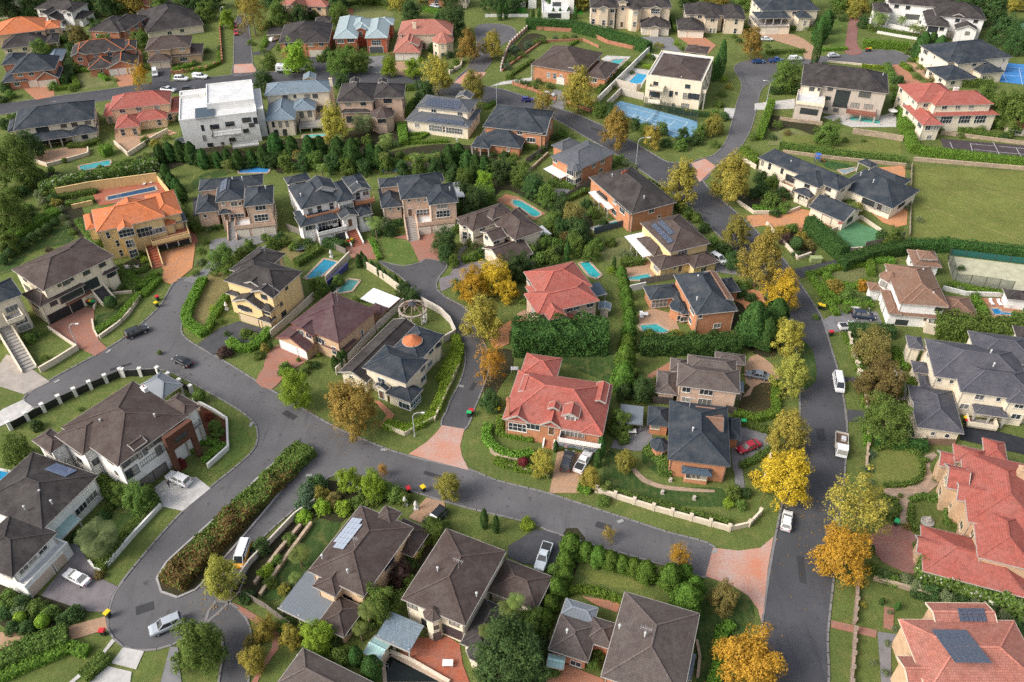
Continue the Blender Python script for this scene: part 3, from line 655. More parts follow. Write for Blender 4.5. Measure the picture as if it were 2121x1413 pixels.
H('the blue grey tiled house', 'tall cream house with blue grey tiled roofs stepping down to a small pool', 'B', (205,832,780,800), 'cream', 'bluegrey',
  [([(205,832),(780,802),(770,712),(240,735)],8.2), ([(205,832),(420,828),(340,745)],8.1), ([(210,1058),(470,1048),(400,872)],5.2), ([(430,975),(655,915),(560,868)],5.2), ([(768,690),(795,682)],10.5,'c',{'z0':0}), ([(500,1100),(720,1040),(640,1000)],2.6,'b',{'solid':False,'floor':(0.4,0.38,0.34)}), ([(540,700),(650,690),(590,650)],8.6,'G')],
  {'m':[(395,855),(580,848),(648,845)], 's':[(470,848)], 'b':[(700,955)], 't':[(280,1095),(340,1095),(400,1090)], 'l':[(310,1180),(385,1175),(530,1010),(600,1000)]}, name='rendered_house', frame=DK)
H('the dark turret house by the palm', 'cream house with brown black roofs and an eight sided bay behind a palm', 'B', (835,895,1160,890), 'pink', 'char',
  [([(835,895),(1160,890),(1080,735),(900,760)],8.0), ([(1150,862),(1425,855),(1330,740)],7.9), ([(870,990),(1130,965),(1000,920)],5.0), ([(1115,1045),(1345,1030),(1230,950)],5.0,'o',{'r':'brown'}), ([(950,730),(1035,720),(990,690)],8.6,'G'), ([(1200,730),(1280,720),(1240,695)],8.6,'G')],
  {'m':[(935,910),(1070,910)], 'w':[(1205,1055)], 'l':[(940,1050),(970,1050)]}, name='rendered_house', frame=DK)
h = H('the solar house with wide grey eaves', 'cream two tier house with grey hips carrying two long rows of solar panels', 'B', (1535,938,1975,988), 'cream', 'grey',
  [([(1535,938),(1975,988),(2060,908),(1640,832)],6.8,'h',{'pitch':0.36}), ([(1455,1058),(1960,1112),(2110,962),(1500,985)],3.9,'h',{'pitch':0.36}), ([(1900,830),(2010,870),(1960,815)],6.8,'G')],
  {'m':[(1690,970),(1920,1000),(1545,1100)], 'v':[(1720,1130),(1870,1150)], 'd':[(1780,1135)]}, name='rendered_house')
h.solar('B', [(1660,860),(1910,895),(1940,975),(1600,915)], 2, 9); h.solar('B', [(1650,1030),(1960,1075),(1950,1105),(1640,1060)], 1, 10)
H('the slate brick house with bay window', 'orange brick house with slate hips and a white bay window facing its lawn', 'Z', (1010,258,1090,267), 'orange', 'slate',
  [([(1000,262),(1092,269),(1140,246),(1070,222)],5.4), ([(1085,275),(1144,255),(1118,240)],4.8,'g'), ([(985,296),(1090,285),(1040,262)],2.8), ([(1058,290),(1095,284),(1075,275)],2.8,'o'), ([(975,303),(1018,300),(1000,283)],2.7,'v')],
  {'m':[(165,1110,'C'),(325,1145,'C')], 'w':[(265,1250,'C'),(330,1250,'C'),(425,1230,'C')]}, name='brick_house')
H('the arched window brick house', 'orange brick house with brown roof and three arched windows behind a pillared fence', 'C', (430,570,760,625), 'orange', 'brown',
  [([(430,570),(760,625),(1025,497),(700,412)],5.2), ([(905,640),(990,682),(1185,582),(1020,537)],3.6), ([(425,560),(530,580),(480,520)],5.3,'v'), ([(725,600),(825,620),(780,560)],5.3,'G')],
  {'l':[(578,660),(632,668),(688,682)], 'm':[(770,610)], 'g':[(680,765)]}, name='brick_house', gcol=(0.7,0.66,0.58))
H('the three storey cream villa', 'three storey cream villa with brown parapet roof and round balconies above a tennis court', 'C', (1470,668,1890,724), 'cream', 'brown',
  [([(1470,668),(1890,724),(2030,506),(1570,450)],8.8,'f'), ([(1500,655),(1872,702),(2000,520),(1590,466)],9.0,'H',{'pitch':0.2}), ([(1455,760),(1590,770),(1520,720)],6.6,'b',{'posts':False,'floor':(0.5,0.45,0.38)}), ([(1455,870),(1560,880),(1510,840)],3.6,'b',{'posts':False,'floor':(0.5,0.45,0.38)}), ([(1880,780),(1965,790),(1920,740)],6.4,'b',{'posts':True,'floor':(0.5,0.45,0.38)}), ([(1770,450),(1970,470),(1900,400)],8.6,'h',{'pitch':0.16})],
  {'m':[(1520,735),(1800,760)], 'l':[(1655,825),(1775,845),(1815,850)], 's':[(1500,905),(1675,925),(1700,820)], 'w':[(1775,942)], 'b':[(1905,855),(1510,830)]}, name='villa', frame=DK)
H('the far beige mansion', 'large beige mansion with turret, tower gable and three arched garage doors at the top edge', 'C', (1390,330,1650,335), 'beige', 'char',
  [([(945,66),(1180,70),(1100,-30)],8.2), ([(1170,60),(1660,65),(1500,-60)],8.3), ([(1015,75),(1115,72),(1065,30)],8.3,'G'), ([(1190,20),(1275,15),(1230,-30)],10.0,'G'), ([(1280,90),(1410,88),(1345,40)],8.2,'o'), ([(1390,238),(1650,238),(1520,130)],3.2), ([(1465,75),(1575,72),(1520,20)],8.3,'G'), ([(1465,245),(1560,242),(1510,200)],3.4,'G')],
  {'m':[(980,95),(1060,85),(1140,95),(1335,115),(1300,280)], 'l':[(1230,70),(1060,200),(970,190),(1130,200),(1330,215)], 'b':[(1520,95)], 'd':[(1220,215)], 'g':[(1425,290),(1510,300),(1600,290)]}, name='mansion', gcol=(0.7,0.62,0.5))
H('the far beige double garage house', 'beige house with charcoal hips and a brick forecourt beside the far mansion', 'C', (1715,262,1955,270), 'beige', 'char',
  [([(1715,262),(1955,270),(1840,170)],3.0), ([(1780,125),(1960,128),(2100,60),(1900,40)],5.9), ([(1950,160),(2085,158),(2010,90)],5.6), ([(0,130,),(155,130),(90,40)],5.8,'h',{'crop':'D'})],
  {'g':[(1760,290)], 'G':[(1880,300)], 'm':[(1840,130),(1910,130),(2020,175)], 't':[(2000,280),(2030,280)], 'l':[(85,155,'D'),(75,230,'D')]}, name='rendered_house', gcol=(0.72,0.66,0.55))
H('the white block with bright turf', 'white modern house with bright green artificial turf at the top edge', 'C', (220,60,370,60), 'white', 'char', [([(215,62),(375,62),(300,-40)],7,'f',{'zp':0}), ([(400,75),(470,75),(430,0)],6,'f',{'zp':0})], {'b':[(295,30)]}, name='rendered_house', frame=DK)
H('the grey and white modern house', 'grey and white modern house with dark garage behind a row of slim cypresses', 'C', (525,180,760,180), 'white', 'char', [([(600,65),(800,65),(700,-60)],7.5,'f',{'zp':2.5}), ([(525,180),(760,180),(650,60)],3,'f',{'zp':0})], {'b':[(650,40)], 'v':[(630,120)]}, name='rendered_house', frame=DK)
H('the cream house with pillared porch', 'cream house with slate hips, first floor porch and double garage by the far street', 'D', (270,78,610,72), 'cream', 'slate',
  [([(270,78),(612,72),(570,-30),(250,-30)],6.2), ([(238,190),(466,186),(340,110)],2.9,'f',{'zp':3.0}), ([(235,138),(470,132),(330,90)],5.6,'v',{'z0':2.9,'zp':5.2}), ([(525,128),(622,125),(580,80)],5.0), ([(240,191),(465,187),(350,120)],3.9,'b',{'zp':3.0,'posts':False,'solid':False,'floor':(0.5,0.45,0.4)})],
  {'m':[(495,95),(370,90)], 'l':[(490,150),(570,165)], 'G':[(330,225)]}, name='rendered_house', gcol=(0.68,0.62,0.52))
H('the sprawling white house with charcoal roof', 'sprawling white house with charcoal gables and palm terrace at the far corner', 'D', (1500,112,1855,142), 'white', 'char',
  [([(1500,112),(1855,142),(1800,50),(1600,40)],7.6), ([(1170,22),(1640,30),(1500,-60)],8.0), ([(1060,82),(1190,92),(1120,30)],6.0), ([(1425,145),(1600,192),(1530,80)],6.0), ([(1640,205),(1800,218),(1740,140)],5.0,'G'), ([(1590,118),(1720,128),(1650,80)],7.5,'G'), ([(1190,85),(1400,110),(1300,40)],4.2,'b',{'solid':False})],
  {'m':[(1220,45),(1300,55),(1650,145),(1690,150),(1720,235),(1540,205),(1780,150)], 'v':[(1330,120)], 'V':[(1465,200)], 'G':[(1590,285)]}, name='rendered_house', frame=DK)
H('the slate house by the blue court', 'cream house with several slate hips beside a bright blue tennis court', 'D', (1585,440,1910,412), 'cream', 'slate',
  [([(1585,442),(1910,412),(1850,300),(1640,300)],5.8), ([(1525,542),(1700,560),(1640,460)],3.0), ([(1795,508),(1905,515),(1870,440)],3.6), ([(1640,445),(1820,440),(1740,370)],5.9), ([(1545,370),(1650,360),(1600,320)],4.5)],
  {'m':[(1770,455),(1840,550)]}, name='rendered_house')
H('the four storey taupe house', 'taupe and cream house with charcoal hip, tall dark glazing and a terrace pool', 'D', (545,588,1120,657), 'taupe', 'char',
  [([(545,588),(1120,657),(1155,522),(600,500)],8.8), ([(545,602),(700,615),(630,560)],8.6,'h',{'w':'cream'}), ([(590,520),(760,530),(690,455)],8.4), ([(505,742),(700,764),(600,660)],5.6,'f',{'zp':5.0}), ([(503,743),(702,765),(600,700)],6.4,'b',{'zp':5.0,'posts':False,'floor':(0.45,0.38,0.3),'w':'cream'}), ([(870,775),(1080,800),(980,740)],3.4,'b',{'solid':False})],
  {'m':[(620,630),(750,630),(735,695),(715,770),(790,780)], 's':[(685,635)], 'b':[(995,670)], 'x':[(830,700)], 'w':[(925,745),(1020,755)], 'v':[(600,790)]}, name='rendered_house', frame=DK)
H('the pink tiled house by the clay court', 'cream house with pink tiled roofs on three levels and a verandah above the clay court', 'D', (1490,745,1885,735), 'cream', 'red',
  [([(1490,747),(1885,737),(1800,650),(1530,650)],8.2), ([(1355,715),(1510,722),(1540,590)],8.2), ([(1480,822),(1915,807),(1870,750)],5.3), ([(1320,802),(1550,882),(1400,742)],5.0), ([(1630,620),(1660,615)],10,'c',{'z0':6,'w':'white'})],
  {'m':[(1560,755),(1655,755),(1750,750),(1450,970)], 'w':[(1450,905),(1505,905)], 'V':[(1570,845),(1700,845),(1810,845)]}, name='rendered_house')
H('the red roofed house at the top edge', 'house with faded red tiled roof and cream gable at the top edge', 'B', (330,40,740,60), 'peach', 'salmon', [([(320,40),(745,62),(560,-70)],4.6), ([(430,70),(530,122),(490,-10)],4.2,'G',{'pitch':0.8})], {}, name='brick_house')
H('the brick garage house at the top edge', 'orange brick house front with dark roof beside a hedge at the top edge', 'B', (1640,10,1890,20), 'orange', 'char', [([(1630,-10),(1910,0),(1760,-90)],3.0), ([(1900,-5),(1975,0),(1940,-60)],3.4,'f',{'w':'cream'})], {}, name='brick_house')
H('the dark roofed house at the top corner', 'house with charcoal roof among trees at the top corner', 'A', (-150,60,150,50), 'cream', 'char', [([(-200,70),(60,60),(-20,-40)],4.5)], {})
# --- second row
h = H('the orange tiled mansion', 'yellow mansion with bright orange tiled roofs, three black garages and red stairs', 'E', (1350,1010,1665,935), 'yellow', 'orange',
  [([(955,828),(805,660),(1430,665)],8.2), ([(1330,720),(1600,680),(1470,492)],7.4), ([(1310,822),(1545,775),(1400,715)],5.6), ([(740,745),(835,815),(860,800),(790,690)],5.0), ([(1330,938),(1655,858),(1630,770)],4.0,'b',{'posts':False,'floor':TER,'w':'yellow'}), ([(1340,930),(1665,850),(1620,780)],2.9,'f'), ([(1035,840),(1165,815),(1100,740)],8.3,'G'), ([(1035,890),(1225,840),(1120,800)],5.6,'o',{'pitch':0.05,'r':'white'}), ([(1000,620),(1250,560),(1120,640)],8.6,'G'), ([(1335,1180),(1440,1150),(1270,900)],2.9,'t',{'zp':0,'floor':TER}), ([(1510,760),(1640,735),(1560,680)],5.4,'p',{'r':'navy','z0':2.9})],
  {'b':[(1110,838)], 's':[(1200,760),(1255,740)], 't':[(950,880),(1035,950),(1065,1035)], 'V':[(1275,850)], 'l':[(1110,960),(1160,950),(1130,1050),(1200,1030)], 'w':[(1385,840),(1455,820)], 'g':[(1395,980),(1510,945),(1615,915)]}, name='mansion', gcol=(0.03,0.03,0.032))
h = H('the slate house with three cream garages', 'pale brick house with slate hips, stacked balconies and three cream garage doors', 'F', (385,810,720,775), 'pink', 'slate',
  [([(195,588),(440,562),(440,400),(250,400)],8.2), ([(445,628),(700,602),(690,440)],8.2), ([(45,490),(610,432),(600,340)],7.9), ([(20,682),(222,662),(180,500)],5.4), ([(220,690),(330,682),(280,630)],5.3), ([(490,690),(710,672),(600,600)],5.3,'b',{'posts':True,'floor':(0.4,0.35,0.3),'solid':False}), ([(360,805),(720,770),(540,705)],2.7,'f',{'zp':3.2}), ([(362,806),(718,771),(540,707)],3.5,'b',{'zp':3.2,'posts':False,'floor':(0.4,0.35,0.3)}), ([(285,850),(370,840),(320,740)],2.8,'t',{'floor':(0.3,0.3,0.3)})],
  {'s':[(265,600),(425,600),(105,710)], 'm':[(360,605)], 'w':[(590,630)], 'b':[(420,715),(600,725)], 'd':[(295,720)], 'g':[(440,840),(570,830),(670,815)]}, name='brick_house', gcol=(0.66,0.6,0.48))
h.solar('F', [(215,500),(290,370),(320,390),(250,520)], 2, 3)
H('the white house with red balconies', 'white house with slate roof, red tiled balconies, red stairs and a dark garage', 'F', (1000,747,1280,680), 'white', 'slate',
  [([(980,637),(1285,572),(830,450)],8.2), ([(1260,590),(1425,558),(1200,420)],8.2), ([(1400,508),(1567,468),(1450,340)],8.2,'h'), ([(1405,510),(1565,470),(1480,430)],8.3,'G'), ([(830,430),(1030,380),(920,345)],7.6), ([(1035,560),(1275,505),(1180,420)],9.2,'G',{'zp':8.2,'z0':7.5,'pitch':0.5}), ([(940,805),(1290,722),(1000,690)],5.2), ([(880,672),(960,757),(990,700)],5.2), ([(1300,738),(1457,702),(1370,640)],5.6,'G'), ([(1435,712),(1580,682),(1510,610)],5.0), ([(995,715),(1282,650),(1180,640)],6.4,'b',{'posts':False,'floor':TER,'w':'orange'}), ([(1425,590),(1593,548),(1500,540)],6.4,'b',{'posts':False,'floor':TER,'w':'orange'}), ([(1090,842),(1352,792),(1230,730)],2.8,'f',{'zp':3.8}), ([(1092,843),(1350,793),(1230,735)],3.7,'b',{'zp':3.8,'posts':False,'floor':TER}), ([(1385,980),(1505,960),(1390,810)],2.8,'t',{'zp':0,'floor':TER})],
  {'l':[(1030,675),(1110,650),(1215,620),(1445,535)], 'm':[(1520,510),(1545,615),(1520,735)], 'V':[(1355,640),(1160,780)], 'w':[(1030,810),(1235,755)], 'd':[(1380,770)], 's':[(840,500),(895,560),(910,640)], 'g':[(1300,920)]}, name='rendered_house', gcol=(0.05,0.05,0.055))
H('the slate house with a brick court', 'brick house with slate hips, cream garage doors and a red brick forecourt', 'G', (285,835,600,800), 'pink', 'slate',
  [([(125,548),(370,540),(460,335),(200,350)],8.2), ([(370,602),(620,587),(580,417)],8.2), ([(-60,450),(510,402),(480,328)],7.8), ([(-42,632),(150,620),(110,455)],5.4), ([(150,640),(255,635),(205,590)],5.3), ([(405,660),(610,645),(510,600)],5.3,'b',{'solid':False,'floor':(0.45,0.4,0.36)}), ([(270,765),(610,745),(440,680)],2.7,'f',{'zp':3.2}), ([(272,766),(608,746),(440,684)],3.5,'b',{'zp':3.2,'posts':False,'floor':(0.45,0.4,0.36)}), ([(180,850),(290,840),(235,710)],2.8,'t',{'floor':(0.4,0.36,0.32)}), ([(590,420),(680,525),(650,405)],5.0,'p',{'r':'white'})],
  {'s':[(200,560),(285,572),(345,570),(35,650),(108,648)], 'w':[(490,605)], 'b':[(325,680),(500,690)], 'd':[(210,680)], 'g':[(338,800),(462,800),(552,790)]}, name='brick_house', gcol=(0.68,0.62,0.52))
H('the brown roofed house by the kidney pool', 'cream house with angled brown roofs and a front garage wing below a blue pool', 'G', (1130,922,1380,832), 'cream', 'brown',
  [([(655,757),(970,605),(1150,705)],5.5), ([(1380,832),(1130,922),(1080,665)],5.55), ([(860,660),(930,740),(1000,650)],6.6,'h',{'z0':5}), ([(845,992),(1055,1122),(1285,1030),(1080,905)],2.9,'g'), ([(650,790),(810,770),(720,700)],5.5,'o'), ([(740,870),(840,890),(840,830)],3.0), ([(830,850),(945,930),(960,800)],5.4,'g'), ([(1085,660),(1235,700),(1180,640)],2.8), ([(1345,880),(1430,860),(1370,790)],2.8,'p',{'r':'white'}), ([(1180,1000),(1285,1030),(1240,980)],2.8,'p',{'r':'white'})],
  {'m':[(745,810),(880,870),(965,905),(1165,925)], 'l':[(735,890),(695,880)], 's':[(690,800)], 'w':[(1170,1100)], 'G':[(905,1085)]}, name='rendered_house', gcol=(0.6,0.5,0.4))
H('the grey roofed brick house with white patio cover', 'orange brick house with grey hipped roof, cream bay and white patio cover', 'G', (1690,305,2012,155), 'orange', 'grey',
  [([(1455,182),(1690,305),(2012,152),(1760,47)],5.5,'h',{'pitch':0.36}), ([(1450,87),(1570,122),(1700,62),(1620,32)],2.7), ([(1590,300),(1722,300),(1655,240)],5.45,'o',{'w':'cream'}), ([(1385,297),(1590,342),(1465,257)],2.8,'p',{'r':'white'})],
  {'m':[(1825,265),(1900,230),(1885,310),(1485,215)], 'w':[(1620,325),(1680,325),(1620,400),(1680,400)]}, name='brick_house', trim=(0.2,0.21,0.22))
H('the red brick house with white pergola', 'red orange brick house with charcoal hip roof and white pergola roofs', 'I', (460,690,810,598), 'orange', 'char',
  [([(165,347),(460,692),(815,597),(500,305)],5.5), ([(350,615),(450,690),(400,560)],5.3,'h'), ([(80,500),(200,577),(300,530)],2.8,'p',{'r':'white'}), ([(185,582),(250,642),(385,592)],2.9,'p',{'r':'white'}), ([(165,512),(220,552),(335,542),(280,465)],3.4,'v',{'pitch':0.7}), ([(375,320),(425,310)],8.8,'c',{'z0':4,'w':'red'})],
  {'m':[(635,655)], 's':[(700,715)]}, name='brick_house')
h = H('the yellow house with black solar strips', 'yellow house with brown hips and two black solar strips near the avenue', 'I', (800,1032,1095,962), 'yellow', 'brown',
  [([(590,757),(800,1032),(1095,962),(900,714)],5.4), ([(610,1078),(690,1157),(1015,1110),(960,1040)],2.9), ([(965,1102),(1000,1162),(1218,1115),(1120,1010)],2.9), ([(540,897),(640,1047),(790,1030),(650,880)],2.9), ([(890,765),(1022,832),(960,750)],4.0), ([(445,892),(535,1032),(640,1040),(590,842)],2.8,'p',{'r':'white'})],
  {'w':[(905,1035)], 's':[(840,1155)], 'd':[(885,1170)], 'm':[(1090,1180)]}, name='rendered_house')
h.solar('I', [(635,782),(690,770),(820,940),(775,970)], 1, 5); h.solar('I', [(690,767),(740,750),(830,862),(790,890)], 1, 4)
H('the cream slate mansion', 'long cream mansion with slate roofs and single storey wing beside the playing field', 'Z', (1570,326,1727,391), 'cream', 'slate',
  [([(1570,326),(1727,391),(1762,380),(1620,314)],5.8), ([(1660,372),(1692,388),(1725,372),(1680,346)],5.7), ([(545,402),(885,610),(1105,552),(760,312)],3.6,'h',{'crop':'J'}), ([(750,312),(862,292),(1070,432),(980,460)],3.5,'h',{'crop':'J'}), ([(285,592),(480,737),(672,680),(460,560)],2.9,'g',{'crop':'J'}), ([(130,465),(230,545),(282,530),(200,440)],3.2,'h',{'crop':'J'}), ([(0,395),(90,460),(140,430)],3.4,'b',{'crop':'J','posts':True,'floor':(0.4,0.2,0.13)})],
  {'t':[(1610,240,'I'),(1672,275,'I'),(1785,300,'I'),(155,510,'J'),(180,530,'J'),(215,550,'J'),(375,540,'J'),(400,555,'J')], 'm':[(1625,340,'I'),(220,430,'J'),(405,460,'J'),(535,460,'J')], 'b':[(75,385,'J'),(905,640,'J'),(980,615,'J'),(1050,595,'J'),(815,620,'J'),(755,580,'J')], 'g':[(185,620,'J'),(390,725,'J')]}, name='mansion', frame=DK, gcol=(0.66,0.58,0.46))
H('the brown tiled white house', 'white house with faded brown tiled hips beside the pale tennis court', 'O', (1140,550,1455,575), 'white', 'rust',
  [([(905,215),(1260,225),(1455,572),(1030,545)],5.8), ([(1115,545),(1460,572),(1340,400)],5.9), ([(945,642),(1420,668),(1440,560),(1020,560)],3.0), ([(1400,662),(1720,660),(1610,490),(1440,480)],3.0), ([(830,350),(1075,340),(950,265)],5.6,'o'), ([(765,420),(890,435),(850,362)],3.0), ([(870,450),(955,632),(1030,600),(970,430)],3.4), ([(1110,105),(1185,210),(1395,212),(1330,85)],3.0), ([(1180,80),(1215,148),(1360,152),(1320,82)],4.4)],
  {'m':[(892,380),(1375,590)], 's':[(1260,680)], 'w':[(1030,750)], 'g':[(850,650)]}, name='rendered_house', frame=DK, gcol=(0.72,0.71,0.68))
H('the large lavender roofed house', 'large cream house under many lavender grey hips with garage wing by the avenue', 'T', (1565,384,1980,442), 'cream', 'lav',
  [([(1250,-80),(1340,250),(2160,300)],5.8), ([(1545,280),(1565,384),(1985,442),(2150,200)],5.9), ([(1970,470),(2200,510),(2150,330)],5.7), ([(1130,112),(1160,212),(1302,190)],3.0), ([(1195,237),(1215,347),(1305,357)],3.0), ([(1085,-110),(1125,0),(1245,5)],4.8), ([(1128,435),(1210,697),(1582,750),(1490,380)],3.1), ([(1672,500),(1690,572),(1985,612),(1930,510)],3.0,'v'), ([(1640,640),(1900,690),(1800,600)],1.8,'b',{'posts':False,'floor':(0.3,0.27,0.24)}), ([(1130,440),(1150,580),(1330,510)],3.2,'g'), ([(1700,60),(1950,120),(2200,0),(1900,-120)],5.75)],
  {'s':[(1375,285),(1485,300),(1895,455),(1320,755),(1445,775)], 'm':[(1730,435),(1595,515),(2080,510),(2050,605)]}, name='rendered_house')
h = H('the red tiled mansion', 'large brick mansion with red tiled hips and steep gables beside a round fountain', 'X', (1220,692,1900,868), 'sand', 'red',
  [([(1510,372),(1700,412),(1960,100),(1500,-80)],6.2), ([(1215,400),(1220,692),(1900,870),(1640,560)],3.2), ([(1570,430),(1575,602),(1960,700),(1850,330)],6.0), ([(1365,0),(1370,152),(1500,80)],6.0,'g',{'pitch':0.7}), ([(1425,110),(1440,232),(1625,190)],5.9,'g',{'pitch':0.7}), ([(1172,460),(1175,572),(1345,530)],3.2,'g',{'pitch':0.7}), ([(1500,842),(1545,1000),(1790,920)],6.0,'h',{'crop':'T'}), ([(1370,900),(1375,1030),(1500,960)],4.6,'g',{'crop':'T','pitch':0.7}), ([(1760,800),(1780,900),(1970,1000),(1950,830)],6.1,'h',{'crop':'T'}), ([(1850,40),(1900,20)],9.5,'c',{'z0':4})],
  {'s':[(1310,720),(1420,750),(1580,795),(1770,850)], 'm':[(1400,265),(1470,400),(1540,460)]}, name='mansion', frame=(0.6,0.52,0.35), cap='red')
h = H('the red tiled house with parapet gables', 'brick house with red tiled roof, cream parapet gables and blue solar panels', 'X', (1340,1005,1820,1010), 'sand', 'salmon',
  [([(1330,1010),(1815,1030),(1850,1480),(1250,1480)],5.8,'h',{'pitch':0.38}), ([(1330,900),(1300,1050),(1620,1070),(1640,930)],5.6,'g'), ([(1140,1245),(1130,1460),(1480,1460)],5.2,'g'), ([(1245,1060),(1235,1170),(1400,1130)],4.8,'g'), ([(1245,1250),(1240,1340),(1400,1330)],5.6,'g')],
  {'t':[(1335,960),(1340,1000),(1300,1030)], 'w':[(1155,1340)]}, name='brick_house', trim=CRM, frame=(0.6,0.52,0.35))
h.solar('X', [(1340,1075),(1575,1085),(1590,1300),(1345,1290)], 4, 6, {(0,3),(1,3)} if False else ())
h.solar('X', [(1370,905),(1600,965),(1655,1050),(1510,1000)], 2, 6)
# --- middle rows
H('the brown roofed house with black garages', 'cream house with brown hips and two black garage doors above a brick driveway', 'K', (430,735,745,572), 'cream', 'brown',
  [([(155,282),(440,402),(970,107),(660,-10)],8.2,'h',{'pitch':0.38}), ([(195,462),(345,572),(735,382),(640,310)],5.3), ([(862,232),(905,292),(1042,232),(960,190)],5.2), ([(420,400),(700,260),(560,240)],8.0), ([(570,520),(760,430),(740,380)],3.8,'b',{'posts':False,'solid':False}), ([(880,490),(990,430),(870,390)],2.6,'t',{'floor':(0.06,0.06,0.065)})],
  {'s':[(510,360),(620,305)], 'm':[(570,335),(755,265),(890,185),(470,540),(950,295),(1000,265)], 'v':[(630,455)], 'V':[(800,380)], 'G':[(520,645)], 'g':[(675,560)]}, name='rendered_house', frame=DK, gcol=(0.02,0.02,0.022))
H('the cream house with grand stairs', 'cream three storey house with balcony and sweeping stairs at the picture edge', 'K', (0,532,190,462), 'cream', 'slate',
  [([(190,462),(-320,655),(-350,480)],8.6,'h'), ([(60,700),(200,640),(130,590)],6.6,'b',{'posts':False,'floor':(0.2,0.2,0.2)}), ([(20,880),(330,1110),(120,780),(280,1040)],2.9,'t',{'zp':0,'floor':(0.36,0.34,0.31)})],
  {'w':[(105,590),(185,700),(240,805)]}, name='rendered_house')
H('the yellow house with twin arched windows', 'yellow three storey house with charcoal gables and twin arched windows by the junction', 'L', (715,477,930,290), 'yellow', 'char',
  [([(290,325),(717,477),(930,287),(560,150)],8.2), ([(320,247),(600,200),(810,107),(590,62)],7.6), ([(340,522),(600,605),(720,470),(470,420)],5.4,'g'), ([(285,452),(335,462),(510,400),(400,385)],5.3), ([(430,365),(640,385),(545,300)],8.3,'g'), ([(570,680),(680,712),(725,665),(650,610)],2.9), ([(580,590),(700,600),(730,570),(640,520)],5.3), ([(500,440),(720,480),(620,400)],8.25,'g')],
  {'m':[(400,365),(620,475),(640,595),(795,635)], 's':[(405,575),(505,605),(820,410),(725,490),(775,550)], 't':[(490,380),(535,370)], 'w':[(455,590)], 'G':[(500,705)], 'g':[(640,740)]}, name='rendered_house', frame=DK, gcol=(0.6,0.47,0.3))
h = H('the purple tiled brick house', 'peach brick house with glossy purple tiled hips and white garage doors', 'L', (1390,792,1615,602), 'sand', 'purple',
  [([(880,725),(1390,792),(1615,602),(1195,457)],5.6), ([(722,847),(1030,932),(1085,890),(870,750)],2.9,'g'), ([(1165,875),(1210,938),(1410,885),(1280,800)],2.9), ([(1600,625),(1702,592),(1600,540)],2.9), ([(1580,412),(1812,492),(1712,587),(1470,500)],2.9,'p',{'r':'white','fall':0.1}), ([(870,760),(1070,815),(980,700)],5.5,'g')],
  {'m':[(945,785),(1025,815),(1165,790),(1290,770)], 'w':[(1115,870)], 't':[(1485,810)], 'l':[(1240,960)], 'G':[(830,905)], 'g':[(985,950)]}, name='brick_house', trim=(0.2,0.08,0.07), gcol=(0.75,0.74,0.72))
H('the corner house with orange cone tower', 'cream corner house with slate roofs and a round tower under an orange cone', 'Q', (1870,317,2065,107), 'cream', 'slate',
  [([(1490,172),(1870,317),(2065,107),(1720,47)],5.6), ([(1690,400),(1890,442),(2012,372),(1860,300)],2.9), ([(703,769),(754,791),(870,680)],3.2,'g',{'crop':'Z','r':'char'}), ([(25,967),(340,1000),(425,792),(240,752)],5.4,'h',{'crop':'M'}), ([(105,890),(310,890),(205,795)],6.6,'o',{'crop':'M','r':'orange','n':24}), ([(355,955),(415,960),(497,892),(440,822)],4.0,'o',{'crop':'M'}), ([(1585,335),(1700,380),(1660,320)],3.4,'g')],
  {'m':[(1655,290),(2020,275),(2030,170)], 'b':[(1890,455),(1970,430)], 'w':[(1895,525),(1975,490)], 'c':[(1385,245)], 'd':[(1640,430)]}, name='rendered_house', frame=(0.5,0.62,0.68))
H('the red tiled house behind the tall hedge', 'pink brick house with red tiled hips and cream gables behind the tall clipped hedge', 'M', (1330,645,1855,525), 'pink', 'red',
  [([(1285,500),(1330,645),(1855,525),(1740,345)],5.6), ([(1285,300),(1300,405),(1810,392),(1600,185)],5.5), ([(1350,702),(1700,702),(1600,620)],3.0), ([(1410,660),(1590,655),(1460,520)],5.65,'h'), ([(1225,400),(1400,470),(1300,380)],4.5), ([(1790,372),(1825,472),(1935,437)],2.7,'p',{'r':'navy'})],
  {'m':[(1790,560),(1665,580),(1615,590)], 'd':[(1785,660),(1690,650)], 'l':[(1290,600),(1320,390)]}, name='brick_house')
H('the slate brick house with twin pools', 'orange brick house with slate hips, faded brown ridge and a paved pool yard', 'N', (1040,642,1390,605), 'orange', 'slate',
  [([(830,292),(1030,642),(1390,607),(1180,264)],5.6,'h',{'pitch':0.48}), ([(585,392),(620,512),(810,495),(860,372)],2.9), ([(790,500),(830,645),(965,640),(920,480)],2.9,'o'), ([(1170,332),(1345,322),(1355,442)],2.9), ([(1100,300),(1300,520),(1200,264)],5.9,'G',{'r':'rust','pitch':0.3}), ([(780,380),(930,560),(900,640)],2.9)],
  {'s':[(1065,660)], 'm':[(1210,740),(880,670),(930,680)], 'V':[(690,530)]}, name='brick_house')
H('the grey brown house with curved drive', 'pale brick house with grey brown hips and a curving orange drive by the avenue', 'S', (860,332,1395,400), 'pink', 'faded',
  [([(860,332),(1395,400),(1405,207),(870,132)],5.5), ([(955,60),(1378,110),(1380,250)],5.45), ([(675,392),(855,410),(850,217),(690,197)],2.9), ([(800,200),(950,210),(805,87)],2.9), ([(1195,42),(1455,62),(1455,150)],2.9), ([(1395,365),(1448,375),(1420,295)],2.9,'p',{'r':'bluegrey'})],
  {'m':[(940,370),(935,455)], 'w':[(1115,390),(1100,475)]}, name='brick_house')
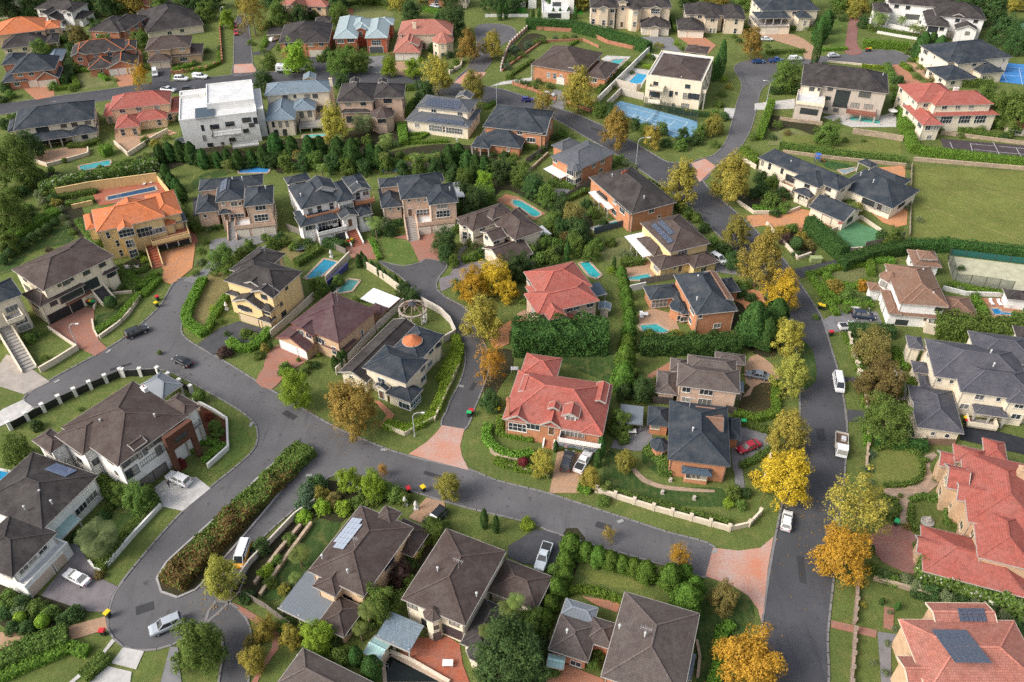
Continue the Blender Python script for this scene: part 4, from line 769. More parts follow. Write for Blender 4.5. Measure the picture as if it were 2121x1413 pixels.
H('the blue slate house with brick gable wall', 'orange brick house with blue slate roof, faded dormers and a red car beside it', 'S', (780,977,1325,1044), 'orange', 'slate',
  [([(780,977),(1325,1044),(1230,520),(815,467)],4.6,'h',{'pitch':0.46}), ([(600,672),(800,640),(800,530),(610,512)],2.9), ([(620,872),(720,925),(795,920),(650,765)],2.9,'o'), ([(1250,612),(1320,797),(1408,802),(1410,620)],2.9), ([(1050,712),(1265,717),(1255,590)],5.4,'g',{'r':'rust','pitch':0.5}), ([(1020,580),(1190,572),(1110,510)],4.9,'g',{'r':'rust','pitch':0.5}), ([(365,492),(370,642),(557,662)],2.7,'p',{'r':'zinc'}), ([(905,1095),(1165,1125),(1040,1050)],3.0,'h',{'r':'navy'})],
  {'w':[(980,1125),(1080,1135)], 'm':[(640,690),(735,940)]}, name='brick_house', trim=(0.1,0.11,0.12), frame=(0.68,0.6,0.45))
h = H('the big red tiled corner house', 'orange brick house with big red tiled roof, white gables and dormers on the corner', 'R', (720,702,1640,852), 'orange', 'red',
  [([(665,690),(1640,852),(1735,360),(860,250)],5.0,'h',{'pitch':0.5}), ([(830,270),(930,57),(1230,112),(1190,300)],4.9), ([(680,700),(935,742),(830,560)],4.9,'G',{'pitch':0.62}), ([(1030,752),(1235,785),(1150,640)],5.1,'G',{'pitch':0.7}), ([(1245,645),(1405,690),(1330,560)],7.0,'G',{'z0':4,'w':'white','pitch':0.6}), ([(1105,590),(1215,612),(1160,540)],7.0,'G',{'z0':4,'w':'white','pitch':0.6}), ([(700,500),(735,490)],9.5,'c',{'z0':0,'w':'clay'}), ([(1210,880),(1625,935),(1600,840)],3.9,'b',{'posts':False,'floor':(0.4,0.2,0.12),'w':'white'}), ([(1050,980),(1165,1000),(1130,810)],2.9,'t',{'zp':0,'floor':(0.45,0.16,0.07),'w':'white'}), ([(1480,600),(1640,850),(1450,830)],5.0), ([(1545,520),(1670,540),(1620,340)],6.2,'G',{'pitch':0.5,'z0':4,'w':'white'}), ([(820,425),(920,430),(960,280)],6.0,'G',{'pitch':0.5,'z0':4,'w':'white'})],
  {'b':[(800,775)], 'm':[(1325,695),(1160,612)], 'w':[(960,770),(1300,840),(1420,860)], 'd':[(1140,810)], 'G':[(1330,975)], 'g':[(1520,985)]}, name='brick_house', gcol=(0.3,0.35,0.4))
H('the big white house with dark portal', 'big white house with brown black roof, balconies and a brown entrance portal', 'P', (1065,1017,1660,592), 'white', 'brown',
  [([(1065,1017),(1655,592),(1130,322),(540,700)],8.4,'h',{'pitch':0.36}), ([(480,772),(748,927),(960,560)],8.2,'h',{'pitch':0.36}), ([(280,812),(445,922),(600,820),(450,740)],7.4), ([(1420,500),(1650,590),(1640,440)],8.35), ([(1210,1000),(1480,830),(1420,830)],5.6,'b',{'posts':True,'solid':False,'floor':(0.5,0.48,0.45)}), ([(1590,760),(1760,640),(1690,620)],5.6,'b',{'posts':True,'solid':False,'floor':(0.5,0.48,0.45)}), ([(1170,900),(1290,820),(1200,780)],8.9,'g'), ([(1280,332),(1385,420),(1605,322),(1390,222)],3.0,'v',{'r':'zinc','pitch':0.5}), ([(1230,345),(1295,345)],9.6,'c',{'z0':3,'w':'white'}), ([(470,900),(560,990),(640,900)],4.0,'p',{'r':'white'})],
  {'m':[(1110,1015),(1165,970),(1320,850),(1380,800),(1580,690),(1635,650),(850,995)], 't':[(1225,940),(1270,905)], 'l':[(1190,1075),(1395,905),(1135,1110)], 'g':[(1290,1150),(1400,1060)]}, name='rendered_house', frame=DK, gcol=(0.2,0.18,0.16))
h = H('the long white house with glass canopy', 'long white house with brown black roof, green glass canopy and two beige garages', 'U', (75,737,345,468), 'white', 'char',
  [([(610,67),(260,-10),(-170,260),(300,400)],5.4,'h',{'pitch':0.36}), ([(75,737),(335,432),(-100,480)],5.3,'h',{'pitch':0.36}), ([(135,790),(430,525),(350,480)],2.9,'f'), ([(310,445),(375,492),(500,347),(420,310)],3.0,'p',{'r':'teal'}), ([(0,420),(100,430),(20,560)],5.4)],
  {'w':[(525,290),(590,220)], 'm':[(150,680),(205,615),(265,540)], 'G':[(270,760)], 'g':[(385,645)]}, name='rendered_house', gcol=(0.58,0.46,0.36))
h.solar('U', [(330,5),(530,45),(420,82),(290,55)], 2, 6, (), (0.08,0.11,0.2))
# --- near row
h = H('the brown roofed house with white solar grid', 'cream house with brown hipped roof carrying a stepped grid of pale solar panels', 'V', (770,270,1110,412), 'peach', 'brown',
  [([(770,270),(1110,412),(790,860),(480,655)],5.4,'h',{'pitch':0.36}), ([(470,797),(610,852),(740,640),(610,600)],5.2,'h',{'pitch':0.36}), ([(510,1007),(660,1122),(760,950),(690,882)],2.9), ([(1040,362),(1210,422),(1105,602),(1010,560)],2.9), ([(880,372),(990,375),(930,270)],5.6), ([(245,927),(468,1027),(590,897),(420,692)],2.7,'p',{'r':'zinc'})],
  {'m':[(510,690),(690,870)], 'w':[(955,640)]}, name='rendered_house', frame=DK)
h.solar('V', [(720,350),(800,370),(680,545),(560,560)], 4, 6, {(0,3),(5,0)}, (0.3,0.34,0.4))  # pale panel colour: the sky's reflection is painted into it
H('the brown roofed house with turret bay', 'cream house with large brown hip roof, two storey turret bay and red paved yard', 'V', (1325,420,1710,567), 'cream', 'char',
  [([(1325,420),(1710,567),(1445,1047),(1045,862)],5.8,'h',{'pitch':0.38,'r':'brown'}), ([(1130,985),(1315,1000),(1225,890)],5.6,'o',{'r':'brown'}), ([(150,637),(450,732),(345,930),(30,822)],2.9,'h',{'crop':'W','r':'brown'}), ([(1415,1160),(1600,887),(1720,952),(1560,1160)],2.9), ([(1420,1240),(1610,1230),(1515,1130)],2.8,'o'), ([(880,1085),(1085,1207),(1160,1082),(985,962)],2.8,'p',{'r':'bluegrey'})],
  {'m':[(1105,920),(1375,1030)], 's':[(1190,1055),(1260,1060)], 'l':[(1200,1125),(1265,1130)], 'V':[(1375,1095)]}, name='rendered_house', frame=DK)
H('the faded brown hip roofed house', 'brick house under one large faded brown hip roof with low wing at the bottom edge', 'W', (925,830,1400,970), 'clay', 'faded',
  [([(925,830),(1400,970),(1290,1420),(765,1375)],5.4,'h',{'pitch':0.38}), ([(425,1202),(660,1267),(745,1060),(505,972)],2.9), ([(690,1010),(880,1040),(830,1200)],2.9), ([(540,872),(505,972),(705,1032),(745,932)],2.9,'v',{'r':'zinc'}), ([(1310,1210),(1375,1240),(1350,1390)],2.8,'p',{'r':'bluegrey'})], {'m':[(600,1300)]}, name='brick_house')
H('the grey roofed house at the bottom edge', 'low house with grey brown hip roof cut off by the bottom edge', 'V', (540,1262,850,1415), 'beige', 'faded', [([(540,1262),(870,1430),(230,1420)],3.0), ([(290,1330),(400,1400),(500,1300),(370,1245)],2.8,'p',{'r':'white'})], {}, name='bungalow')
H('the cream pool pavilion', 'small cream pavilion with brown roof beside the narrow blue pool', 'O', (1975,500,2121,515), 'white', 'char', [([(1975,500),(2180,525),(2080,430)],2.8)], {}, name='pavilion', cat='pavilion')
H('the small red roofed pavilion', 'small cream pavilion with pink red roof behind the clay court', 'D', (2010,900,2121,910), 'cream', 'red', [([(2010,895),(2160,912),(2090,860)],2.6)], {'b':[(2065,925)]}, name='pavilion', cat='pavilion')
H('the slate gazebo', 'small open gazebo with slate roof beside a curved pool', 'J', (660,232,750,277), 'cream', 'slate', [([(660,232),(750,277),(825,267),(740,212)],3.0,'v',{'pitch':0.5})], {}, name='gazebo', cat='gazebo', auto=False)
H('the cream house at the right edge', 'cream house corner with charcoal roof beside a tall hedge at the picture edge', 'O', (2065,860,2200,880), 'cream', 'char', [([(2065,865),(2200,885),(2180,760)],5.0)], {}, name='rendered_house')
H('the teal garden shed', 'small teal metal garden shed beside the faded brown hip roofed house', 'W', (430,1320,530,1340), 'taupe', 'teal', [([(425,1240),(520,1330),(535,1250)],2.2,'g',{'pitch':0.2})], {}, name='garden_shed', cat='shed', auto=False)
H('the cream garden shed', 'cream metal garden shed beside the dark pond', 'V', (795,1230,885,1275), 'cream', 'white', [([(790,1217),(885,1272),(970,1162),(865,1127)],2.2,'g',{'pitch':0.2,'r':'teal'})], {}, name='garden_shed', cat='shed', auto=False)
H('the blue aviary shed', 'small navy shed with pale blue sheet roof beside the red tiled house', 'M', (1870,610,1970,620), 'taupe', 'bluegrey', [([(1865,585),(1970,605),(1930,540)],2.3,'G',{'pitch':0.35,'w':'taupe'})], {}, name='garden_shed', cat='shed', auto=False)
# ------------------------------------------------------------------ ground, roads, drives, lawns, courts, pools
LAWN = (0.132, 0.172, 0.045)
sheet('ground', [Vector((-3000,-400,0)), Vector((3000,-400,0)), Vector((3000,5000,0)), Vector((-3000,5000,0))], -0.02, mat('grass', LAWN), world=True)
HARD = []       # outlines (world) where no kerb and no planting belongs
def zz(c, *ps): return cvs(c, ps)
AV = [(1702,1460),(1713,1310),(1724,1207),(1738,1080),(1748,979),(1753,885),(1744,814),(1734,765),(1720,720),(1703,663),(1683,628),(1659,592),(1626,542),(1590,505),(1556,469),(1516,433),(1478,402),(1455,375),(1431,338),(1386,337),(1345,315),(1306,292),(1250,262),(1200,240),(1153,224),(1101,205),(1050,188),(1010,180),(985,176),(936,170),(868,161),(806,153),(736,151),(632,150),(522,150),(471,157),(316,173),(259,181),(132,198),(0,217),(-80,228),
 (-80,250),(0,238),(193,212),(300,198),(424,186),(530,177),(640,176),(736,177),(830,184),(1000,210),(1060,222),(1144,245),(1207,280),(1278,320),(1318,346),(1412,414),(1492,490),(1523,520),(1554,563),(1577,594),(1610,625),(1636,660),(1650,720),(1655,780),(1658,830),(1656,885),(1645,950),(1630,1010),(1620,1050),(1607,1114),(1592,1200),(1580,1293),(1575,1380),(1572,1460)]
ST2 = [(1480,1135),(1380,1103),(1282,1071),(1138,1024),(1112,1017),(1027,996),(970,973),(900,958),(824,939),(763,916),(683,880),(563,810),(447,739),(400,713),(377,693),(375,674),(389,641),(415,587),(368,580),(330,637),(270,690),(222,723),(101,790),(50,826),(90,843),(200,793),(247,771),(283,765),(330,765),(363,774),(449,821),(513,861),(534,890),(531,925),(501,958),(436,1011),(362,1078),(256,1203),(231,1248),(224,1300),(256,1338),(298,1346),(356,1335),(426,1290),(470,1250),(494,1226),(520,1150),(542,1114),(622,1043),(679,989),(708,976),(750,984),(801,1000),(949,1046),(1096,1082),(1160,1107),(1359,1165),(1464,1194)]
LOOP = [(915,881),(925,855),(934,830),(953,794),(963,762),(965,736),(956,707),(941,674),(913,646),(878,625),(847,590),(828,571),(800,553),(786,542),(800,545),(836,552),(869,545),(882,536),(925,547),(906,578),(904,599),(922,616),(965,641),(988,681),(1000,707),(1010,735),(1012,765),(1000,801),(983,843),(961,890)]
SIDE = [(1435,338),(1478,322),(1504,294),(1516,255),(1525,220),(1537,176),(1522,146),(1526,135),(1553,126),(1664,120),(1714,117),(1755,113),(1793,105),(1851,105),(1886,120),(1875,132),(1837,138),(1770,133),(1705,129),(1650,140),(1602,167),(1576,187),(1567,222),(1555,265),(1540,294),(1515,325),(1482,346),(1455,374)]
CUL = [(985,177),(1000,150),(1016,130),(1024,105),(1042,91),(1066,76),(1066,62),(1045,52),(1005,50),(985,58),(988,80),(985,110),(970,140),(945,168)]
NORTH = [(484,156),(485,130),(485,100),(486,71),(490,42),(500,30),(512,42),(516,62),(520,100),(523,132),(528,150)]
DRV = [(426,1292),(449,1245),(492,1262),(516,1300),(518,1350),(505,1440),(455,1440),(464,1350),(456,1310)]
road_mat = {0: mat('asphalt', (0.086,0.087,0.094)), 1: mat('asphalt', (0.135,0.131,0.134)), 2: mat('asphalt', (0.108,0.106,0.11))}
ROADS = []
for pts, k, nm in ((AV,0,'road'), (ST2,1,'road'), (LOOP,2,'road'), (SIDE,1,'road'), (CUL,1,'road'), (NORTH,2,'road'), (DRV,2,'road')):
    o, P = sheet(nm, pts, 0.0, road_mat[k], smooth=True); ROADS.append((o, P)); HARD.append([(p.x, p.y) for p in P])
THR = [[(915,881),(962,889),(953,924),(957,945),(972,975),(846,941),(885,915),(905,895)], [(1477,1135),(1530,1141),(1575,1135),(1602,1112),(1590,1180),(1578,1295),(1570,1262),(1550,1235),(1520,1215),(1461,1194)],
 [(1433,338),(1460,329),(1484,345),(1465,362),(1449,378),(1438,360)], [(484,152),(484,134),(522,132),(532,150)], [(940,172),(965,150),(1008,150),(986,178)]]
for t in THR:
    o, P = sheet('road_threshold', t, 0.045, mat('worn', (0.52,0.215,0.13))); HARD.append([(p.x, p.y) for p in P])
PC = dict(tc=('paver',(0.46,0.2,0.11)), br=('paver',(0.36,0.16,0.11)), or_=('paver',(0.6,0.27,0.12)), sa=('paver',(0.46,0.28,0.17)), cg=('concrete',(0.2,0.195,0.2)), dk=('concrete',(0.075,0.075,0.08)), bl=('concrete',(0.035,0.037,0.042)), wh=('concrete',(0.5,0.48,0.45)), mr=('paver',(0.27,0.12,0.1)), st=('stone',(0.38,0.27,0.19)), cc=('concrete',(0.36,0.32,0.28)), rd=('paver',(0.4,0.12,0.065)), pu=('concrete',(0.19,0.17,0.175)))
def drive(name, col, c, *ps, smooth=False, z=0.07):
    o, P = sheet(name, cvs(c, ps), z, mat(*PC[col]), smooth=smooth, thick=0.06); HARD.append([(p.x, p.y) for p in P]); return o
D_ = lambda col, c, *ps, **k: drive('driveway', col, c, *ps, **k)
D_('tc','A',(200,775),(470,755),(480,845),(315,880)); D_('tc','A',(1000,675),(1160,645),(1175,750),(1050,768)); D_('dk','A',(1330,600),(1510,575),(1490,720),(1335,735)); D_('br','A',(1205,120),(1275,118),(1285,190),(1230,190))
D_('dk','B',(580,500),(755,485),(750,625),(640,637)); D_('cg','B',(1120,500),(1260,490),(1230,645),(1105,632)); D_('sa','B',(1345,545),(1485,540),(1478,670),(1345,657)); D_('dk','B',(270,360),(310,340),(300,400),(200,480),(100,485),(100,465),(210,430))
D_('cg','C',(1390,330),(1650,330),(1690,400),(1760,470),(1680,455),(1600,440),(1460,380),smooth=True); D_('tc','C',(1720,330),(1950,330),(2050,400),(1980,475),(1850,420)); D_('cg','C',(620,790),(690,800),(745,890),(705,965),(615,930)); D_('wh','C',(170,720),(440,680),(430,712),(60,762))
D_('sa','D',(245,245),(480,245),(620,320),(675,405),(575,418),(545,350),(400,300),smooth=True); D_('mr','D',(860,380),(865,250),(900,100),(960,20),(1000,30),(955,150),(940,300),(975,378),smooth=True); D_('tc','D',(1180,475),(1260,465),(1330,540),(1400,600),(1350,660),(1290,600),smooth=True); D_('sa','D',(1270,445),(1330,440),(1480,520),(1440,570),(1350,500)); D_('wh','D',(0,765),(78,770),(60,842),(0,830)); D_('wh','D',(215,735),(500,700),(500,770),(215,780))
D_('or_','I',(1450,710),(1800,690),(1950,650),(2121,690),(2230,800),(2121,830),(1950,845),(1620,795),(1530,812)); D_('cg','I',(1195,1110),(1400,1130),(1490,1245),(1200,1205))
D_('rd','E',(1600,700),(1660,730),(1745,940),(1690,960),(1660,840)); D_('or_','K',(1370,110),(1720,15),(1690,240),(1565,342),(1510,378),(1420,350),(1440,260)); D_('cg','F',(160,935),(390,890),(735,845),(745,870),(540,980),(330,1060),(200,1180),(60,1273),(0,1300),(-90,1280),(60,1200),(150,1090),smooth=True)
D_('br','K',(430,745),(750,580),(830,590),(825,740),(860,860),(945,942),(840,1008),(700,940)); D_('dk','L',(40,905),(240,760),(400,705),(645,780),(560,880),(330,900),(180,1005)); D_('br','Q',(550,302),(620,180),(640,90),(740,-20),(1050,20),(1060,80),(900,180),(800,255),(690,372),smooth=True)
D_('br','F',(1330,985),(1540,925),(1640,1092),(1400,1085)); D_('br','G',(60,900),(330,845),(560,830),(480,900),(465,1100),(350,1085),(290,1112),(200,922)); D_('pu','M',(460,330),(480,445),(700,340),(960,240),(850,170),(690,205),(645,120),(740,20),(650,60),(620,180),(560,300))
D_('or_','M',(875,822),(1090,700),(1250,690),(1255,725),(1080,790),(1080,900),(960,955)); D_('sa','R',(1120,1420),(1200,1010),(1440,1030),(1560,1020),(1460,1200),(1430,1300),(1405,1420)); D_('sa','S',(1455,150),(1560,60),(1745,205),(1735,305),(1600,310),(1530,350),(1500,420),(1430,440),(1505,350),(1460,310),smooth=True)
D_('cg','S',(1405,690),(1640,740),(1690,880),(1420,1042),(1350,1085),(1330,900),(1400,800)); D_('or_','N',(1335,400),(1420,410),(1600,440),(1635,540),(1480,645),(1440,560),(1370,520)); D_('dk','J',(95,1180),(500,1090),(505,1155),(135,1265)); D_('cg','O',(358,692),(520,600),(830,620),(895,772),(720,752),(560,792),(400,802))
D_('dk','T',(570,545),(740,560),(730,655),(570,652)); D_('dk','T',(528,260),(655,265),(660,303),(535,300)); D_('bl','T',(1060,690),(1200,690),(1200,805),(1060,805)); D_('bl','T',(1570,690),(1640,690),(1900,740),(2121,800),(2200,960),(1560,810)); D_('mr','X',(860,480),(930,430),(1000,395),(1100,410),(1175,470),(1170,570),(1215,725),(1100,705),(960,640),(890,560))
D_('pu','U',(265,855),(440,640),(520,545),(560,620),(640,740),(762,797),(720,860),(695,962),(560,958)); D_('wh','U',(980,170),(1090,90),(1270,90),(1362,162),(1180,308),(1050,280),(1020,200)); D_('sa','U',(225,1110),(680,990),(695,1072),(440,1150),(225,1190)); D_('sa','U',(-40,1110),(70,1070),(210,1115),(210,1195),(-40,1300)); D_('wh','U',(795,1190),(932,1215),(880,1332),(720,1292)); D_('wh','U',(700,1312),(852,1348),(840,1430),(560,1430)); D_('cg','U',(1100,1185),(1150,1190),(1175,1430),(1035,1430))
D_('cc','P',(-40,200),(60,60),(150,100),(340,232),(442,302),(212,412),(-40,330)); D_('wh','P',(20,545),(200,462),(305,535),(200,605),(-20,705),(-20,585)); D_('dk','W',(165,535),(350,422),(500,462),(520,525),(500,600),(420,690),(340,660),(250,645),(160,605)); D_('sa','V',(1195,222),(1312,252),(1320,300),(1200,402),(1080,352)); D_('dk','L',(1290,1135),(1420,1180),(1720,960),(1890,760),(1850,700),(1700,760))
P_ = lambda col, c, *ps, **k: drive('patio', col, c, *ps, **k)
P_('tc','S',(540,282),(690,190),(800,125),(820,190),(700,250),(690,392),(620,360)); P_('cg','S',(275,885),(330,750),(620,680),(660,885),(520,912)); P_('rd','V',(950,1232),(1100,1200),(1140,1130),(1330,1120),(1410,1170),(1430,1300),(1480,1430),(1330,1430),(1100,1272)); P_('tc','W',(400,1420),(440,1350),(540,1300),(780,1395),(780,1430)); P_('tc','W',(640,860),(890,900),(870,965),(740,920)); P_('rd','E',(810,490),(1400,395),(1475,500),(1300,560),(880,620),(830,570))
P_('sa','E',(300,190),(360,150),(600,110),(770,120),(785,180),(600,230),(420,275),(320,245),smooth=True); P_('sa','A',(1005,1130),(1230,1200),(1480,1140),(1560,1170),(1350,1230),(1130,1373),(1020,1290)); P_('sa','N',(520,640),(640,590),(830,640),(880,780),(850,810),(680,730),(530,740)); P_('sa','N',(400,230),(640,170),(690,260),(640,330),(400,330)); P_('or_','J',(740,650),(840,720),(1100,640),(1090,790),(1000,810),(880,770)); P_('or_','J',(780,290),(1080,270),(1075,430),(870,300)); P_('sa','M',(1240,700),(1150,690),(1150,640),(1245,590)); P_('tc','O',(1700,500),(1980,500),(2121,640),(1840,670))
P_('wh','D',(690,830),(860,800),(1120,820),(1220,780),(1215,900),(900,900)); P_('wh','C',(1090,490),(1300,500),(1190,610),(1040,520)); P_('wh','C',(1180,730),(1320,600),(1480,620),(1380,790)); P_('tc','G',(960,580),(1050,520),(1150,540),(1400,690),(1300,750),(1080,620)); P_('rd','B',(840,75),(980,75),(985,150),(840,155)); P_('tc','I',(1720,540),(1790,470),(1850,500),(1800,580)); P_('dk','F',(0,560),(60,540),(60,700),(0,720)); P_('cg','G',(1480,480),(1590,460),(1640,520),(1540,580)); P_('tc','A',(1195,430),(1240,430),(1260,570),(1210,580))
P_('sa','P',(1690,480),(1760,470),(1760,560),(1690,560)); P_('cg','U',(400,620),(440,520),(500,520),(520,560),(440,640))
W_ = lambda col, c, *ps, **k: drive('path', col, c, *ps, **k)
W_('br','X',(625,1015),(920,1080),(915,1128),(625,1062)); W_('br','X',(968,925),(1032,940),(1025,1082),(963,1062)); W_('cg','X',(925,1090),(1100,1110),(1060,1170),(1012,1180),(1012,1430),(950,1430),(930,1150)); W_('st','X',(960,170),(1100,160),(1240,80),(1325,130),(1230,210),(1120,255),(1120,390),(1070,390),(1062,250),(980,200)); W_('st','T',(1230,960),(1330,920),(1360,950),(1290,1010),(1310,1110),(1400,1180),(1250,1220),(880,1273),(900,1240),(1100,1230),(1240,1120)); W_('cg','S',(1360,1060),(1430,1060),(1455,1232),(1370,1232))
W_('st','S',(455,1070),(490,1060),(580,1150),(700,1200),(900,1230),(1190,1255),(1190,1273),(880,1262),(670,1230),(550,1180),smooth=True); W_('cc','T',(940,170),(1040,110),(1060,260),(1120,460),(950,460),(1030,300)); W_('tc','Q',(1590,470),(1640,470),(1770,590),(1700,720),(1640,690),(1700,600)); W_('br','V',(-60,900),(60,960),(180,1040),(250,1100),(240,1200),(140,1330),(100,1430),(60,1430),(120,1310),(200,1190),(200,1110),(40,1000),smooth=True); W_('br','K',(960,470),(1040,470),(1100,370),(1060,360)); W_('wh','U',(640,1250),(725,1135),(745,1150),(600,1320),(460,1430),(430,1430)); W_('wh','K',(1080,210),(1220,210),(1230,250),(1100,240))
# lawns of other tones, garden beds
LW = dict(dry=(0.24,0.2,0.085), dark=(0.05,0.095,0.025), lush=(0.115,0.175,0.04), pale=(0.19,0.205,0.08), turf=(0.03,0.26,0.02), olive=(0.175,0.2,0.05), synth=(0.035,0.1,0.03))
def lawn(k, c, *ps, smooth=True, name='lawn'):
    sheet(name, cvs(c, ps), 0.01, mat('grass', LW[k]), smooth=smooth)
lawn('dry','L',(150,280),(310,300),(300,440),(200,620),(120,790),(10,750),(0,650),(60,480)); lawn('lush','F',(1660,900),(1900,925),(1985,1110),(1850,1160),(1700,1130),smooth=False); lawn('olive','J',(1130,262),(2400,340),(2400,990),(1110,890),smooth=False,name='playing_field'); lawn('dark','E',(-60,1200),(130,1020),(420,850),(600,810),(660,870),(600,950),(300,1020),(120,1190),(0,1230)); lawn('dark','K',(850,650),(1000,610),(1160,460),(1200,470),(1000,690),(860,770)); lawn('olive','T',(830,880),(960,870),(1150,910),(1220,1010),(1200,1150),(1000,1210),(830,1180),(820,1000)); lawn('dark','R',(1230,110),(1740,60),(1760,330),(1590,300),(1400,220)); lawn('lush','Z',(475,870),(510,895),(515,935),(420,1000),(385,1040),(440,985),(470,940)); lawn('dark','V',(480,360),(650,370),(620,440),(330,800),(200,900),(130,870),(200,700),(420,430)); lawn('lush','D',(740,150),(860,120),(860,320),(740,330),smooth=False)
lawn('pale','D',(340,940),(480,910),(620,960),(720,1025),(300,1030),smooth=False); lawn('olive','J',(0,0),(300,0),(1040,60),(1045,180),(480,170),(300,110),(0,80),smooth=False); lawn('dry','L',(700,60),(980,10),(1030,50),(890,190),(820,120)); lawn('synth','J',(330,220),(480,240),(650,280),(560,320),(400,290)); lawn('turf','C',(215,70),(375,70),(395,142),(195,148),smooth=False); lawn('turf','C',(800,30),(880,30),(880,130),(770,110),smooth=False); lawn('pale','B',(990,80),(1280,95),(1330,140),(1200,160),(1000,150)); lawn('dark','G',(1380,770),(1500,740),(1680,850),(1600,960),(1480,900)); lawn('pale','I',(200,960),(420,900),(480,1010),(380,1080),(230,1110)); lawn('dark','U',(690,240),(960,300),(760,560),(720,420)); lawn('dark','S',(540,920),(780,1000),(760,1140),(560,1020)); lawn('dark','S',(260,900),(460,1080),(800,1220),(1250,1240),(1250,1400),(300,1290)); lawn('pale','O',(430,250),(720,230),(730,330),(640,380),(440,340)); lawn('dark','F',(0,400),(120,330),(300,300),(330,330),(180,400),(0,470)); lawn('olive','W',(620,690),(830,720),(1080,790),(1000,820),(700,760)); lawn('dark','W',(1400,900),(1640,830),(1760,1000),(1560,1413),(1380,1413),(1390,1000)); lawn('pale','A',(700,640),(870,650),(900,700),(1000,740),(720,780),(690,700)); lawn('dark','Z',(1640,700),(1680,720),(1690,790),(1650,800))
def bed(c, *ps, col=(0.06,0.045,0.03), smooth=True):
    sheet('garden_bed', cvs(c, ps), 0.034, mat('soil', col), smooth=smooth)
bed('C',(200,600),(250,470),(400,300),(560,330),(420,420),(240,570)); bed('V',(380,300),(560,110),(800,200),(980,130),(1050,230),(760,270),(650,380),(480,350),(350,380)); bed('P',(1690,500),(1760,500),(1900,600),(1990,640),(1985,860),(1830,800),col=(0.16,0.05,0.035)); bed('K',(1080,200),(1330,100),(1350,170),(1230,280),(1090,260)); bed('E',(330,380),(560,350),(760,760),(700,900),(560,700),(420,560)); bed('V',(-60,780),(120,520),(360,370),(420,420),(130,790),(100,870),(-60,860)); bed('G',(850,330),(1050,270),(1300,400),(1500,540),(1780,700),(1800,860),(1650,860),(1430,680),(1050,480),(900,600),(640,640),(680,500)); bed('U',(-60,760),(180,830),(400,900),(560,930),(530,990),(220,1100),(60,1080),(-60,960)); bed('V',(960,520),(1050,560),(1180,480),(1330,420),(1200,620),(1060,850),(960,900),(750,1120),(740,900)); bed('W',(380,880),(440,740),(540,420),(660,480),(600,700),(440,1040),(400,1400),(0,1400),(0,1250),(300,900)); bed('F',(650,60),(1560,60),(1600,300),(1400,280),(900,300),(740,330)); bed('I',(1380,560),(1500,480),(1760,600),(1800,660),(1530,660)); bed('I',(1640,790),(1800,760),(1970,880),(2080,1000),(1990,1060)); bed('S',(1420,340),(1700,310),(1690,580),(1400,600),(1420,450),col=(0.1,0.07,0.035)); bed('D',(300,830),(380,820),(640,880),(700,960),(640,960),(480,905),(340,930)); bed('B',(960,1150),(1200,1080),(1440,1130),(1300,1273),(700,1273),(700,1210)); bed('E',(1180,200),(1700,90),(2121,130),(2121,240),(1700,240),(1400,330),(1060,350)); bed('T',(780,0),(900,0),(980,420),(760,400),col=(0.09,0.05,0.035)); bed('G',(0,160),(500,80),(930,140),(930,350),(520,320),(0,280)); bed('N',(1360,560),(1500,480),(1740,560),(1760,960),(1560,1000),(1360,800)); bed('R',(520,80),(740,20),(760,200),(640,380),(520,600),(480,500)); bed('X',(920,700),(1280,760),(1872,960),(1872,1060),(1280,860),(900,760))
# courts
def court(col, c, *ps, lines=None):
    o, P = sheet('sports_court', cvs(c, ps), 0.05, mat('concrete', col)); HARD.append([(p.x, p.y) for p in P])
    if lines:
        mb = MB()
        for a, b in lines: mb.bar(g(*cv(c, a), 0.07), g(*cv(c, b), 0.07), 0.11, 0.012)
        q = mb.build('court_line', mat('paint', (0.7,0.7,0.68))); q.parent = o; q.matrix_parent_inverse = Matrix.Translation(-Vector(o.location))
    return o
court((0.16,0.3,0.42),'C',(1210,890),(1890,1070),(1880,1200),(1690,1215),(1390,1090),(1110,945), lines=[((1260,940),(1800,1075)),((1800,1075),(1720,1170)),((1720,1170),(1190,970)),((1350,990),(1310,1030)),((1690,1060),(1620,1120)),((1330,1010),(1660,1095)),((1500,1005),(1430,1070))])
court((0.06,0.22,0.5),'D',(1920,440),(2200,465),(2200,610),(1950,580), lines=[((1950,470),(2200,490)),((1950,470),(2000,580)),((1975,530),(2200,550)),((2085,480),(2110,600)),((1960,490),(2200,510))])
court((0.075,0.06,0.065),'J',(1380,30),(2300,110),(2300,225),(1420,125), lines=[((1470,60),(1500,130)),((1650,75),(1670,150)),((1650,75),(1850,95)),((1680,125),(1900,150)),((1850,60),(1910,180)),((1900,98),(2200,125)),((2050,110),(2100,195)),((1900,150),(2200,175))])
court((0.46,0.44,0.31),'O',(1470,130),(2300,230),(2300,470),(1990,440),(1500,365),(1450,200))
court((0.1,0.23,0.11),'J',(640,760),(860,850),(800,960),(520,1012),(470,860), lines=[((520,900),(610,910)),((610,910),(640,935)),((640,935),(600,980)),((600,980),(520,1000)),((545,900),(600,935))])
court((0.1,0.22,0.13),'D',(1900,125),(2200,165),(2200,220),(1930,210), lines=[((1940,150),(2200,180)),((2060,160),(2075,200))])
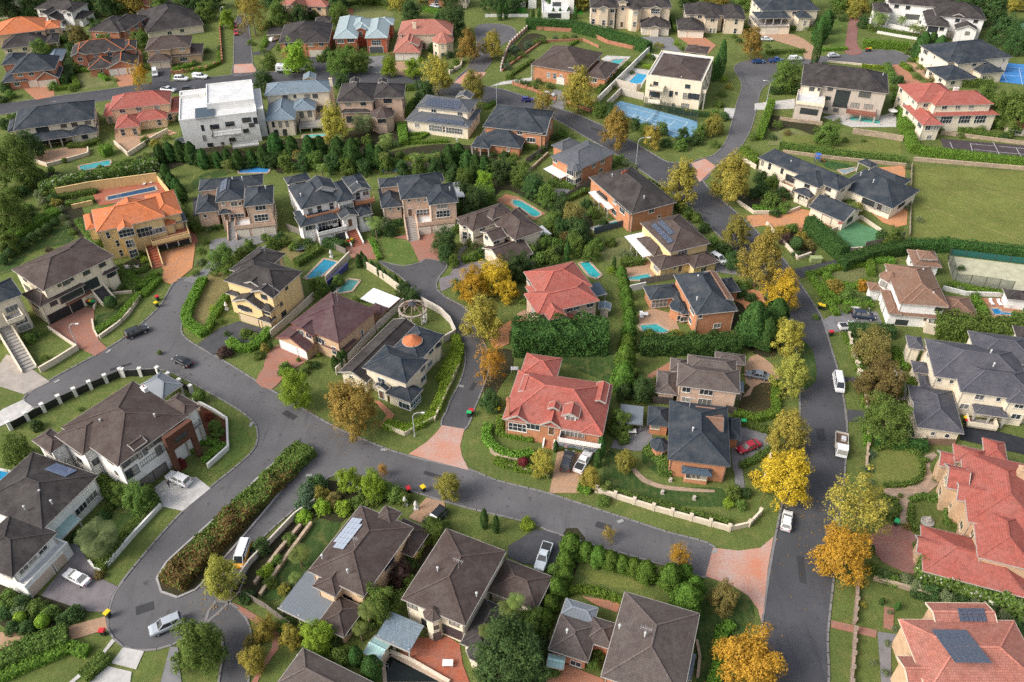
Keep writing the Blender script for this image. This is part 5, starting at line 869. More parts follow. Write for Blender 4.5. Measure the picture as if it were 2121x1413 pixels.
# swimming pools
def pool(label, col, c, *ps, smooth=False, cope=(0.5,0.38,0.28)):
    W_ = [g(*cv(c, p)) for p in ps]
    if smooth: W_ = smooth_path(W_, True, 0.8)
    cc = sum(W_, Vector())/len(W_)
    root = link('swimming_pool', None, None, (cc.x, cc.y, 0)); tag(root, label, 'pool'); PLACES.append((cc.x, cc.y, 'the pool'))
    L_ = [p-cc for p in W_]; n = len(L_)
    if sum(L_[i].x*L_[(i+1) % n].y-L_[(i+1) % n].x*L_[i].y for i in range(n)) < 0: L_.reverse()
    mb = MB(); mb.v = [(p.x, p.y, 0.1) for p in L_]
    for t in tessellate_polygon([L_]): mb.f.append(tuple(t)); mb.mi.append(0)
    ob = mb.build('water', mat('water', col), root)
    if ob.data.polygons[0].normal.z < 0: ob.data.flip_normals()
    cb = MB()
    for i in range(n):
        a, b = L_[i], L_[(i+1) % n]; cb.bar((a.x,a.y,0.1), (b.x,b.y,0.1), 0.55, 0.16)
    cb.build('coping', mat('paver', cope), root)
    sb = MB(); a, b = L_[0], L_[1]; m = a.lerp(b, 0.2); d = (cc-cc-m).normalized()
    for s_ in (-0.22, 0.22):
        o2 = (b-a).normalized()*s_; p = m+o2
        sb.tube((p.x,p.y,0.1), (p.x,p.y,0.95), 0.02, 0.02, 6); q = p+d*0.7; sb.tube((p.x,p.y,0.95), (q.x,q.y,0.9), 0.02, 0.02, 6); sb.tube((q.x,q.y,0.9), (q.x,q.y,0.05), 0.02, 0.02, 6)
    sb.build('ladder', mat('paint', (0.5,0.5,0.52)), root)
TEAL = (0.05,0.36,0.36); BLUE = (0.03,0.26,0.46)
pool('long teal pool on the pale terrace below the slate verandah house', TEAL,'E',(690,275),(970,220),(980,265),(705,322)); pool('deep blue pool behind the orange tiled mansion', (0.02,0.08,0.17),'E',(935,545),(1365,450),(1385,490),(945,580)); pool('blue rectangular pool beside the yellow house with twin arched windows', (0.03,0.25,0.38),'L',(1150,155),(1280,185),(1090,345),(975,330)); pool('small green teal pool between walls beside the purple tiled house', (0.07,0.24,0.22),'L',(1360,335),(1470,345),(1400,440),(1280,462),(1255,440))
pool('turquoise kidney pool behind the brown roofed house', TEAL,'G',(1110,575),(1180,578),(1360,690),(1290,722),(1200,660),(1110,612),smooth=True); pool('turquoise pool with brick surround beside the red tiled house behind the hedge', (0.04,0.38,0.4),'M',(1690,195),(1780,175),(1895,300),(1850,332),(1780,312)); pool('narrow turquoise pool beside the yellow solar house', TEAL,'N',(410,320),(610,285),(640,320),(540,350),(410,345)); pool('angular turquoise pool in the brick house yard behind the long hedge', TEAL,'N',(520,740),(680,725),(810,800),(720,815),(550,795))
pool('turquoise pool behind the arched window brick house', TEAL,'C',(1150,525),(1260,520),(1190,580),(1110,545)); pool('bright blue raised pool beside the three storey villa', (0.02,0.3,0.52),'C',(1355,645),(1455,660),(1375,770),(1250,750),cope=(0.6,0.58,0.54)); pool('mint green terrace pool in front of the taupe house', (0.12,0.5,0.42),'D',(885,825),(1105,850),(1110,885),(880,855),cope=(0.55,0.5,0.45)); pool('blue stepped pool beside the cream pool pavilion', (0.02,0.2,0.42),'O',(1820,590),(1900,592),(1930,620),(2160,650),(2160,662),(1850,650))
pool('dark pond like pool at the red paved yard', (0.012,0.016,0.015),'V',(960,1232),(1340,1430),(930,1430),(918,1290)); pool('bright blue pool behind the long white house', (0.02,0.26,0.48),'P',(-20,1070),(125,1100),(50,1190),(-20,1232),cope=(0.6,0.58,0.54)); pool('raised blue lap pool behind the slate house with three garages', (0.05,0.25,0.55),'F',(385,285),(690,275),(660,335),(400,340)); pool('blue covered pool behind the slate house with brick court', (0.03,0.2,0.48),'F',(1650,300),(1910,297),(1850,325),(1660,330)); pool('small mint pool below the blue grey tiled house', (0.1,0.5,0.42),'B',(540,1190),(750,1178),(740,1200),(535,1220)); pool('slim turquoise lap pool beside the red brick pergola house', TEAL,'G',(1800,820),(2060,742),(2078,770),(1830,842),cope=(0.55,0.5,0.45)); pool('blue pool corner behind the large lavender roofed house', (0.02,0.2,0.45),'T',(2080,50),(2180,70),(2180,150),(2110,110)); pool('narrow curved pool beside the slate gazebo', (0.2,0.3,0.32),'J',(480,310),(560,300),(650,285),(640,310),(540,350))
# kerbs along every road edge that is not a drive or another road
def kerb_for(k, o, P):
    mb = MB(); n = len(P); out = []
    for i in range(n):
        a, b = P[i], P[(i+1) % n]; d = b-a
        if d.length < 1e-3: continue
        nrm = Vector((d.y, -d.x, 0)).normalized(); m = (a+b)/2+nrm*0.45
        if any(j != k and inpoly(m.x, m.y, h_) for j, h_ in enumerate(HARD)): 
            mb.bar((a.x+nrm.x*0.1,a.y+nrm.y*0.1,0.0), (b.x+nrm.x*0.1,b.y+nrm.y*0.1,0.0), 0.4, 0.1); continue
        d.normalize(); e = d*0.06
        mb.bar((a.x+nrm.x*0.12-e.x,a.y+nrm.y*0.12-e.y,0.03), (b.x+nrm.x*0.12+e.x,b.y+nrm.y*0.12+e.y,0.03), 0.3, 0.2)
    q = mb.build('kerb', mat('concrete', (0.21,0.2,0.195))); q.parent = o; q.matrix_parent_inverse = Matrix.Translation(-Vector(o.location))
for k, (o, P) in enumerate(ROADS): kerb_for(k, o, P)
# planted island in the turning circle
ISL = [(642,926),(634,948),(560,1045),(470,1150),(405,1222),(368,1238),(334,1226),(325,1198),(345,1165),(470,1052),(560,966),(600,935)]
o, P = sheet('traffic_island', ISL, 0.12, mat('soil', (0.08,0.06,0.035)), smooth=True, thick=0.14)
mb = MB()
for i in range(len(P)):
    a, b = P[i], P[(i+1) % len(P)]; mb.bar((a.x,a.y,0.07), (b.x,b.y,0.07), 0.3, 0.2)
q = mb.build('kerb', mat('concrete', (0.36,0.35,0.34))); q.parent = o; q.matrix_parent_inverse = Matrix.Translation(-Vector(o.location))
HARD.append([(p.x, p.y) for p in P])

# faint straight tracks across the playing field, patched asphalt, drain lids
for a, b in (((1300,340),(2300,640)),((1450,480),(1800,610)),((1150,590),(2300,1000)),((1700,430),(2300,570))):
    p, q = g(*cv('J', a)), g(*cv('J', b)); d = (q-p).normalized(); n_ = Vector((-d.y, d.x, 0))*0.35; sheet('mown_strip', [p-n_, q-n_, q+n_, p+n_], 0.045, mat('grass', (0.22,0.225,0.07)), world=True)
for x, y, l, w_, a in ((600,860,3.0,1.2,-0.6),(900,985,4.0,0.8,-0.35),(1250,1090,2.5,1.2,-0.35),(1660,1180,5.0,1.0,1.4),(1700,900,3,1.5,1.5),(300,1260,2.5,1.5,0.4),(250,760,4.0,0.7,0.5),(1240,270,5.0,1.0,-0.6),(640,165,6,0.9,0),(1460,440,3.5,1.0,-0.8),(850,600,2.5,1.0,-0.8),(980,800,2.5,0.8,1.2)):
    p = g(x, y); u = Vector((math.cos(a), math.sin(a), 0))*l/2; v = Vector((-math.sin(a), math.cos(a), 0))*w_/2; sheet('asphalt_patch', [p-u-v, p+u-v, p+u+v, p-u+v], 0.032, mat('asphalt', (0.06,0.06,0.064)), world=True)
DRAINS = []
DR = MB(); DR.box(-0.55,0.55,-0.28,0.28,0,0.03); drm = DR.mesh('drain_cover', mat('concrete', (0.3,0.3,0.29)))
for i, (x, y) in enumerate(((795,932),(1285,1080),(1480,1142),(225,728),(520,880),(1640,1000),(1735,1080),(955,800),(640,985),(1318,340),(118,790),(1100,1090))):
    o = link('drain_cover', drm, None, g(x, y)+Vector((0,0,0.05)), 0.4*i); tag(o, None, 'drain cover'); DRAINS.append(o)
# ------------------------------------------------------------------ planting
rng = np.random.default_rng(7)
def cards(pos, nrm, size, asp=1.5):
    "leaf sprays: one bent quad pair per spray"
    n = len(pos); nrm = nrm/np.linalg.norm(nrm, axis=1, keepdims=True)
    r = rng.normal(size=(n, 3)); e = np.cross(nrm, r); e /= np.linalg.norm(e, axis=1, keepdims=True)+1e-9; f = np.cross(nrm, e)
    s = np.asarray(size).reshape(-1, 1)
    a = e*s*0.5*asp; b = f*s*0.5; lift = nrm*s*0.18
    V = np.stack([pos-a-b*0.35, pos-b-lift*0, pos+a-b*0.2, pos+a*0.8+b*0.55+lift, pos+b, pos-a*0.75+b*0.6-lift], 1).reshape(-1, 3)
    k = np.arange(n)[:, None]*6
    F = np.concatenate([k+np.array([[0,1,4,5]]), k+np.array([[1,2,3,4]])], 1).reshape(-1, 4)
    return V, F
def leafmesh(name, V, F, m, extra=None):
    me = bpy.data.meshes.new(name); nv, nf = len(V), len(F)
    me.vertices.add(nv); me.vertices.foreach_set('co', V.astype(np.float32).ravel())
    me.loops.add(nf*4); me.loops.foreach_set('vertex_index', F.astype(np.int32).ravel())
    me.polygons.add(nf); me.polygons.foreach_set('loop_start', np.arange(0, nf*4, 4, dtype=np.int32))
    me.materials.append(m); me.update(calc_edges=True); return me
def dirs(n):
    v = rng.normal(size=(n, 3)); return v/np.linalg.norm(v, axis=1, keepdims=True)
def crown_pts(kind):
    "unit crown: 1 wide, 1 tall, base of foliage at z=0"
    if kind in ('round', 'tall', 'sparse'):
        K = {'round': 230, 'tall': 230, 'sparse': 170}[kind]; per = {'round': 84, 'tall': 78, 'sparse': 34}[kind]
        d = dirs(K); d[:, 2] = np.where(d[:, 2] < -0.55, -d[:, 2], d[:, 2])
        rad = rng.uniform(0.35, 1.0, K)**0.6
        ph = rng.uniform(0, 6.28, 3)
        az = np.arctan2(d[:, 1], d[:, 0]); lob = 0.78+0.26*np.sin(3*az+ph[0])*np.sin(2.5*d[:, 2]+ph[1])+0.1*np.sin(5*az+ph[2]+4*d[:, 2])
        c = d*(rad*lob)[:, None]*np.array([0.42, 0.42, 0.43])
        if kind == 'tall': c[:, :2] *= (1.0-0.45*np.clip(c[:, 2:3]/0.45, 0, 1)**2)
        keep = np.ones(K, bool)
        for q in dirs(5): keep &= ~((d@q > 0.93) & (rng.uniform(size=K) < 0.85))
        c = c[keep]; d = d[keep]; K = len(c)
        cr = rng.uniform(0.03, 0.105, K)
        P, Nn = [], []
        for i in range(K):
            q = dirs(per); q[:, 2] = np.where(q[:, 2] < -0.3, q[:, 2]*-0.5, q[:, 2]); rr = rng.uniform(0.35, 1.0, per)**0.5
            P.append(c[i]+q*(rr*cr[i])[:, None]); Nn.append(q*0.6+d[i]*0.5+rng.normal(size=(per, 3))*0.45+np.array([0, 0, 0.35]))
        P = np.concatenate(P); Nn = np.concatenate(Nn); P[:, 2] += 0.5
        return P, Nn, rng.uniform(0.011, 0.027, len(P))
    if kind in ('conifer', 'cypress'):
        n = 7500 if kind == 'conifer' else 3000; z = rng.uniform(0, 1, n)**0.85; t = rng.uniform(0, 6.283, n)
        ph = rng.uniform(0, 6.28, 4)
        if kind == 'conifer': r = 0.5*np.clip((1-z**2.6), 0, 1)**0.6*(0.6+0.4*np.clip(z*7, 0, 1)); r *= 0.84+0.12*np.sin(5*t+ph[0]+6*z)+0.1*np.sin(9*z*3+ph[1]+2*t)
        else: r = 0.5*np.clip(np.sin(np.pi*np.clip(z*0.82+0.17, 0, 1)), 0, 1)**0.7*(0.92+0.08*np.sin(4*t+ph[0]+9*z))
        r *= rng.uniform(0.72, 1.03, n)**0.5
        P = np.stack([r*np.cos(t), r*np.sin(t), z], 1); Nn = np.stack([np.cos(t), np.sin(t), np.full(n, 0.55)], 1)+rng.normal(size=(n, 3))*0.45
        return P, Nn, rng.uniform(0.02, 0.05, n)*(1.0 if kind == 'conifer' else 1.1)
    if kind == 'ball':
        n = 2400; d = dirs(n); d[:, 2] = np.where(d[:, 2] < -0.75, -d[:, 2], d[:, 2]); ph = rng.uniform(0, 6.28, 3)
        r = 0.47*(0.93+0.07*np.sin(5*d[:, 0]+ph[0])*np.sin(5*d[:, 1]+ph[1]))*rng.uniform(0.85, 1.03, n)
        P = d*r[:, None]; P[:, 2] += 0.5; return P, d+rng.normal(size=(n, 3))*0.3, rng.uniform(0.03, 0.06, n)
    if kind == 'shrub':
        P, Nn, S = [], [], []
        for i in range(34):
            d = dirs(1)[0]; d[2] = abs(d[2]); c = d*np.array([0.33, 0.33, 0.5])*rng.uniform(0.5, 1.0); per = 70; q = dirs(per); rr = rng.uniform(0.3, 1, per)**0.5*rng.uniform(0.1, 0.19)
            P.append(c+q*rr[:, None]); Nn.append(q+np.array([0, 0, 0.5])+rng.normal(size=(per, 3))*0.4)
        P = np.concatenate(P); P[:, 2] = np.clip(P[:, 2]+0.22, 0.02, 1.1); return P, np.concatenate(Nn), rng.uniform(0.03, 0.065, len(P))
LEAF = dict(au=(0.38,0.33,0.065), br=(0.38,0.285,0.065), go=(0.52,0.345,0.035), or_=(0.5,0.29,0.04), ol=(0.32,0.31,0.065), gr=(0.135,0.21,0.045), dk=(0.07,0.13,0.04), li=(0.24,0.36,0.04), co=(0.065,0.145,0.036), cb=(0.16,0.28,0.04), cd=(0.12,0.215,0.035), ru=(0.22,0.185,0.06), re=(0.24,0.05,0.04), rr=(0.19,0.115,0.045), bl=(0.1,0.165,0.09), wh=(0.2,0.25,0.12), pu=(0.085,0.05,0.045))
CROWN = {}
def crown_mesh(kind, col, var):
    k = (kind, col, var)
    if k not in CROWN:
        if (kind, var) not in CROWN:
            P, Nn, S = crown_pts(kind)
            if kind in ('round', 'tall', 'sparse', 'shrub'):
                lo, hi = np.percentile(P, 1.5, axis=0), np.percentile(P, 98.5, axis=0); sx_ = max(hi[0]-lo[0], hi[1]-lo[1]); P = (P-(lo+hi)/2)/np.array([sx_, sx_, hi[2]-lo[2]]); P[:, 2] += 0.5; S = S*1.12
            CROWN[(kind, var)] = cards(P, Nn, S)
        V, F = CROWN[(kind, var)]; k2 = ('mesh', kind, var)
        if k2 not in CROWN: CROWN[k2] = leafmesh('crown', V, F, mat('leaf', LEAF['gr']))
        CROWN[k] = CROWN[k2]
    return CROWN[k]
TRK = {}
def trunk_mesh(var, bare):
    k = (var, bare)
    if k in TRK: return TRK[k]
    r = random.Random(var*5+bare); mb = MB()
    mb.tube((0,0,-0.02), (0.01,0,0.38), 0.03, 0.022, 7, caps=False); mb.tube((0.01,0,0.38), (r.uniform(-.02,.02),0.01,0.86), 0.022, 0.007, 6)
    for i in range(7):
        t = i*2.4+r.uniform(0,1); z = 0.3+0.06*i; R_ = r.uniform(0.2,0.36); mb.tube((0,0,z), (R_*math.cos(t), R_*math.sin(t), z+r.uniform(0.14,0.28)), 0.013, 0.004, 5)
    TRK[k] = mb.mesh('trunk', mat('bark', (0.2,0.15,0.11) if not bare else (0.22,0.18,0.14)), uv=False, smooth=True); return TRK[k]
def frond_mesh(kind):
    "palm head: arching fronds with leaflets"
    V = []; F = []; nf = 30 if kind == 'date' else 15
    for i in range(nf):
        t = i*2.39996+rng.uniform(-0.2, 0.2); el = (1.15-1.6*(i/nf)) if kind == 'date' else (1.0-1.35*(i/nf)); L_ = rng.uniform(0.9, 1.05)*0.5
        seg = 9; p = np.zeros(3); ang = el; hd = np.array([math.cos(t), math.sin(t), 0.0]); sd_ = np.array([-math.sin(t), math.cos(t), 0.0])
        for j in range(seg):
            d = hd*math.cos(ang)+np.array([0, 0, 1.0])*math.sin(ang); q = p+d*L_/seg
            ll = 0.16*math.sin(math.pi*(0.12+0.86*(j+0.5)/seg))+0.02
            for sgn in (-1, 1):
                for kx in (0.0, 0.5):
                    b0 = p+(q-p)*kx; b1 = b0+d*0.016; tip = b0+sd_*sgn*ll+d*ll*0.6+np.array([0, 0, -0.25*ll])
                    n0 = len(V); V += [b0, b1, tip+d*0.008, tip]; F.append([n0, n0+1, n0+2, n0+3])
            n0 = len(V); V += [p-sd_*0.007, p+sd_*0.007, q+sd_*0.006, q-sd_*0.006]; F.append([n0, n0+1, n0+2, n0+3])
            p = q; ang -= (0.14 if kind == 'date' else 0.2)
    return leafmesh('crown', np.array(V), np.array(F), mat('leaf', (0.16,0.21,0.085) if kind == 'date' else (0.17,0.23,0.06)))
PALM = {}
TNAME = dict(au='olive gold autumn tree', br='russet brown autumn tree', go='golden yellow autumn tree', or_='orange autumn tree', ol='yellow green autumn tree', gr='green leafy tree', dk='dark green tree', li='lime green tree', ru='rusty green tree', re='dark red clipped bush', bl='blue green bush', wh='pale flowering bush', pu='purple leaved bush', co='dark green conifer', cb='bright green conifer', cd='bushy green screen conifer')
VEG = []
def where(p):
    "nearest landmark and how the thing stands to it as seen from the drone"
    x, y, nick = min(PLACES_H, key=lambda q: (q[0]-p.x)**2+(q[1]-p.y)**2)
    dx, dy = p.x-x, p.y-y
    rel = 'behind' if dy > abs(dx)*0.9 else ('in front of' if -dy > abs(dx)*0.9 else 'beside')
    return rel+' '+nick
NV = [0]; jj = random.Random(21)
def tree(x, y, wpx, col='au', kind='round', ratio=1.15, trunk=0.22, name=None, desc=None, group=None):
    "x, y: middle of the crown in the photo, wpx: its width there"
    NV[0] += 1; var = NV[0] % 3; jr = random.Random(NV[0]*13); ratio *= jr.uniform(0.88, 1.14); wpx *= jr.uniform(0.93, 1.07)
    p = g(x, y, 3.0)
    for _ in range(4):
        dist = math.hypot(p.y*CT-(p.z-CAMZ)*ST, 0); wm_ = wpx*dist/FPX
        hc = wm_*ratio; base = hc*trunk if kind in ('round', 'tall', 'sparse') else 0.0
        p = g(x, y, base+hc*0.5)
    rz = random.Random(NV[0]).uniform(0, 6.28)
    nm = name or {'conifer': 'conifer_tree', 'cypress': 'cypress_tree', 'ball': 'topiary_bush', 'shrub': 'garden_shrub'}.get(kind, 'autumn_tree' if col in ('au','br','go','or_','ol') else 'leafy_tree')
    root = link(nm, None, None, (p.x, p.y, 0), rz)
    cr = link('crown', crown_mesh(kind, col, var), root, (0, 0, base), 0, (wm_, wm_, hc)); sl_ = cr.material_slots[0]; sl_.link = 'OBJECT'; sl_.material = mat('leaf', LEAF[col])
    link('trunk', trunk_mesh(var, kind == 'sparse'), root, (0, 0, 0), 0, (wm_, wm_, (base+hc*0.85)))
    d = desc or ({'cypress': 'slim dark cypress', 'ball': {'li': 'bright green clipped ball bush', 're': 'dark red clipped ball bush'}.get(col, 'clipped green ball bush'), 'shrub': {'li': 'lime green shrub', 'gr': 'green shrub', 'dk': 'dark green shrub', 'wh': 'white flowering shrub', 'bl': 'blue green shrub', 'pu': 'purple leaved shrub', 'ru': 'rusty shrub', 'ol': 'yellow green shrub', 're': 'red shrub', 'or_': 'orange shrub', 'au': 'olive brown shrub'}.get(col, 'garden shrub')}.get(kind) or ('sparse '+TNAME[col] if kind == 'sparse' else TNAME[col]))
    tag(root, None, {'ball': 'bush', 'shrub': 'shrub'}.get(kind, 'tree'), group)
    VEG.append((root, d, p, wm_)); return root
def palm(x, y, wpx, kind='feather', ht=4.5):
    p = g(x, y, ht)
    dist = p.y*CT-(p.z-CAMZ)*ST; w_ = wpx*dist/FPX
    if kind not in PALM: PALM[kind] = frond_mesh(kind)
    root = link('palm_tree', None, None, (p.x, p.y, 0), x*0.7); link('crown', PALM[kind], root, (0,0,ht), 0, (w_*1.15, w_*1.15, w_*1.05))
    mb = MB(); rr = 0.32 if kind == 'date' else 0.16
    for i in range(8): mb.tube((0,0,ht*i/8-0.02), (0,0,ht*(i+1)/8), rr*1.05, rr*0.82, 9, caps=False)
    mb.build('trunk', mat('bark', (0.2,0.15,0.1)), root, uv=False)
    tag(root, None, 'palm'); VEG.append((root, 'date palm with a wide crown' if kind == 'date' else 'feathery green palm', p, w_))
def hedge(c, pts,  wd, ht, col='cb', dens=26, size=0.18, desc=None, smooth=False, rough=0.12, name='hedge', mix=None, place=None):
    P = [g(*cv(c, p)) for p in pts]
    P = smooth_path(P, len(P) > 2 and pts[0] == pts[-1] and False, 1.0) if smooth else P
    segs = [(P[i], P[i+1]) for i in range(len(P)-1)]; L_ = sum((b-a).length for a, b in segs)
    cc = sum(P, Vector())/len(P); pos, nrm = [], []
    mb = MB()
    for a, b in segs:
        d = b-a; l = d.length
        if l < 0.05: continue
        d.normalize(); s_ = Vector((-d.y, d.x, 0)); e = d*min(wd*0.3, 0.4)
        a2, b2 = a-e-cc, b+e-cc; l2 = (b2-a2).length; q = wd/2-0.16
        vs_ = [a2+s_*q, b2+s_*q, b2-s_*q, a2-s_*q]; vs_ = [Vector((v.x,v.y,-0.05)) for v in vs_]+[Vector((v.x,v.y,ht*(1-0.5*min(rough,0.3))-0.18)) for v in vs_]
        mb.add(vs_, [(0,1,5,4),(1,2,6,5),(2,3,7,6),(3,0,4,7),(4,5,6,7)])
        def put(n, fn):
            if n < 1: return
            for t, w_ in zip(rng.uniform(0, 1, n), rng.uniform(-1, 1, n)): pp, nn = fn(t, w_); pos.append(pp); nrm.append(nn)
        A, S, D3 = np.array(a2), np.array(s_), np.array(d)
        put(int(l2*wd*dens*1.1), lambda t, w_: (A+D3*l2*t+S*w_*wd/2+np.array([0,0,ht]), np.array([0,0,1.0])+S*w_*0.3))
        for sg in (-1, 1): put(int(l2*ht*dens), lambda t, w_: (A+D3*l2*t+S*sg*wd/2+np.array([0,0,ht*(w_+1)/2]), S*sg+np.array([0,0,0.35])))
        for sg, o_ in ((-1, A), (1, A+D3*l2)): put(int(wd*ht*dens), lambda t, w_: (o_+S*w_*wd/2+np.array([0,0,ht*t]), D3*sg+np.array([0,0,0.3])))
    pos = np.array(pos); nrm = np.array(nrm); wob = np.sin(pos[:, 0]*1.7+1.3*np.sin(pos[:, 1]*1.1))*np.sin(pos[:, 1]*1.4+pos[:, 2]*1.5)
    pos = pos+nrm*(wob*rough)[:, None]+rng.normal(size=pos.shape)*rough*0.45; pos[:, 2] *= 1+min(rough, 0.3)*0.45*np.sin(pos[:, 0]*0.9+pos[:, 1]*0.7+1.7*np.sin(pos[:, 0]*0.33)); pos[:, 2] = np.maximum(pos[:, 2], 0.05)
    V, F = cards(pos, nrm+rng.normal(size=nrm.shape)*0.4, rng.uniform(0.65, 1.3, len(pos))*size)
    me = leafmesh('foliage', V, F, mat('leaf', LEAF[col]))
    if col == 'wh': me.materials[0] = mat('leaf', LEAF['gr']); me.materials.append(mat('leaf', (0.6,0.6,0.5))); me.polygons.foreach_set('material_index', np.repeat((rng.uniform(size=len(pos)) > 0.93).astype(np.int32), 2))
    if mix:
        me.materials.append(mat('leaf', LEAF[mix])); lo = np.array([0 if (w_ > 0.05 or r_ > 0.8) else 1 for w_, r_ in zip(np.repeat((-pos[:, 0]-pos[:, 1]*-0.95)*0.12+np.sin(pos[:, 0]*0.5+pos[:, 1]*0.35)*0.3+rng.normal(size=len(pos))*0.25+0.1, 2), rng.uniform(size=len(pos)*2))], dtype=np.int32); me.polygons.foreach_set('material_index', lo)
    root = link(name, me, None, (cc.x, cc.y, 0)); tag(root, None, 'hedge')
    inner = mb.build('branches', mat('leaf', sc3(LEAF[col], 0.55)), root, uv=False)  # solid core box in darker leaf colour, stops the view through the hedge
    VEG.append((root, desc or 'clipped green hedge', place or cc, L_)); return root
PLACES_H = [q for q in PLACES if q[2] != 'the pool']
# street and garden trees ---------------------------------------------------
for a in ((905,152,64,'au'),(973,90,50,'br'),(1018,90,46,'au'),(980,178,55,'ol'),(1200,183,74,'au'),(1280,262,62,'br'),(1352,280,44,'br'),(1410,370,66,'au'),(1515,365,88,'au'),(1527,476,62,'ol'),(1577,530,88,'au'),(1620,600,66,'go'),(1636,695,68,'au'),(1642,768,76,'ol'),(1635,890,90,'au'),(1632,982,102,'go'),(1745,1143,118,'or_'),(1553,1358,128,'or_'),(725,838,112,'br'),(1005,652,80,'au'),(928,1003,54,'ol'),(455,1193,84,'ol'),(412,1335,105,'gr'),(610,805,66,'li'),(1560,85,52,'br'),(1298,953,46,'ol'),(690,253,56,'au'),(1125,955,52,'au'),(1222,988,46,'au')):
    tree(a[0], a[1], a[2]*0.9, a[3], kind='tall' if a[3] in ('au','br','ol') and a[2] < 100 else 'round', ratio=1.18 if a[2] < 100 else 1.0)
for a in ((975,588,64,'go'),(1022,572,66,'go'),(1052,598,46,'go')): tree(*a, ratio=0.95)
for a in ((1125,212,52,'au'),(1782,1045,118,'au'),(1015,745,58,'or_'),(793,972,22,'or_'),(1262,1103,26,'br'),(285,152,38,'or_'),(1410,1152,50,'go'),(520,22,56,'au')): tree(*a, kind='sparse', ratio=1.2)
for a in ((1825,788,86,'ru'),(1838,868,92,'gr'),(1812,715,66,'ru'),(1500,1235,56,'ru'),(1715,275,44,'gr'),(1630,153,58,'gr'),(612,118,52,'li'),(555,125,34,'gr'),(545,166,38,'dk'),(708,170,30,'dk'),(700,128,44,'gr'),(742,126,42,'gr'),(805,138,30,'li'),(855,140,30,'li'),(938,40,58,'dk'),(880,192,44,'dk'),(852,18,38,'dk'),(700,28,40,'gr'),(470,38,28,'li'),(425,20,36,'gr'),(28,332,80,'gr'),(20,438,70,'gr'),(15,500,45,'gr'),(462,536,52,'gr'),(498,526,30,'gr'),(518,510,30,'gr'),(922,497,46,'dk'),(922,524,30,'dk'),(1287,872,46,'gr'),(1332,808,46,'dk'),(1292,810,34,'dk'),(788,1246,76,'gr'),(660,1318,66,'li'),(602,1318,42,'au'),(545,1300,44,'au'),(524,1364,46,'au'),(772,1005,56,'li'),(724,994,48,'li'),(1061,1360,132,'dk'),(1100,1284,54,'gr'),(827,1186,46,'pu'),(900,1098,44,'gr'),(282,1028,56,'gr'),(252,1022,40,'gr'),(35,932,62,'gr'),(1017,830,40,'dk'),(855,610,28,'dk'),(838,600,30,'dk'),(660,592,40,'gr'),(2085,60,60,'dk'),(2112,84,50,'dk'),(2046,104,38,'dk'),(2075,225,60,'gr'),(2110,230,70,'gr'),(2040,205,46,'gr'),(1850,490,34,'gr'),(1828,490,26,'dk'),(1478,257,40,'ol'),(1448,272,26,'gr'),(1243,226,28,'gr'),(1266,232,22,'dk'),(1316,255,22,'dk'),(1337,266,24,'gr'),(1372,265,24,'gr'),(1417,280,28,'dk'),(1520,540,40,'dk'),(10,15,50,'dk'),(60,8,44,'dk'),(175,5,40,'dk'),(215,8,36,'dk'),(250,6,34,'dk'),(205,60,30,'dk'),(160,70,40,'ru'),(290,80,36,'gr'),(215,85,26,'gr'),(85,105,40,'gr'),(1910,20,50,'dk'),(2000,10,60,'dk'),(2060,15,60,'dk'),(330,5,36,'gr'),(375,10,30,'gr'),(620,30,40,'dk'),(580,25,40,'gr'),(1060,10,30,'dk'),(60,300,50,'dk'),(1770,20,26,'ol'),(1790,45,24,'dk'),(1200,478,48,'dk'),(1190,505,40,'gr'),(1128,500,34,'gr'),(1100,520,28,'gr'),(1065,550,60,'dk'),(1225,520,30,'gr'),(1145,470,26,'gr')): tree(*a, ratio=1.0, trunk=0.12)
for i, a in enumerate(((1003,378,34,'li'),(985,415,50,'dk'),(1040,352,42,'dk'),(1078,362,42,'gr'),(1105,385,42,'dk'),(1132,405,40,'gr'),(1160,425,42,'dk'),(1185,447,44,'ru'),(960,400,40,'dk'),(1010,350,34,'gr'))): tree(*a, ratio=1.05, trunk=0.05)
for a in ((560,332,30,'dk'),(592,336,30,'gr'),(625,336,32,'dk'),(655,332,30,'gr'),(690,336,32,'dk'),(722,344,32,'gr'),(752,346,30,'dk'),(800,340,30,'gr'),(835,346,28,'dk'),(868,346,28,'gr'),(900,346,30,'dk'),(935,358,32,'dk'),(960,366,32,'gr'),(480,336,24,'gr'),(510,336,26,'dk'),(440,332,26,'gr'),(404,326,28,'dk'),(308,332,28,'gr'),(288,344,26,'dk'),(265,348,26,'gr'),(1150,455,36,'gr'),(1010,405,34,'gr'),(970,440,36,'dk'),(945,430,34,'gr'),(1165,470,36,'dk'),(940,540,24,'gr')): tree(*a, ratio=1.0, trunk=0.05)
for i in range(34): tree(i*64+jj.uniform(-20, 20), jj.uniform(-22, -4), jj.uniform(36, 56), jj.choice(['dk','dk','gr','au']), ratio=1.05, trunk=0.1, desc='dark tree along the far edge' if i % 2 else 'leafy tree along the far edge')
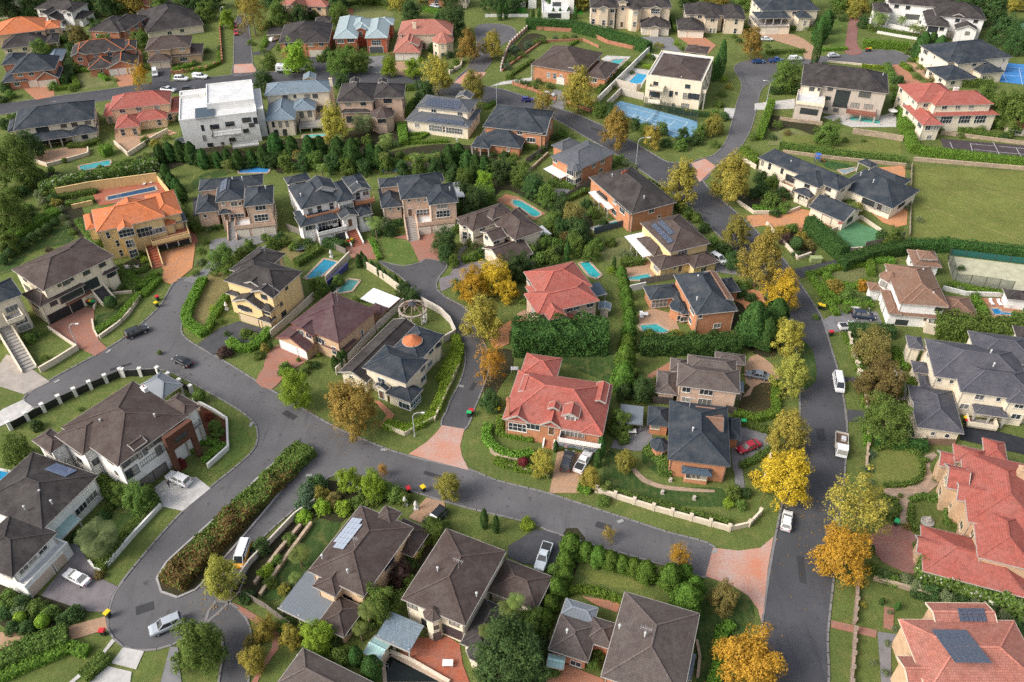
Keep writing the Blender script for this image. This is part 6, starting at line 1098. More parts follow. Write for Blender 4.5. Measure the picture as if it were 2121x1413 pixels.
# conifers and cypresses
for a in ((930,325,30),(950,318,32),(968,335,32),(985,343,30),(1003,345,30),(570,300,36),(603,303,32),(640,308,34),(662,306,36),(699,311,36),(730,318,38),(768,320,34),(785,325,28),(330,318,24),(350,314,26),(372,312,28),(395,316,28),(420,328,24),(450,330,22),(470,327,24),(492,330,24),(520,328,26),(545,324,26),(342,355,22),(354,374,22),(365,384,22),(373,398,24),(1910,95,34),(1945,100,30),(1928,92,30),(1700,62,30),(1712,45,30),(2070,240,30)): tree(a[0], a[1], a[2]*1.15, col='co', kind='conifer', ratio=1.45)
for a in ((1562,668,72,'co'),(1608,655,66,'co'),(1590,690,50,'co')): tree(*a, kind='conifer', ratio=1.45)
for a in ((1288,563,22),(1293,585,23),(1297,605,24),(1301,628,25),(1305,652,26),(1303,682,32),(1300,708,36),(1296,738,42),(1291,778,48),(1183,1128,42),(1213,1140,38),(1240,1150,36),(1265,1158,36),(1290,1166,36),(1315,1173,36),(1340,1182,42),(1390,1192,50),(1418,1185,40),(1425,1238,62),(1442,1212,40),(1172,1158,38),(1172,1188,34),(1154,1215,38),(1140,1248,34),(1128,1278,34)): tree(a[0], a[1], a[2]*1.22, col='cd', kind='conifer', ratio=1.15, desc='bushy green screen conifer')
for a in ((1003,1074,19,3.2),(1027,1085,16,3.4),(1094,892,12,3),(1124,896,12,3),(1151,924,12,2.6),(1246,925,20,3),(1239,948,20,3),(1495,122,22,3.4),(1483,140,18,3.2),(1695,95,18,4),(737,1357,32,2.2),(770,1380,44,1.7),(742,540,14,2.6),(750,536,14,2.6),(757,542,13,2.6),(770,550,11,2.4),(785,560,11,2.4),(796,568,11,2.4),(820,582,12,2.2),(832,588,12,2.2),(1272,545,11,3.6),(1175,520,13,3.4),(1163,510,8,5),(703,745,16,2.6),(712,738,16,2.6),(693,752,16,2.4),(1146,28,9,3),(1160,27,9,3),(1177,27,9,3),(1192,26,9,3),(1104,30,9,3),(1117,29,9,3),(1048,22,12,3),(1035,24,12,3),(1828,1245,12,2.2),(1860,1255,12,2.2),(1905,1318,16,1.8),(1805,1140,16,2.2),(2060,1010,12,2.5),(560,715,12,2.0)): tree(a[0], a[1], a[2], col='co', kind='cypress', ratio=a[3])
# balls and shrubs
for a in ((41,1279,30,'li'),(87,1288,35,'li'),(1084,958,27,'re'),(1650,504,30,'dk'),(228,626,30,'dk'),(445,883,32,'gr'),(412,820,32,'gr'),(144,396,9,'dk'),(166,392,9,'dk'),(186,388,9,'dk'),(200,396,9,'dk'),(320,369,9,'dk'),(1857,790,16,'gr'),(1860,762,15,'gr'),(1865,1026,11,'gr'),(1910,1025,12,'gr'),(1940,1026,12,'gr'),(330,730,12,'gr'),(106,352,15,'gr'),(133,332,12,'gr'),(57,368,28,'dk'),(5,538,24,'dk'),(18,525,24,'dk'),(33,513,25,'dk'),(50,503,25,'dk'),(67,492,25,'dk'),(83,482,25,'dk'),(98,472,24,'dk'),(113,460,22,'dk'),(618,745,11,'gr'),(660,735,10,'li'),(679,729,9,'gr'),(1420,927,18,'dk'),(1463,930,18,'dk'),(1337,370,6,'dk'),(1345,372,6,'dk'),(1353,376,6,'dk'),(1360,381,6,'dk'),(1366,385,6,'dk'),(1373,391,6,'dk'),(1379,396,6,'dk')): tree(*a, kind='ball', ratio=0.92)
r_ = random.Random(3)
SH = '''640,1015,44,bl 655,1000,38,dk 628,1040,36,bl 770,1030,42,gr 711,1052,34,li 628,1069,34,li 540,1130,36,dk 550,1182,32,li 690,1035,32,ru 668,1048,30,li 740,1040,34,gr 800,1015,40,gr 820,1022,38,gr 835,1030,30,gr 665,1022,30,ol 600,1115,26,gr 510,1235,30,dk 575,1160,24,gr 560,1205,26,gr 588,1220,24,ol 590,1295,28,gr 620,1265,30,gr 520,1330,30,ru 708,1357,44,gr 690,1330,34,dk 640,1345,30,gr 765,1275,38,gr 745,1290,30,li 860,1140,32,li 845,1165,34,dk 870,1110,40,gr 890,1085,36,dk 920,1090,30,gr 848,1205,30,gr 1093,1083,32,li 1150,1180,30,gr 1130,1230,32,dk 1120,1300,36,gr 1085,1330,44,dk 1120,1340,44,dk 1010,1350,50,dk 1145,1390,30,gr 1230,1375,26,gr 1240,1355,24,gr 1175,1270,26,dk
15,1240,40,gr 45,1250,38,dk 75,1258,36,gr 105,1268,36,gr 130,1282,30,dk 155,1268,38,dk 40,1265,30,wh 10,1270,30,dk 205,1190,20,ru 212,1068,26,dk 225,1050,20,gr 300,1020,40,gr 160,1110,24,dk 240,1135,20,gr 55,1300,30,dk 25,1300,30,dk
100,1330,34,gr 70,1340,34,gr 40,1352,34,gr 125,1318,30,dk 10,1365,30,dk 450,895,26,gr 430,860,20,re 395,915,16,gr 372,960,26,re 350,950,20,re 75,880,24,dk 150,815,14,gr 165,845,12,gr
285,525,22,gr 262,520,20,dk 300,538,16,li 275,550,16,dk 242,590,18,gr 230,603,18,dk 250,595,16,gr 268,590,18,gr 62,700,20,gr 75,690,18,dk 85,690,16,gr 90,740,16,gr 510,690,26,gr 530,700,26,gr 465,728,30,pu 535,735,24,gr 550,720,22,ol 590,760,24,gr 600,770,22,li 640,755,20,gr 628,770,20,gr 585,770,20,dk 655,755,18,dk 440,640,18,li 455,665,16,gr 470,690,14,dk
590,500,24,gr 610,510,22,gr 625,500,22,gr 640,505,24,dk 565,505,28,gr 580,490,22,dk 550,490,20,gr 700,580,24,gr 690,595,20,dk 735,620,16,gr 755,620,14,dk 680,475,30,dk 690,488,26,dk 640,515,20,gr 700,500,20,gr 725,500,20,gr 810,475,30,dk 795,460,26,wh 815,455,24,gr 780,480,20,dk 470,455,14,gr 445,470,16,dk 430,475,14,wh 425,500,16,gr 415,520,18,gr 412,545,16,wh 420,540,14,dk 405,565,16,gr
880,460,24,dk 945,470,26,gr 980,500,28,gr 1000,520,26,dk 978,530,20,gr 1140,530,36,gr 1115,535,30,gr 1150,505,30,gr 1170,490,28,ru 1090,555,36,dk 1110,570,30,gr 1075,570,28,dk 955,600,22,dk 945,585,18,gr 1100,640,22,dk 1085,625,18,gr 1265,560,18,li 1235,505,30,gr 1220,490,26,ru 1290,525,18,wh 1310,525,16,wh 1300,535,18,gr 1205,605,14,gr 1110,690,16,gr 1230,440,26,gr 1215,420,22,dk 1250,460,20,dk 1210,395,16,gr 1265,500,24,gr
1330,800,40,gr 1300,790,30,dk 1350,815,26,ol 1310,770,30,gr 1345,690,26,gr 1400,690,24,ol 1435,695,24,gr 1480,690,22,dk 1360,785,16,gr 1380,780,14,gr 1535,605,26,dk 1555,615,24,dk 1545,590,20,gr 1490,590,22,dk 1510,585,24,gr 1530,590,20,gr 1500,515,34,dk 1480,500,28,gr 1460,470,22,dk 1445,450,24,gr 1425,440,26,dk 1415,455,22,gr 1440,480,20,gr 1255,1000,14,gr 1262,1010,14,gr 1250,1035,26,gr 1520,1020,34,gr 1535,1045,24,gr 1510,1040,22,li 1545,1020,22,dk 1560,985,20,ru 1290,905,30,gr 1270,890,22,gr
1580,390,30,dk 1600,375,30,gr 1620,400,32,dk 1595,415,34,gr 1625,430,26,gr 1575,365,26,dk 1630,375,26,gr 1560,400,26,dk 1605,440,22,dk 1660,490,26,au 1630,495,26,pu 1675,505,24,ru 1620,480,30,au 1640,470,26,gr 1690,430,20,dk 1760,420,26,gr 1775,430,28,ol 1790,415,24,dk 1755,405,22,dk 1650,525,20,dk 1730,590,34,au 1760,610,30,gr 1790,590,26,or_ 1745,615,24,gr 1780,625,26,gr 1795,620,20,dk 1850,580,16,gr 1880,570,16,wh
1905,455,16,wh 1880,430,14,wh 1875,400,14,wh 1878,370,14,wh 1880,345,14,wh 1900,540,16,wh 1915,560,16,gr 1930,590,18,wh 1945,605,18,gr 1965,590,18,gr 1990,600,18,wh 2020,610,18,gr 1990,555,16,dk
1790,640,20,gr 1755,640,20,gr 1690,655,14,gr 1800,970,18,bl 1805,940,18,bl 1800,1000,20,bl 1820,910,16,bl 1920,950,14,gr 1935,970,14,gr 1940,990,14,gr 1980,1090,18,gr 1900,1130,18,gr 1880,1090,16,ru 1780,1180,20,gr 1830,1190,30,dk 1850,1200,30,gr 1880,1200,28,wh 1900,1215,30,wh 1930,1225,32,dk 1960,1235,32,wh 1990,1245,32,dk 2020,1255,32,wh 2050,1265,34,dk 2080,1280,34,wh 2105,1300,34,dk 1810,1175,24,gr
1790,1250,14,ol 1890,1290,14,ol 1810,1370,14,wh 1840,1330,14,wh 1860,1340,14,wh 1835,1390,16,wh 1860,1400,16,gr 1880,1310,12,wh 1845,1265,12,wh 1855,1300,12,wh 1775,1270,10,gr
1065,100,20,bl 1080,115,18,gr 1095,95,18,bl 1060,125,18,gr 1050,140,18,bl 1110,88,16,gr 1075,170,18,gr 1090,175,18,dk 1105,180,18,gr 1125,85,16,gr 1150,80,14,bl 1170,78,14,gr 1190,78,14,dk 1115,170,16,dk 1055,160,16,gr 1140,180,16,dk
1270,180,12,dk 1290,170,12,gr 1310,150,12,dk 1330,130,12,gr 1345,115,12,li 1360,92,12,ol 1350,120,14,dk 1370,95,12,ol 1400,90,12,li 1412,100,12,gr 1440,100,14,dk 1500,165,16,li 1510,180,16,ol 1495,195,18,gr 1490,215,20,gr 1500,240,22,dk 1480,235,22,gr 1260,220,24,gr 1440,290,30,dk 1410,300,26,gr 1380,295,24,dk
1180,285,16,gr 1165,275,20,gr 1150,285,18,dk 1175,295,14,ol 1200,300,14,gr 1065,325,18,gr 1045,320,20,dk 1055,335,24,gr 1085,345,26,gr 1115,325,16,dk 1125,310,18,dk 1140,300,16,gr 1030,305,16,gr 1020,320,16,dk 1270,340,18,gr 1295,335,20,wh 1310,345,18,wh 1285,330,20,gr
300,290,20,gr 320,295,22,ol 345,285,16,gr 375,240,24,dk 390,255,22,gr 385,275,20,gr 395,290,18,dk 210,300,16,gr 240,340,20,gr 260,335,22,gr 280,340,24,li 300,335,26,dk 315,345,20,gr 100,430,20,gr 115,420,22,ol 90,415,20,wh 80,400,20,wh 100,395,26,gr 120,390,30,gr 110,410,26,dk 95,450,24,gr 130,450,16,wh 140,465,16,wh 150,480,16,gr 125,435,18,wh 60,460,24,gr 45,450,26,dk 30,470,30,gr 55,430,26,gr 70,445,20,dk 20,400,40,gr 40,395,30,dk 60,385,26,gr 10,470,36,dk 75,355,24,gr 95,370,20,dk 73,547,14,pu 101,517,14,pu
790,330,26,gr 800,318,24,dk 815,335,24,gr 830,320,22,gr 845,330,22,li 875,325,20,gr 890,330,22,gr 905,320,22,dk 912,335,24,dk 800,300,20,gr 820,300,18,dk 760,290,22,gr 735,295,20,gr 590,320,30,gr 620,322,30,ru 645,325,30,dk 680,322,30,gr 715,335,30,dk 750,335,30,gr 700,345,16,gr 660,345,16,gr 610,350,18,gr 740,350,14,gr 680,350,18,li
10,180,20,dk 20,195,20,gr 5,205,20,dk 130,165,20,gr 150,185,16,gr 110,178,20,gr 240,165,10,gr 160,140,20,gr 110,95,20,gr 130,80,24,gr 145,95,20,dk 95,100,20,ol 270,90,20,gr 310,120,20,gr 305,140,16,gr 405,130,14,dk 430,105,14,dk 455,100,12,dk 412,115,12,dk 520,90,16,gr 545,105,14,gr 540,60,16,dk 555,50,20,gr 600,90,16,dk 585,100,18,gr 625,105,18,dk 665,120,20,gr 680,110,24,dk 720,105,30,gr 815,115,18,ru 870,125,14,li 900,95,24,dk 925,110,24,dk 930,80,20,gr 945,130,16,gr 935,145,14,dk 650,30,24,dk 670,40,20,gr 690,45,20,dk 720,35,20,gr 910,35,24,dk 955,60,20,gr
180,245,22,gr 195,240,18,dk 25,245,26,gr 40,240,24,dk 10,255,26,dk 55,290,30,gr 30,290,30,dk 395,200,16,gr 400,195,14,gr 525,190,18,gr 540,200,16,gr 555,165,18,dk
1700,75,18,dk 1690,50,20,dk 1720,30,24,dk 1745,40,18,dk 1760,30,16,gr 1735,25,20,gr 1570,100,12,gr 1590,95,12,gr 1600,110,14,gr 1520,75,12,gr 1530,85,14,dk 1545,60,16,gr 1810,30,16,gr 1820,45,20,gr 1805,60,20,gr 1880,110,12,gr 1885,125,14,gr 1905,140,14,gr 1920,150,14,dk 1900,160,16,gr 1930,165,18,ru 1900,125,16,li 1960,160,20,gr 1985,165,18,dk 1860,165,26,dk 1850,185,20,gr 1690,195,20,gr 1650,185,24,dk 1605,190,20,dk 1610,260,20,gr 1600,285,16,dk 1630,275,16,ru 1690,268,12,gr 1700,290,20,dk 1750,290,14,gr 1735,250,14,gr 1790,290,10,gr 1560,285,20,gr 1480,300,20,gr 1660,245,10,gr 1950,270,16,gr 1990,280,16,gr 2030,270,20,gr 2080,285,20,dk 1975,215,18,gr'''
SHL = sorted([a.split(',') for a in SH.split()], key=lambda a: -float(a[2]))
for x, y, w_, c in SHL[:285]: tree(float(x), float(y), float(w_), c, kind='shrub', ratio=r_.uniform(0.6, 0.85))
GV, GF, GM_ = [], [], []; GC = []; nv_ = 0
for i, (x, y, w_, c) in enumerate(SHL[285:]):
    crown_mesh('shrub', c, i % 3); V, F = CROWN[('shrub', i % 3)]; p = g(float(x), float(y), 0.6); dist = p.y*CT-(p.z-CAMZ)*ST; wm_ = float(w_)*dist/FPX
    F = F.reshape(-1, 2, 4)[::3]; used = np.unique(F); mp_ = -np.ones(len(V), int); mp_[used] = np.arange(len(used)); V = V[used].copy(); F = mp_[F].reshape(-1, 4)
    t = i*1.7; rot = np.array([[math.cos(t), -math.sin(t), 0], [math.sin(t), math.cos(t), 0], [0, 0, 1]]); GV.append((V*np.array([wm_*1.1, wm_*1.1, wm_*0.75]))@rot.T+np.array([p.x, p.y, 0])); GF.append(F+nv_); nv_ += len(V)
    if c not in GC: GC.append(c)
    GM_.append(np.full(len(F), GC.index(c)))
me = leafmesh('small_shrubs', np.concatenate(GV), np.concatenate(GF), mat('leaf', LEAF[GC[0]]))  # the smaller shrubs of the list, joined into one mesh
for c in GC[1:]: me.materials.append(mat('leaf', LEAF[c]))
me.polygons.foreach_set('material_index', np.concatenate(GM_).astype(np.int32)); o = link('small_shrubs', me); tag(o, 'many smaller garden shrubs spread across the gardens', 'plants', kind='stuff')
palm(202,1112,80,'date',4.2); palm(750,252,48,'date',4.0)
for a in ((776,458,40,5),(618,1145,50,3.5),(1054,1258,48,5.5),(1068,1243,42,6.5),(1006,1305,36,5),(760,1262,44,5.5),(745,1300,36,3.5),(700,285,30,5),(800,285,34,8),(790,300,30,6),(859,322,28,6),(881,325,22,5),(895,322,22,5),(905,320,22,5),(1825,32,44,5),(1870,38,26,4),(1895,55,26,4),(1910,58,26,4),(468,338,26,3),(665,345,26,3.5),(1252,1010,18,1.6),(1770,428,30,3),(1260,1000,14,2),(610,1195,30,2.5),(795,320,26,5)): palm(*a[:3], 'feather', a[3])
# hedges --------------------------------------------------------------------
HG = lambda c, pts, w_, h_, col='cb', desc=None, **k: hedge(c, pts, w_, h_, col, desc=desc, **k)
HG('Z',((633,938),(560,1010),(470,1098),(390,1180),(362,1212)),3.9,1.9,'gr','long island planting mixing green and rust red bushes in the turning circle',rough=0.3,dens=34,size=0.24,mix='rr',smooth=True,name='island_hedge')
HG('Z',((1068,722),(1250,718)),6.0,6.0,'co','tall dense dark green screen hedge',rough=0.35,size=0.25,dens=24)
HG('Z',((1330,728),(1525,728)),3.2,3.4,'co','long dark hedge with uneven top',rough=0.35,size=0.24,dens=22)
HG('Z',((1092,58),(1180,62),(1260,82),(1342,108)),3.5,3.6,'co','long rusty topped dark hedge',rough=0.15)
HG('E',((-60,1010),(140,905),(500,700)),3.0,1.8,'cb','bright straight hedge along the dark lawn',rough=0.1)
HG('Z',((92,400),(200,376),(326,350)),3.0,3.0,'wh','long pale flowering hedge behind the yellow garden wall',rough=0.3,size=0.34)
HG('Z',((1672,478),(1742,540)),2.6,4.2,'co','tall clipped hedge wall with flat top beside the green ball court',rough=0.06)
HG('Z',((1742,556),(1800,535),(1885,520)),3.0,2.8,'co','brown topped hedge bordering the green ball court',rough=0.15); HG('Z',((1885,520),(1960,518),(2200,545)),2.6,2.8,'co','dark hedge along the near edge of the playing field',rough=0.15)
HG('J',((-20,120),(480,190),(1060,250)),2.2,2.0,'gr','long hedge below the olive back lawn',rough=0.2); HG('J',((1205,165),(2300,290)),2.6,2.2,'cb','broad flat hedge between clay court and playing field',rough=0.06); HG('J',((1090,20),(1150,160)),2.6,2.6,'cb','bright block hedge beside the clay court')
HG('D',((245,985),(285,880),(330,750)),2.2,2.2,'cb','bright boxy hedge along the side road verge'); HG('D',((985,335),(1290,355)),2.6,2.8,'cb','clipped square hedge below the white palm terrace'); HG('D',((1215,720),(1235,780)),3,3,'cb','block hedge nearest the taupe house terrace'); HG('D',((1240,810),(1270,860)),3,3,'cb','middle block hedge beside the taupe house'); HG('D',((1260,890),(1290,950)),3.4,3,'cb','lower block hedge beside the taupe house'); HG('D',((1560,600),(1880,620)),3.0,2.6,'gr','long loose hedge behind the pink tiled house',rough=0.3); HG('D',((1540,905),(2010,985)),1.6,1.4,'gr','low hedge above the clay court'); HG('D',((340,660),(500,650)),3,1.6,'dk','low dark hedge beside the taupe house drive'); HG('D',((980,480),(1140,490)),1.5,1.2,'li','yellow green hedge behind the taupe house'); HG('D',((1255,470),(1310,505)),1.6,1.6,'cb','small round hedge at the turning circle'); HG('D',((1145,480),(1200,590)),2.0,1.8,'gr','hedge along the brick drive of the taupe house'); HG('D',((300,380),(560,372)),1.8,1.2,'gr','low curved hedge before the cream porch house'); HG('D',((460,210),(640,215)),1.8,1.4,'gr','hedge before the cream porch house wall'); HG('D',((690,360),(860,352)),1.4,1.0,'cb','low hedge beside the dark red drive'); HG('D',((1080,215),(1370,268)),1.6,1.4,'gr','hedge terrace below the palms')
HG('O',((230,300),(340,460),(470,650)),1.4,1.1,'cb','low bright hedge along the avenue verge'); HG('O',((255,300),(400,260),(700,215)),1.4,1.0,'cb','low bright hedge at the front garden corner'); HG('O',((720,360),(640,405),(470,385),(390,330),(390,270),(450,240)),1.6,1.0,'cb','curved low hedge round an oval lawn',smooth=True); HG('O',((345,390),(420,480),(480,540),(560,500)),1.2,1.0,'cb','zigzag low hedge in the front garden'); HG('O',((560,580),(755,575)),1.8,1.4,'cb','low box hedge above the parked cars'); HG('O',((1345,810),(1700,840),(2080,900)),4.0,4.6,'gr','tall bushy green hedge between two pale houses',rough=0.4,size=0.25,dens=22); HG('O',((590,810),(950,830)),2.6,2.4,'dk','dark hedge block beside the white ute'); HG('O',((740,160),(770,300)),1.6,1.6,'cb','hedge screen beside the oval lawn'); HG('O',((1500,395),(1700,445),(1980,480)),1.4,1.2,'cb','low hedge along the pale court'); HG('O',((820,180),(960,190)),1.6,1.2,'cb','low double hedge behind the brown tiled house'); HG('O',((1690,530),(1770,650)),1.6,1.4,'cb','short hedge beside the narrow blue pool'); HG('O',((2020,720),(2140,740)),3,2.4,'gr','hedge beyond the tall bushy hedge')
HG('O',((540,830),(610,960),(660,1140)),1.0,0.9,'cb','thin hedge inside the pillared front wall'); HG('T',((640,90),(690,250),(715,520)),1.0,0.9,'cb','thin hedge along the pillared avenue wall'); HG('T',((745,470),(810,500),(930,460)),1.3,0.9,'cb','curved low hedge under the green tree'); HG('T',((730,690),(735,860)),1.0,1.0,'cb','thin hedge beside the oval front lawn'); HG('T',((830,850),(1000,870),(1230,890)),1.8,1.8,'co','dark hedge wall above the oval front lawn'); HG('T',((830,900),(900,880),(1050,890),(1190,950),(1225,1060),(1200,1160),(1050,1215),(900,1215)),0.9,0.7,'gr','low round hedge edging the oval lawn',smooth=True); HG('T',((1045,70),(1075,190)),1.2,0.9,'cb','small hedge strip beside the pale path'); HG('T',((1115,300),(1125,440)),1.2,1.2,'cb','hedge strip at the garage wing'); HG('T',((985,20),(1000,160)),1.1,1.0,'cb','hedge strip beside the paved garden'); HG('T',((920,420),(1020,420),(1020,330)),1.4,1.0,'cb','L shaped low hedge beside the steps')
HG('X',((960,225),(1040,250),(1055,310),(1010,355),(955,340)),0.9,0.8,'gr','small round hedge beside the stone path',smooth=True); HG('X',((1145,240),(1230,225),(1340,265),(1375,340),(1370,390)),1.0,0.8,'gr','hedge arc around the fountain court',smooth=True); HG('X',((1140,290),(1130,370),(1170,430)),0.9,0.8,'gr','short hedge beside the fountain'); HG('X',((1190,745),(1450,790),(1600,860),(1872,960),(1950,1010)),3.2,2.6,'wh','broad white flowering hedge',rough=0.35,size=0.34); HG('X',((1150,850),(1290,890)),1.2,1.0,'dk','low dark hedge on the garden terrace')
HG('K',((1790,355),(1720,490),(1650,640),(1660,730),(1790,825)),2.0,1.3,'cb','curved thick hedge round the dry corner lawn',smooth=True); HG('K',((1990,500),(1900,650),(1820,800)),1.6,1.2,'cb','hedge between the dry corner lawn and stairs'); HG('K',((875,800),(1050,700),(1130,600),(1220,490)),1.6,1.2,'cb','thick hedge along the brick driveway lawn'); HG('K',((1270,480),(1400,350)),1.6,1.1,'cb','straight hedge beside the orange drive'); HG('K',((1370,300),(1255,410),(1130,300)),1.6,1.1,'cb','V shaped hedge below the orange tiled mansion'); HG('K',((1130,285),(1260,265),(1320,220)),1.4,0.9,'gr','curved hedge below the mansion bay'); HG('L',((330,900),(430,960),(560,930),(640,840),(680,790)),1.8,1.3,'cb','curved hedge round the dark slate drive',smooth=True); HG('L',((920,210),(1110,90)),2.0,1.6,'gr','hedge beside the blue rectangular pool')
HG('Q',((1700,690),(1860,730),(1990,690),(2110,600)),1.8,1.1,'li','yellow green hedge behind the corner wall'); HG('R',((20,620),(110,380),(200,180),(245,10)),1.9,1.2,'li','long yellow green hedge along the inner street'); HG('M',((480,1230),(560,1080),(620,940),(610,860)),1.8,1.2,'li','upper yellow green hedge along the inner street',smooth=True,place=g(960,700)); HG('R',((520,790),(505,880),(570,980),(680,1050),(840,1080),(930,1040)),1.6,1.1,'cb','curved hedge round the red corner house lawn',smooth=True); HG('R',((625,840),(780,870),(940,905)),1.4,1.1,'cb','hedge under the white bay window'); HG('R',((610,1120),(800,1180),(1100,1250)),1.5,1.0,'cb','lower hedge along the street wall'); HG('R',((640,720),(640,840)),1.2,1.4,'cb','short hedge at the house corner'); HG('R',((1420,1380),(1500,1400)),1.6,1.2,'cb','small hedge at the drive edge')
HG('W',((745,162),(900,208),(1300,322),(1580,388)),1.0,1.0,'gr','long hedge behind the white pillared wall'); HG('S',((600,910),(740,1020),(750,1120)),2.0,1.5,'gr','hedge under the brick bay'); HG('S',((1430,1050),(1560,980),(1670,910)),1.2,1.0,'gr','hedge beside the red car drive'); HG('S',((1370,600),(1550,640),(1720,590),(1720,330)),1.6,1.2,'cb','hedge round the bare front bed'); HG('S',((1450,680),(1640,740)),1.4,1.0,'gr','hedge beside the concrete drive'); HG('W',((520,850),(640,820),(780,850),(900,890)),1.2,0.8,'cb','curved low hedge above the metal pergola',smooth=True); HG('W',((1600,1060),(1540,1090),(1530,1250),(1490,1420)),1.6,1.0,'cb','curved hedge along the corner lawn',smooth=True)
HG('U',((655,680),(820,470),(985,285)),1.8,1.1,'gr','long low hedge beside the white garden wall'); HG('U',((20,1290),(200,1210),(430,1130)),3.0,1.8,'gr','bushy hedge below the brick side drive',rough=0.25); HG('U',((0,1400),(250,1290),(470,1200),(560,1225)),1.6,1.1,'cb','low clipped hedge at the bottom corner'); HG('U',((560,1380),(680,1270)),2.2,1.2,'gr','short hedge beside the pale concrete drive'); HG('U',((640,130),(760,230),(1000,290)),2.4,2.2,'gr','bushy hedge between the two white houses',rough=0.3); HG('P',((1670,920),(1790,820),(1960,880),(1810,1000)),1.3,0.9,'cb','U shaped hedge round the tiled courtyard')
HG('A',((40,780),(200,765)),1.6,1.2,'gr','low hedge before the slate gabled brick house'); HG('A',((690,630),(880,625),(890,680),(940,710)),1.6,1.2,'cb','curved hedge before the orange ridged house'); HG('A',((650,700),(690,770),(500,795)),1.8,1.3,'cb','corner hedge along the far street'); HG('A',((615,520),(620,700)),3.0,2.4,'dk','dark hedge between the two brick houses'); HG('A',((1080,310),(1290,240)),2.5,2.4,'cb','hedge behind the brown corner house'); HG('A',((1530,620),(1700,580)),1.4,1.0,'cb','low hedge on the corner lawn'); HG('A',((1540,640),(1800,620),(1930,560),(1930,470)),1.4,1.0,'cb','hedge behind the brick pillar wall'); HG('A',((640,180),(810,195)),2,1.6,'gr','hedge before the gabled white house'); HG('A',((490,735),(600,730)),3.4,2.4,'dk','square dark hedge beside the terracotta drive')
HG('B',((840,60),(1100,25),(1380,70)),2.0,1.8,'gr','long hedge behind the sea green roofed house'); HG('B',((290,170),(470,160)),3.4,3.0,'gr','tall hedge behind the carport house'); HG('B',((330,440),(570,450)),2.4,1.8,'gr','hedge under the carport house verandah'); HG('B',((190,420),(230,330)),1.6,1.0,'cb','low hedge on the far corner lawn'); HG('B',((1600,90),(1760,130)),2,1.6,'cb','hedge beyond the salmon house'); HG('B',((1450,1030),(1530,900)),2.2,1.6,'cb','narrow hedge beside the solar house'); HG('B',((1410,1130),(1430,1273)),2.4,2.0,'cb','hedge column below the solar house'); HG('B',((1450,1190),(1640,1180),(1580,1220),(1440,1240)),1.0,0.8,'cb','upper curving hedge of the terraced maze'); HG('B',((1430,1265),(1650,1255),(1800,1250)),1.2,0.8,'cb','lower curving hedge of the terraced maze'); HG('B',((1410,790),(1540,790)),2.2,1.8,'gr','hedge by the far street kerb'); HG('B',((520,1125),(650,1115)),1.8,1.2,'cb','small hedge on the pool terrace')
HG('C',((230,680),(330,610),(440,540)),1.4,1.0,'gr','hedge on the brick terrace slope'); HG('C',((1010,820),(1150,700),(1280,580)),2.2,1.6,'gr','sloping hedge beside the long white wall'); HG('C',((1420,590),(1500,600)),1.4,1.0,'li','yellow green hedge by the villa lawn'); HG('C',((760,410),(830,370)),1.2,0.9,'cb','short hedge behind the arched window house'); HG('C',((30,960),(100,910)),1.4,1.0,'cb','corner hedge at the far junction'); HG('C',((200,140),(390,135)),1.0,0.8,'dk','hedge below the bright turf'); HG('C',((1660,170),(1690,280)),1.6,1.8,'gr','hedge between the two far beige houses'); HG('C',((1640,985),(1990,1030)),1.6,1.4,'dk','dark hedge beside the tennis court')
HG('G',((680,1110),(760,1090),(850,1060)),1.6,0.9,'cb','curved hedge beside the garage wing'); HG('G',((1570,590),(1740,505)),1.6,1.2,'gr','sloping hedge beside the timber fence'); HG('G',((1440,440),(1650,470)),2.0,1.6,'gr','hedge under the cream bay'); HG('G',((1000,110),(1100,120),(1310,120)),2,1.6,'gr','hedge under the white bay window of the slate house'); HG('I',((1530,650),(1790,690),(1800,660)),1.4,1.0,'cb','low hedge on the cream mansion wall'); HG('I',((870,640),(960,740)),2.6,2.0,'gr','bushy hedge at the red brick house'); HG('I',((1440,160),(1560,270)),2.6,2.2,'cb','hedge ramp beside the cream mansion'); HG('I',((380,1150),(540,1130)),1.8,1.6,'gr','hedge behind the narrow turquoise pool'); HG('I',((1600,470),(1760,620)),1.6,1.2,'gr','hedge at the cream mansion stairs'); HG('F',((1570,940),(1640,1090)),1.2,0.9,'cb','hedge strip beside the red brick drive'); HG('F',((90,830),(270,810)),1.6,1.2,'gr','hedge at the foot of the three garage house'); HG('F',((1170,970),(1310,1000)),2.0,2.0,'dk','dark hedge before the white house garage'); HG('G',((20,790),(180,780)),2.0,1.6,'dk','dark hedge beside the front steps'); HG('E',((540,560),(830,510)),1.6,1.2,'gr','upper hedge in the walled pool garden'); HG('E',((600,620),(820,590)),1.6,1.2,'gr','lower hedge in the walled pool garden'); HG('E',((1500,560),(1640,760),(1740,850)),2.0,1.8,'gr','side hedge of the orange tiled mansion'); HG('E',((620,110),(760,100),(870,60)),2.0,1.2,'gr','curved hedge at the slate verandah'); HG('E',((930,160),(960,180)),3,2.6,'cb','cube hedge beside the teal pool'); HG('E',((700,780),(830,950),(880,980)),1.8,1.6,'gr','hedge between the mansion and the brown roofed house'); HG('K',((1060,250),(1120,380),(1190,440)),1.6,1.3,'gr','hedge below the mansion columns')

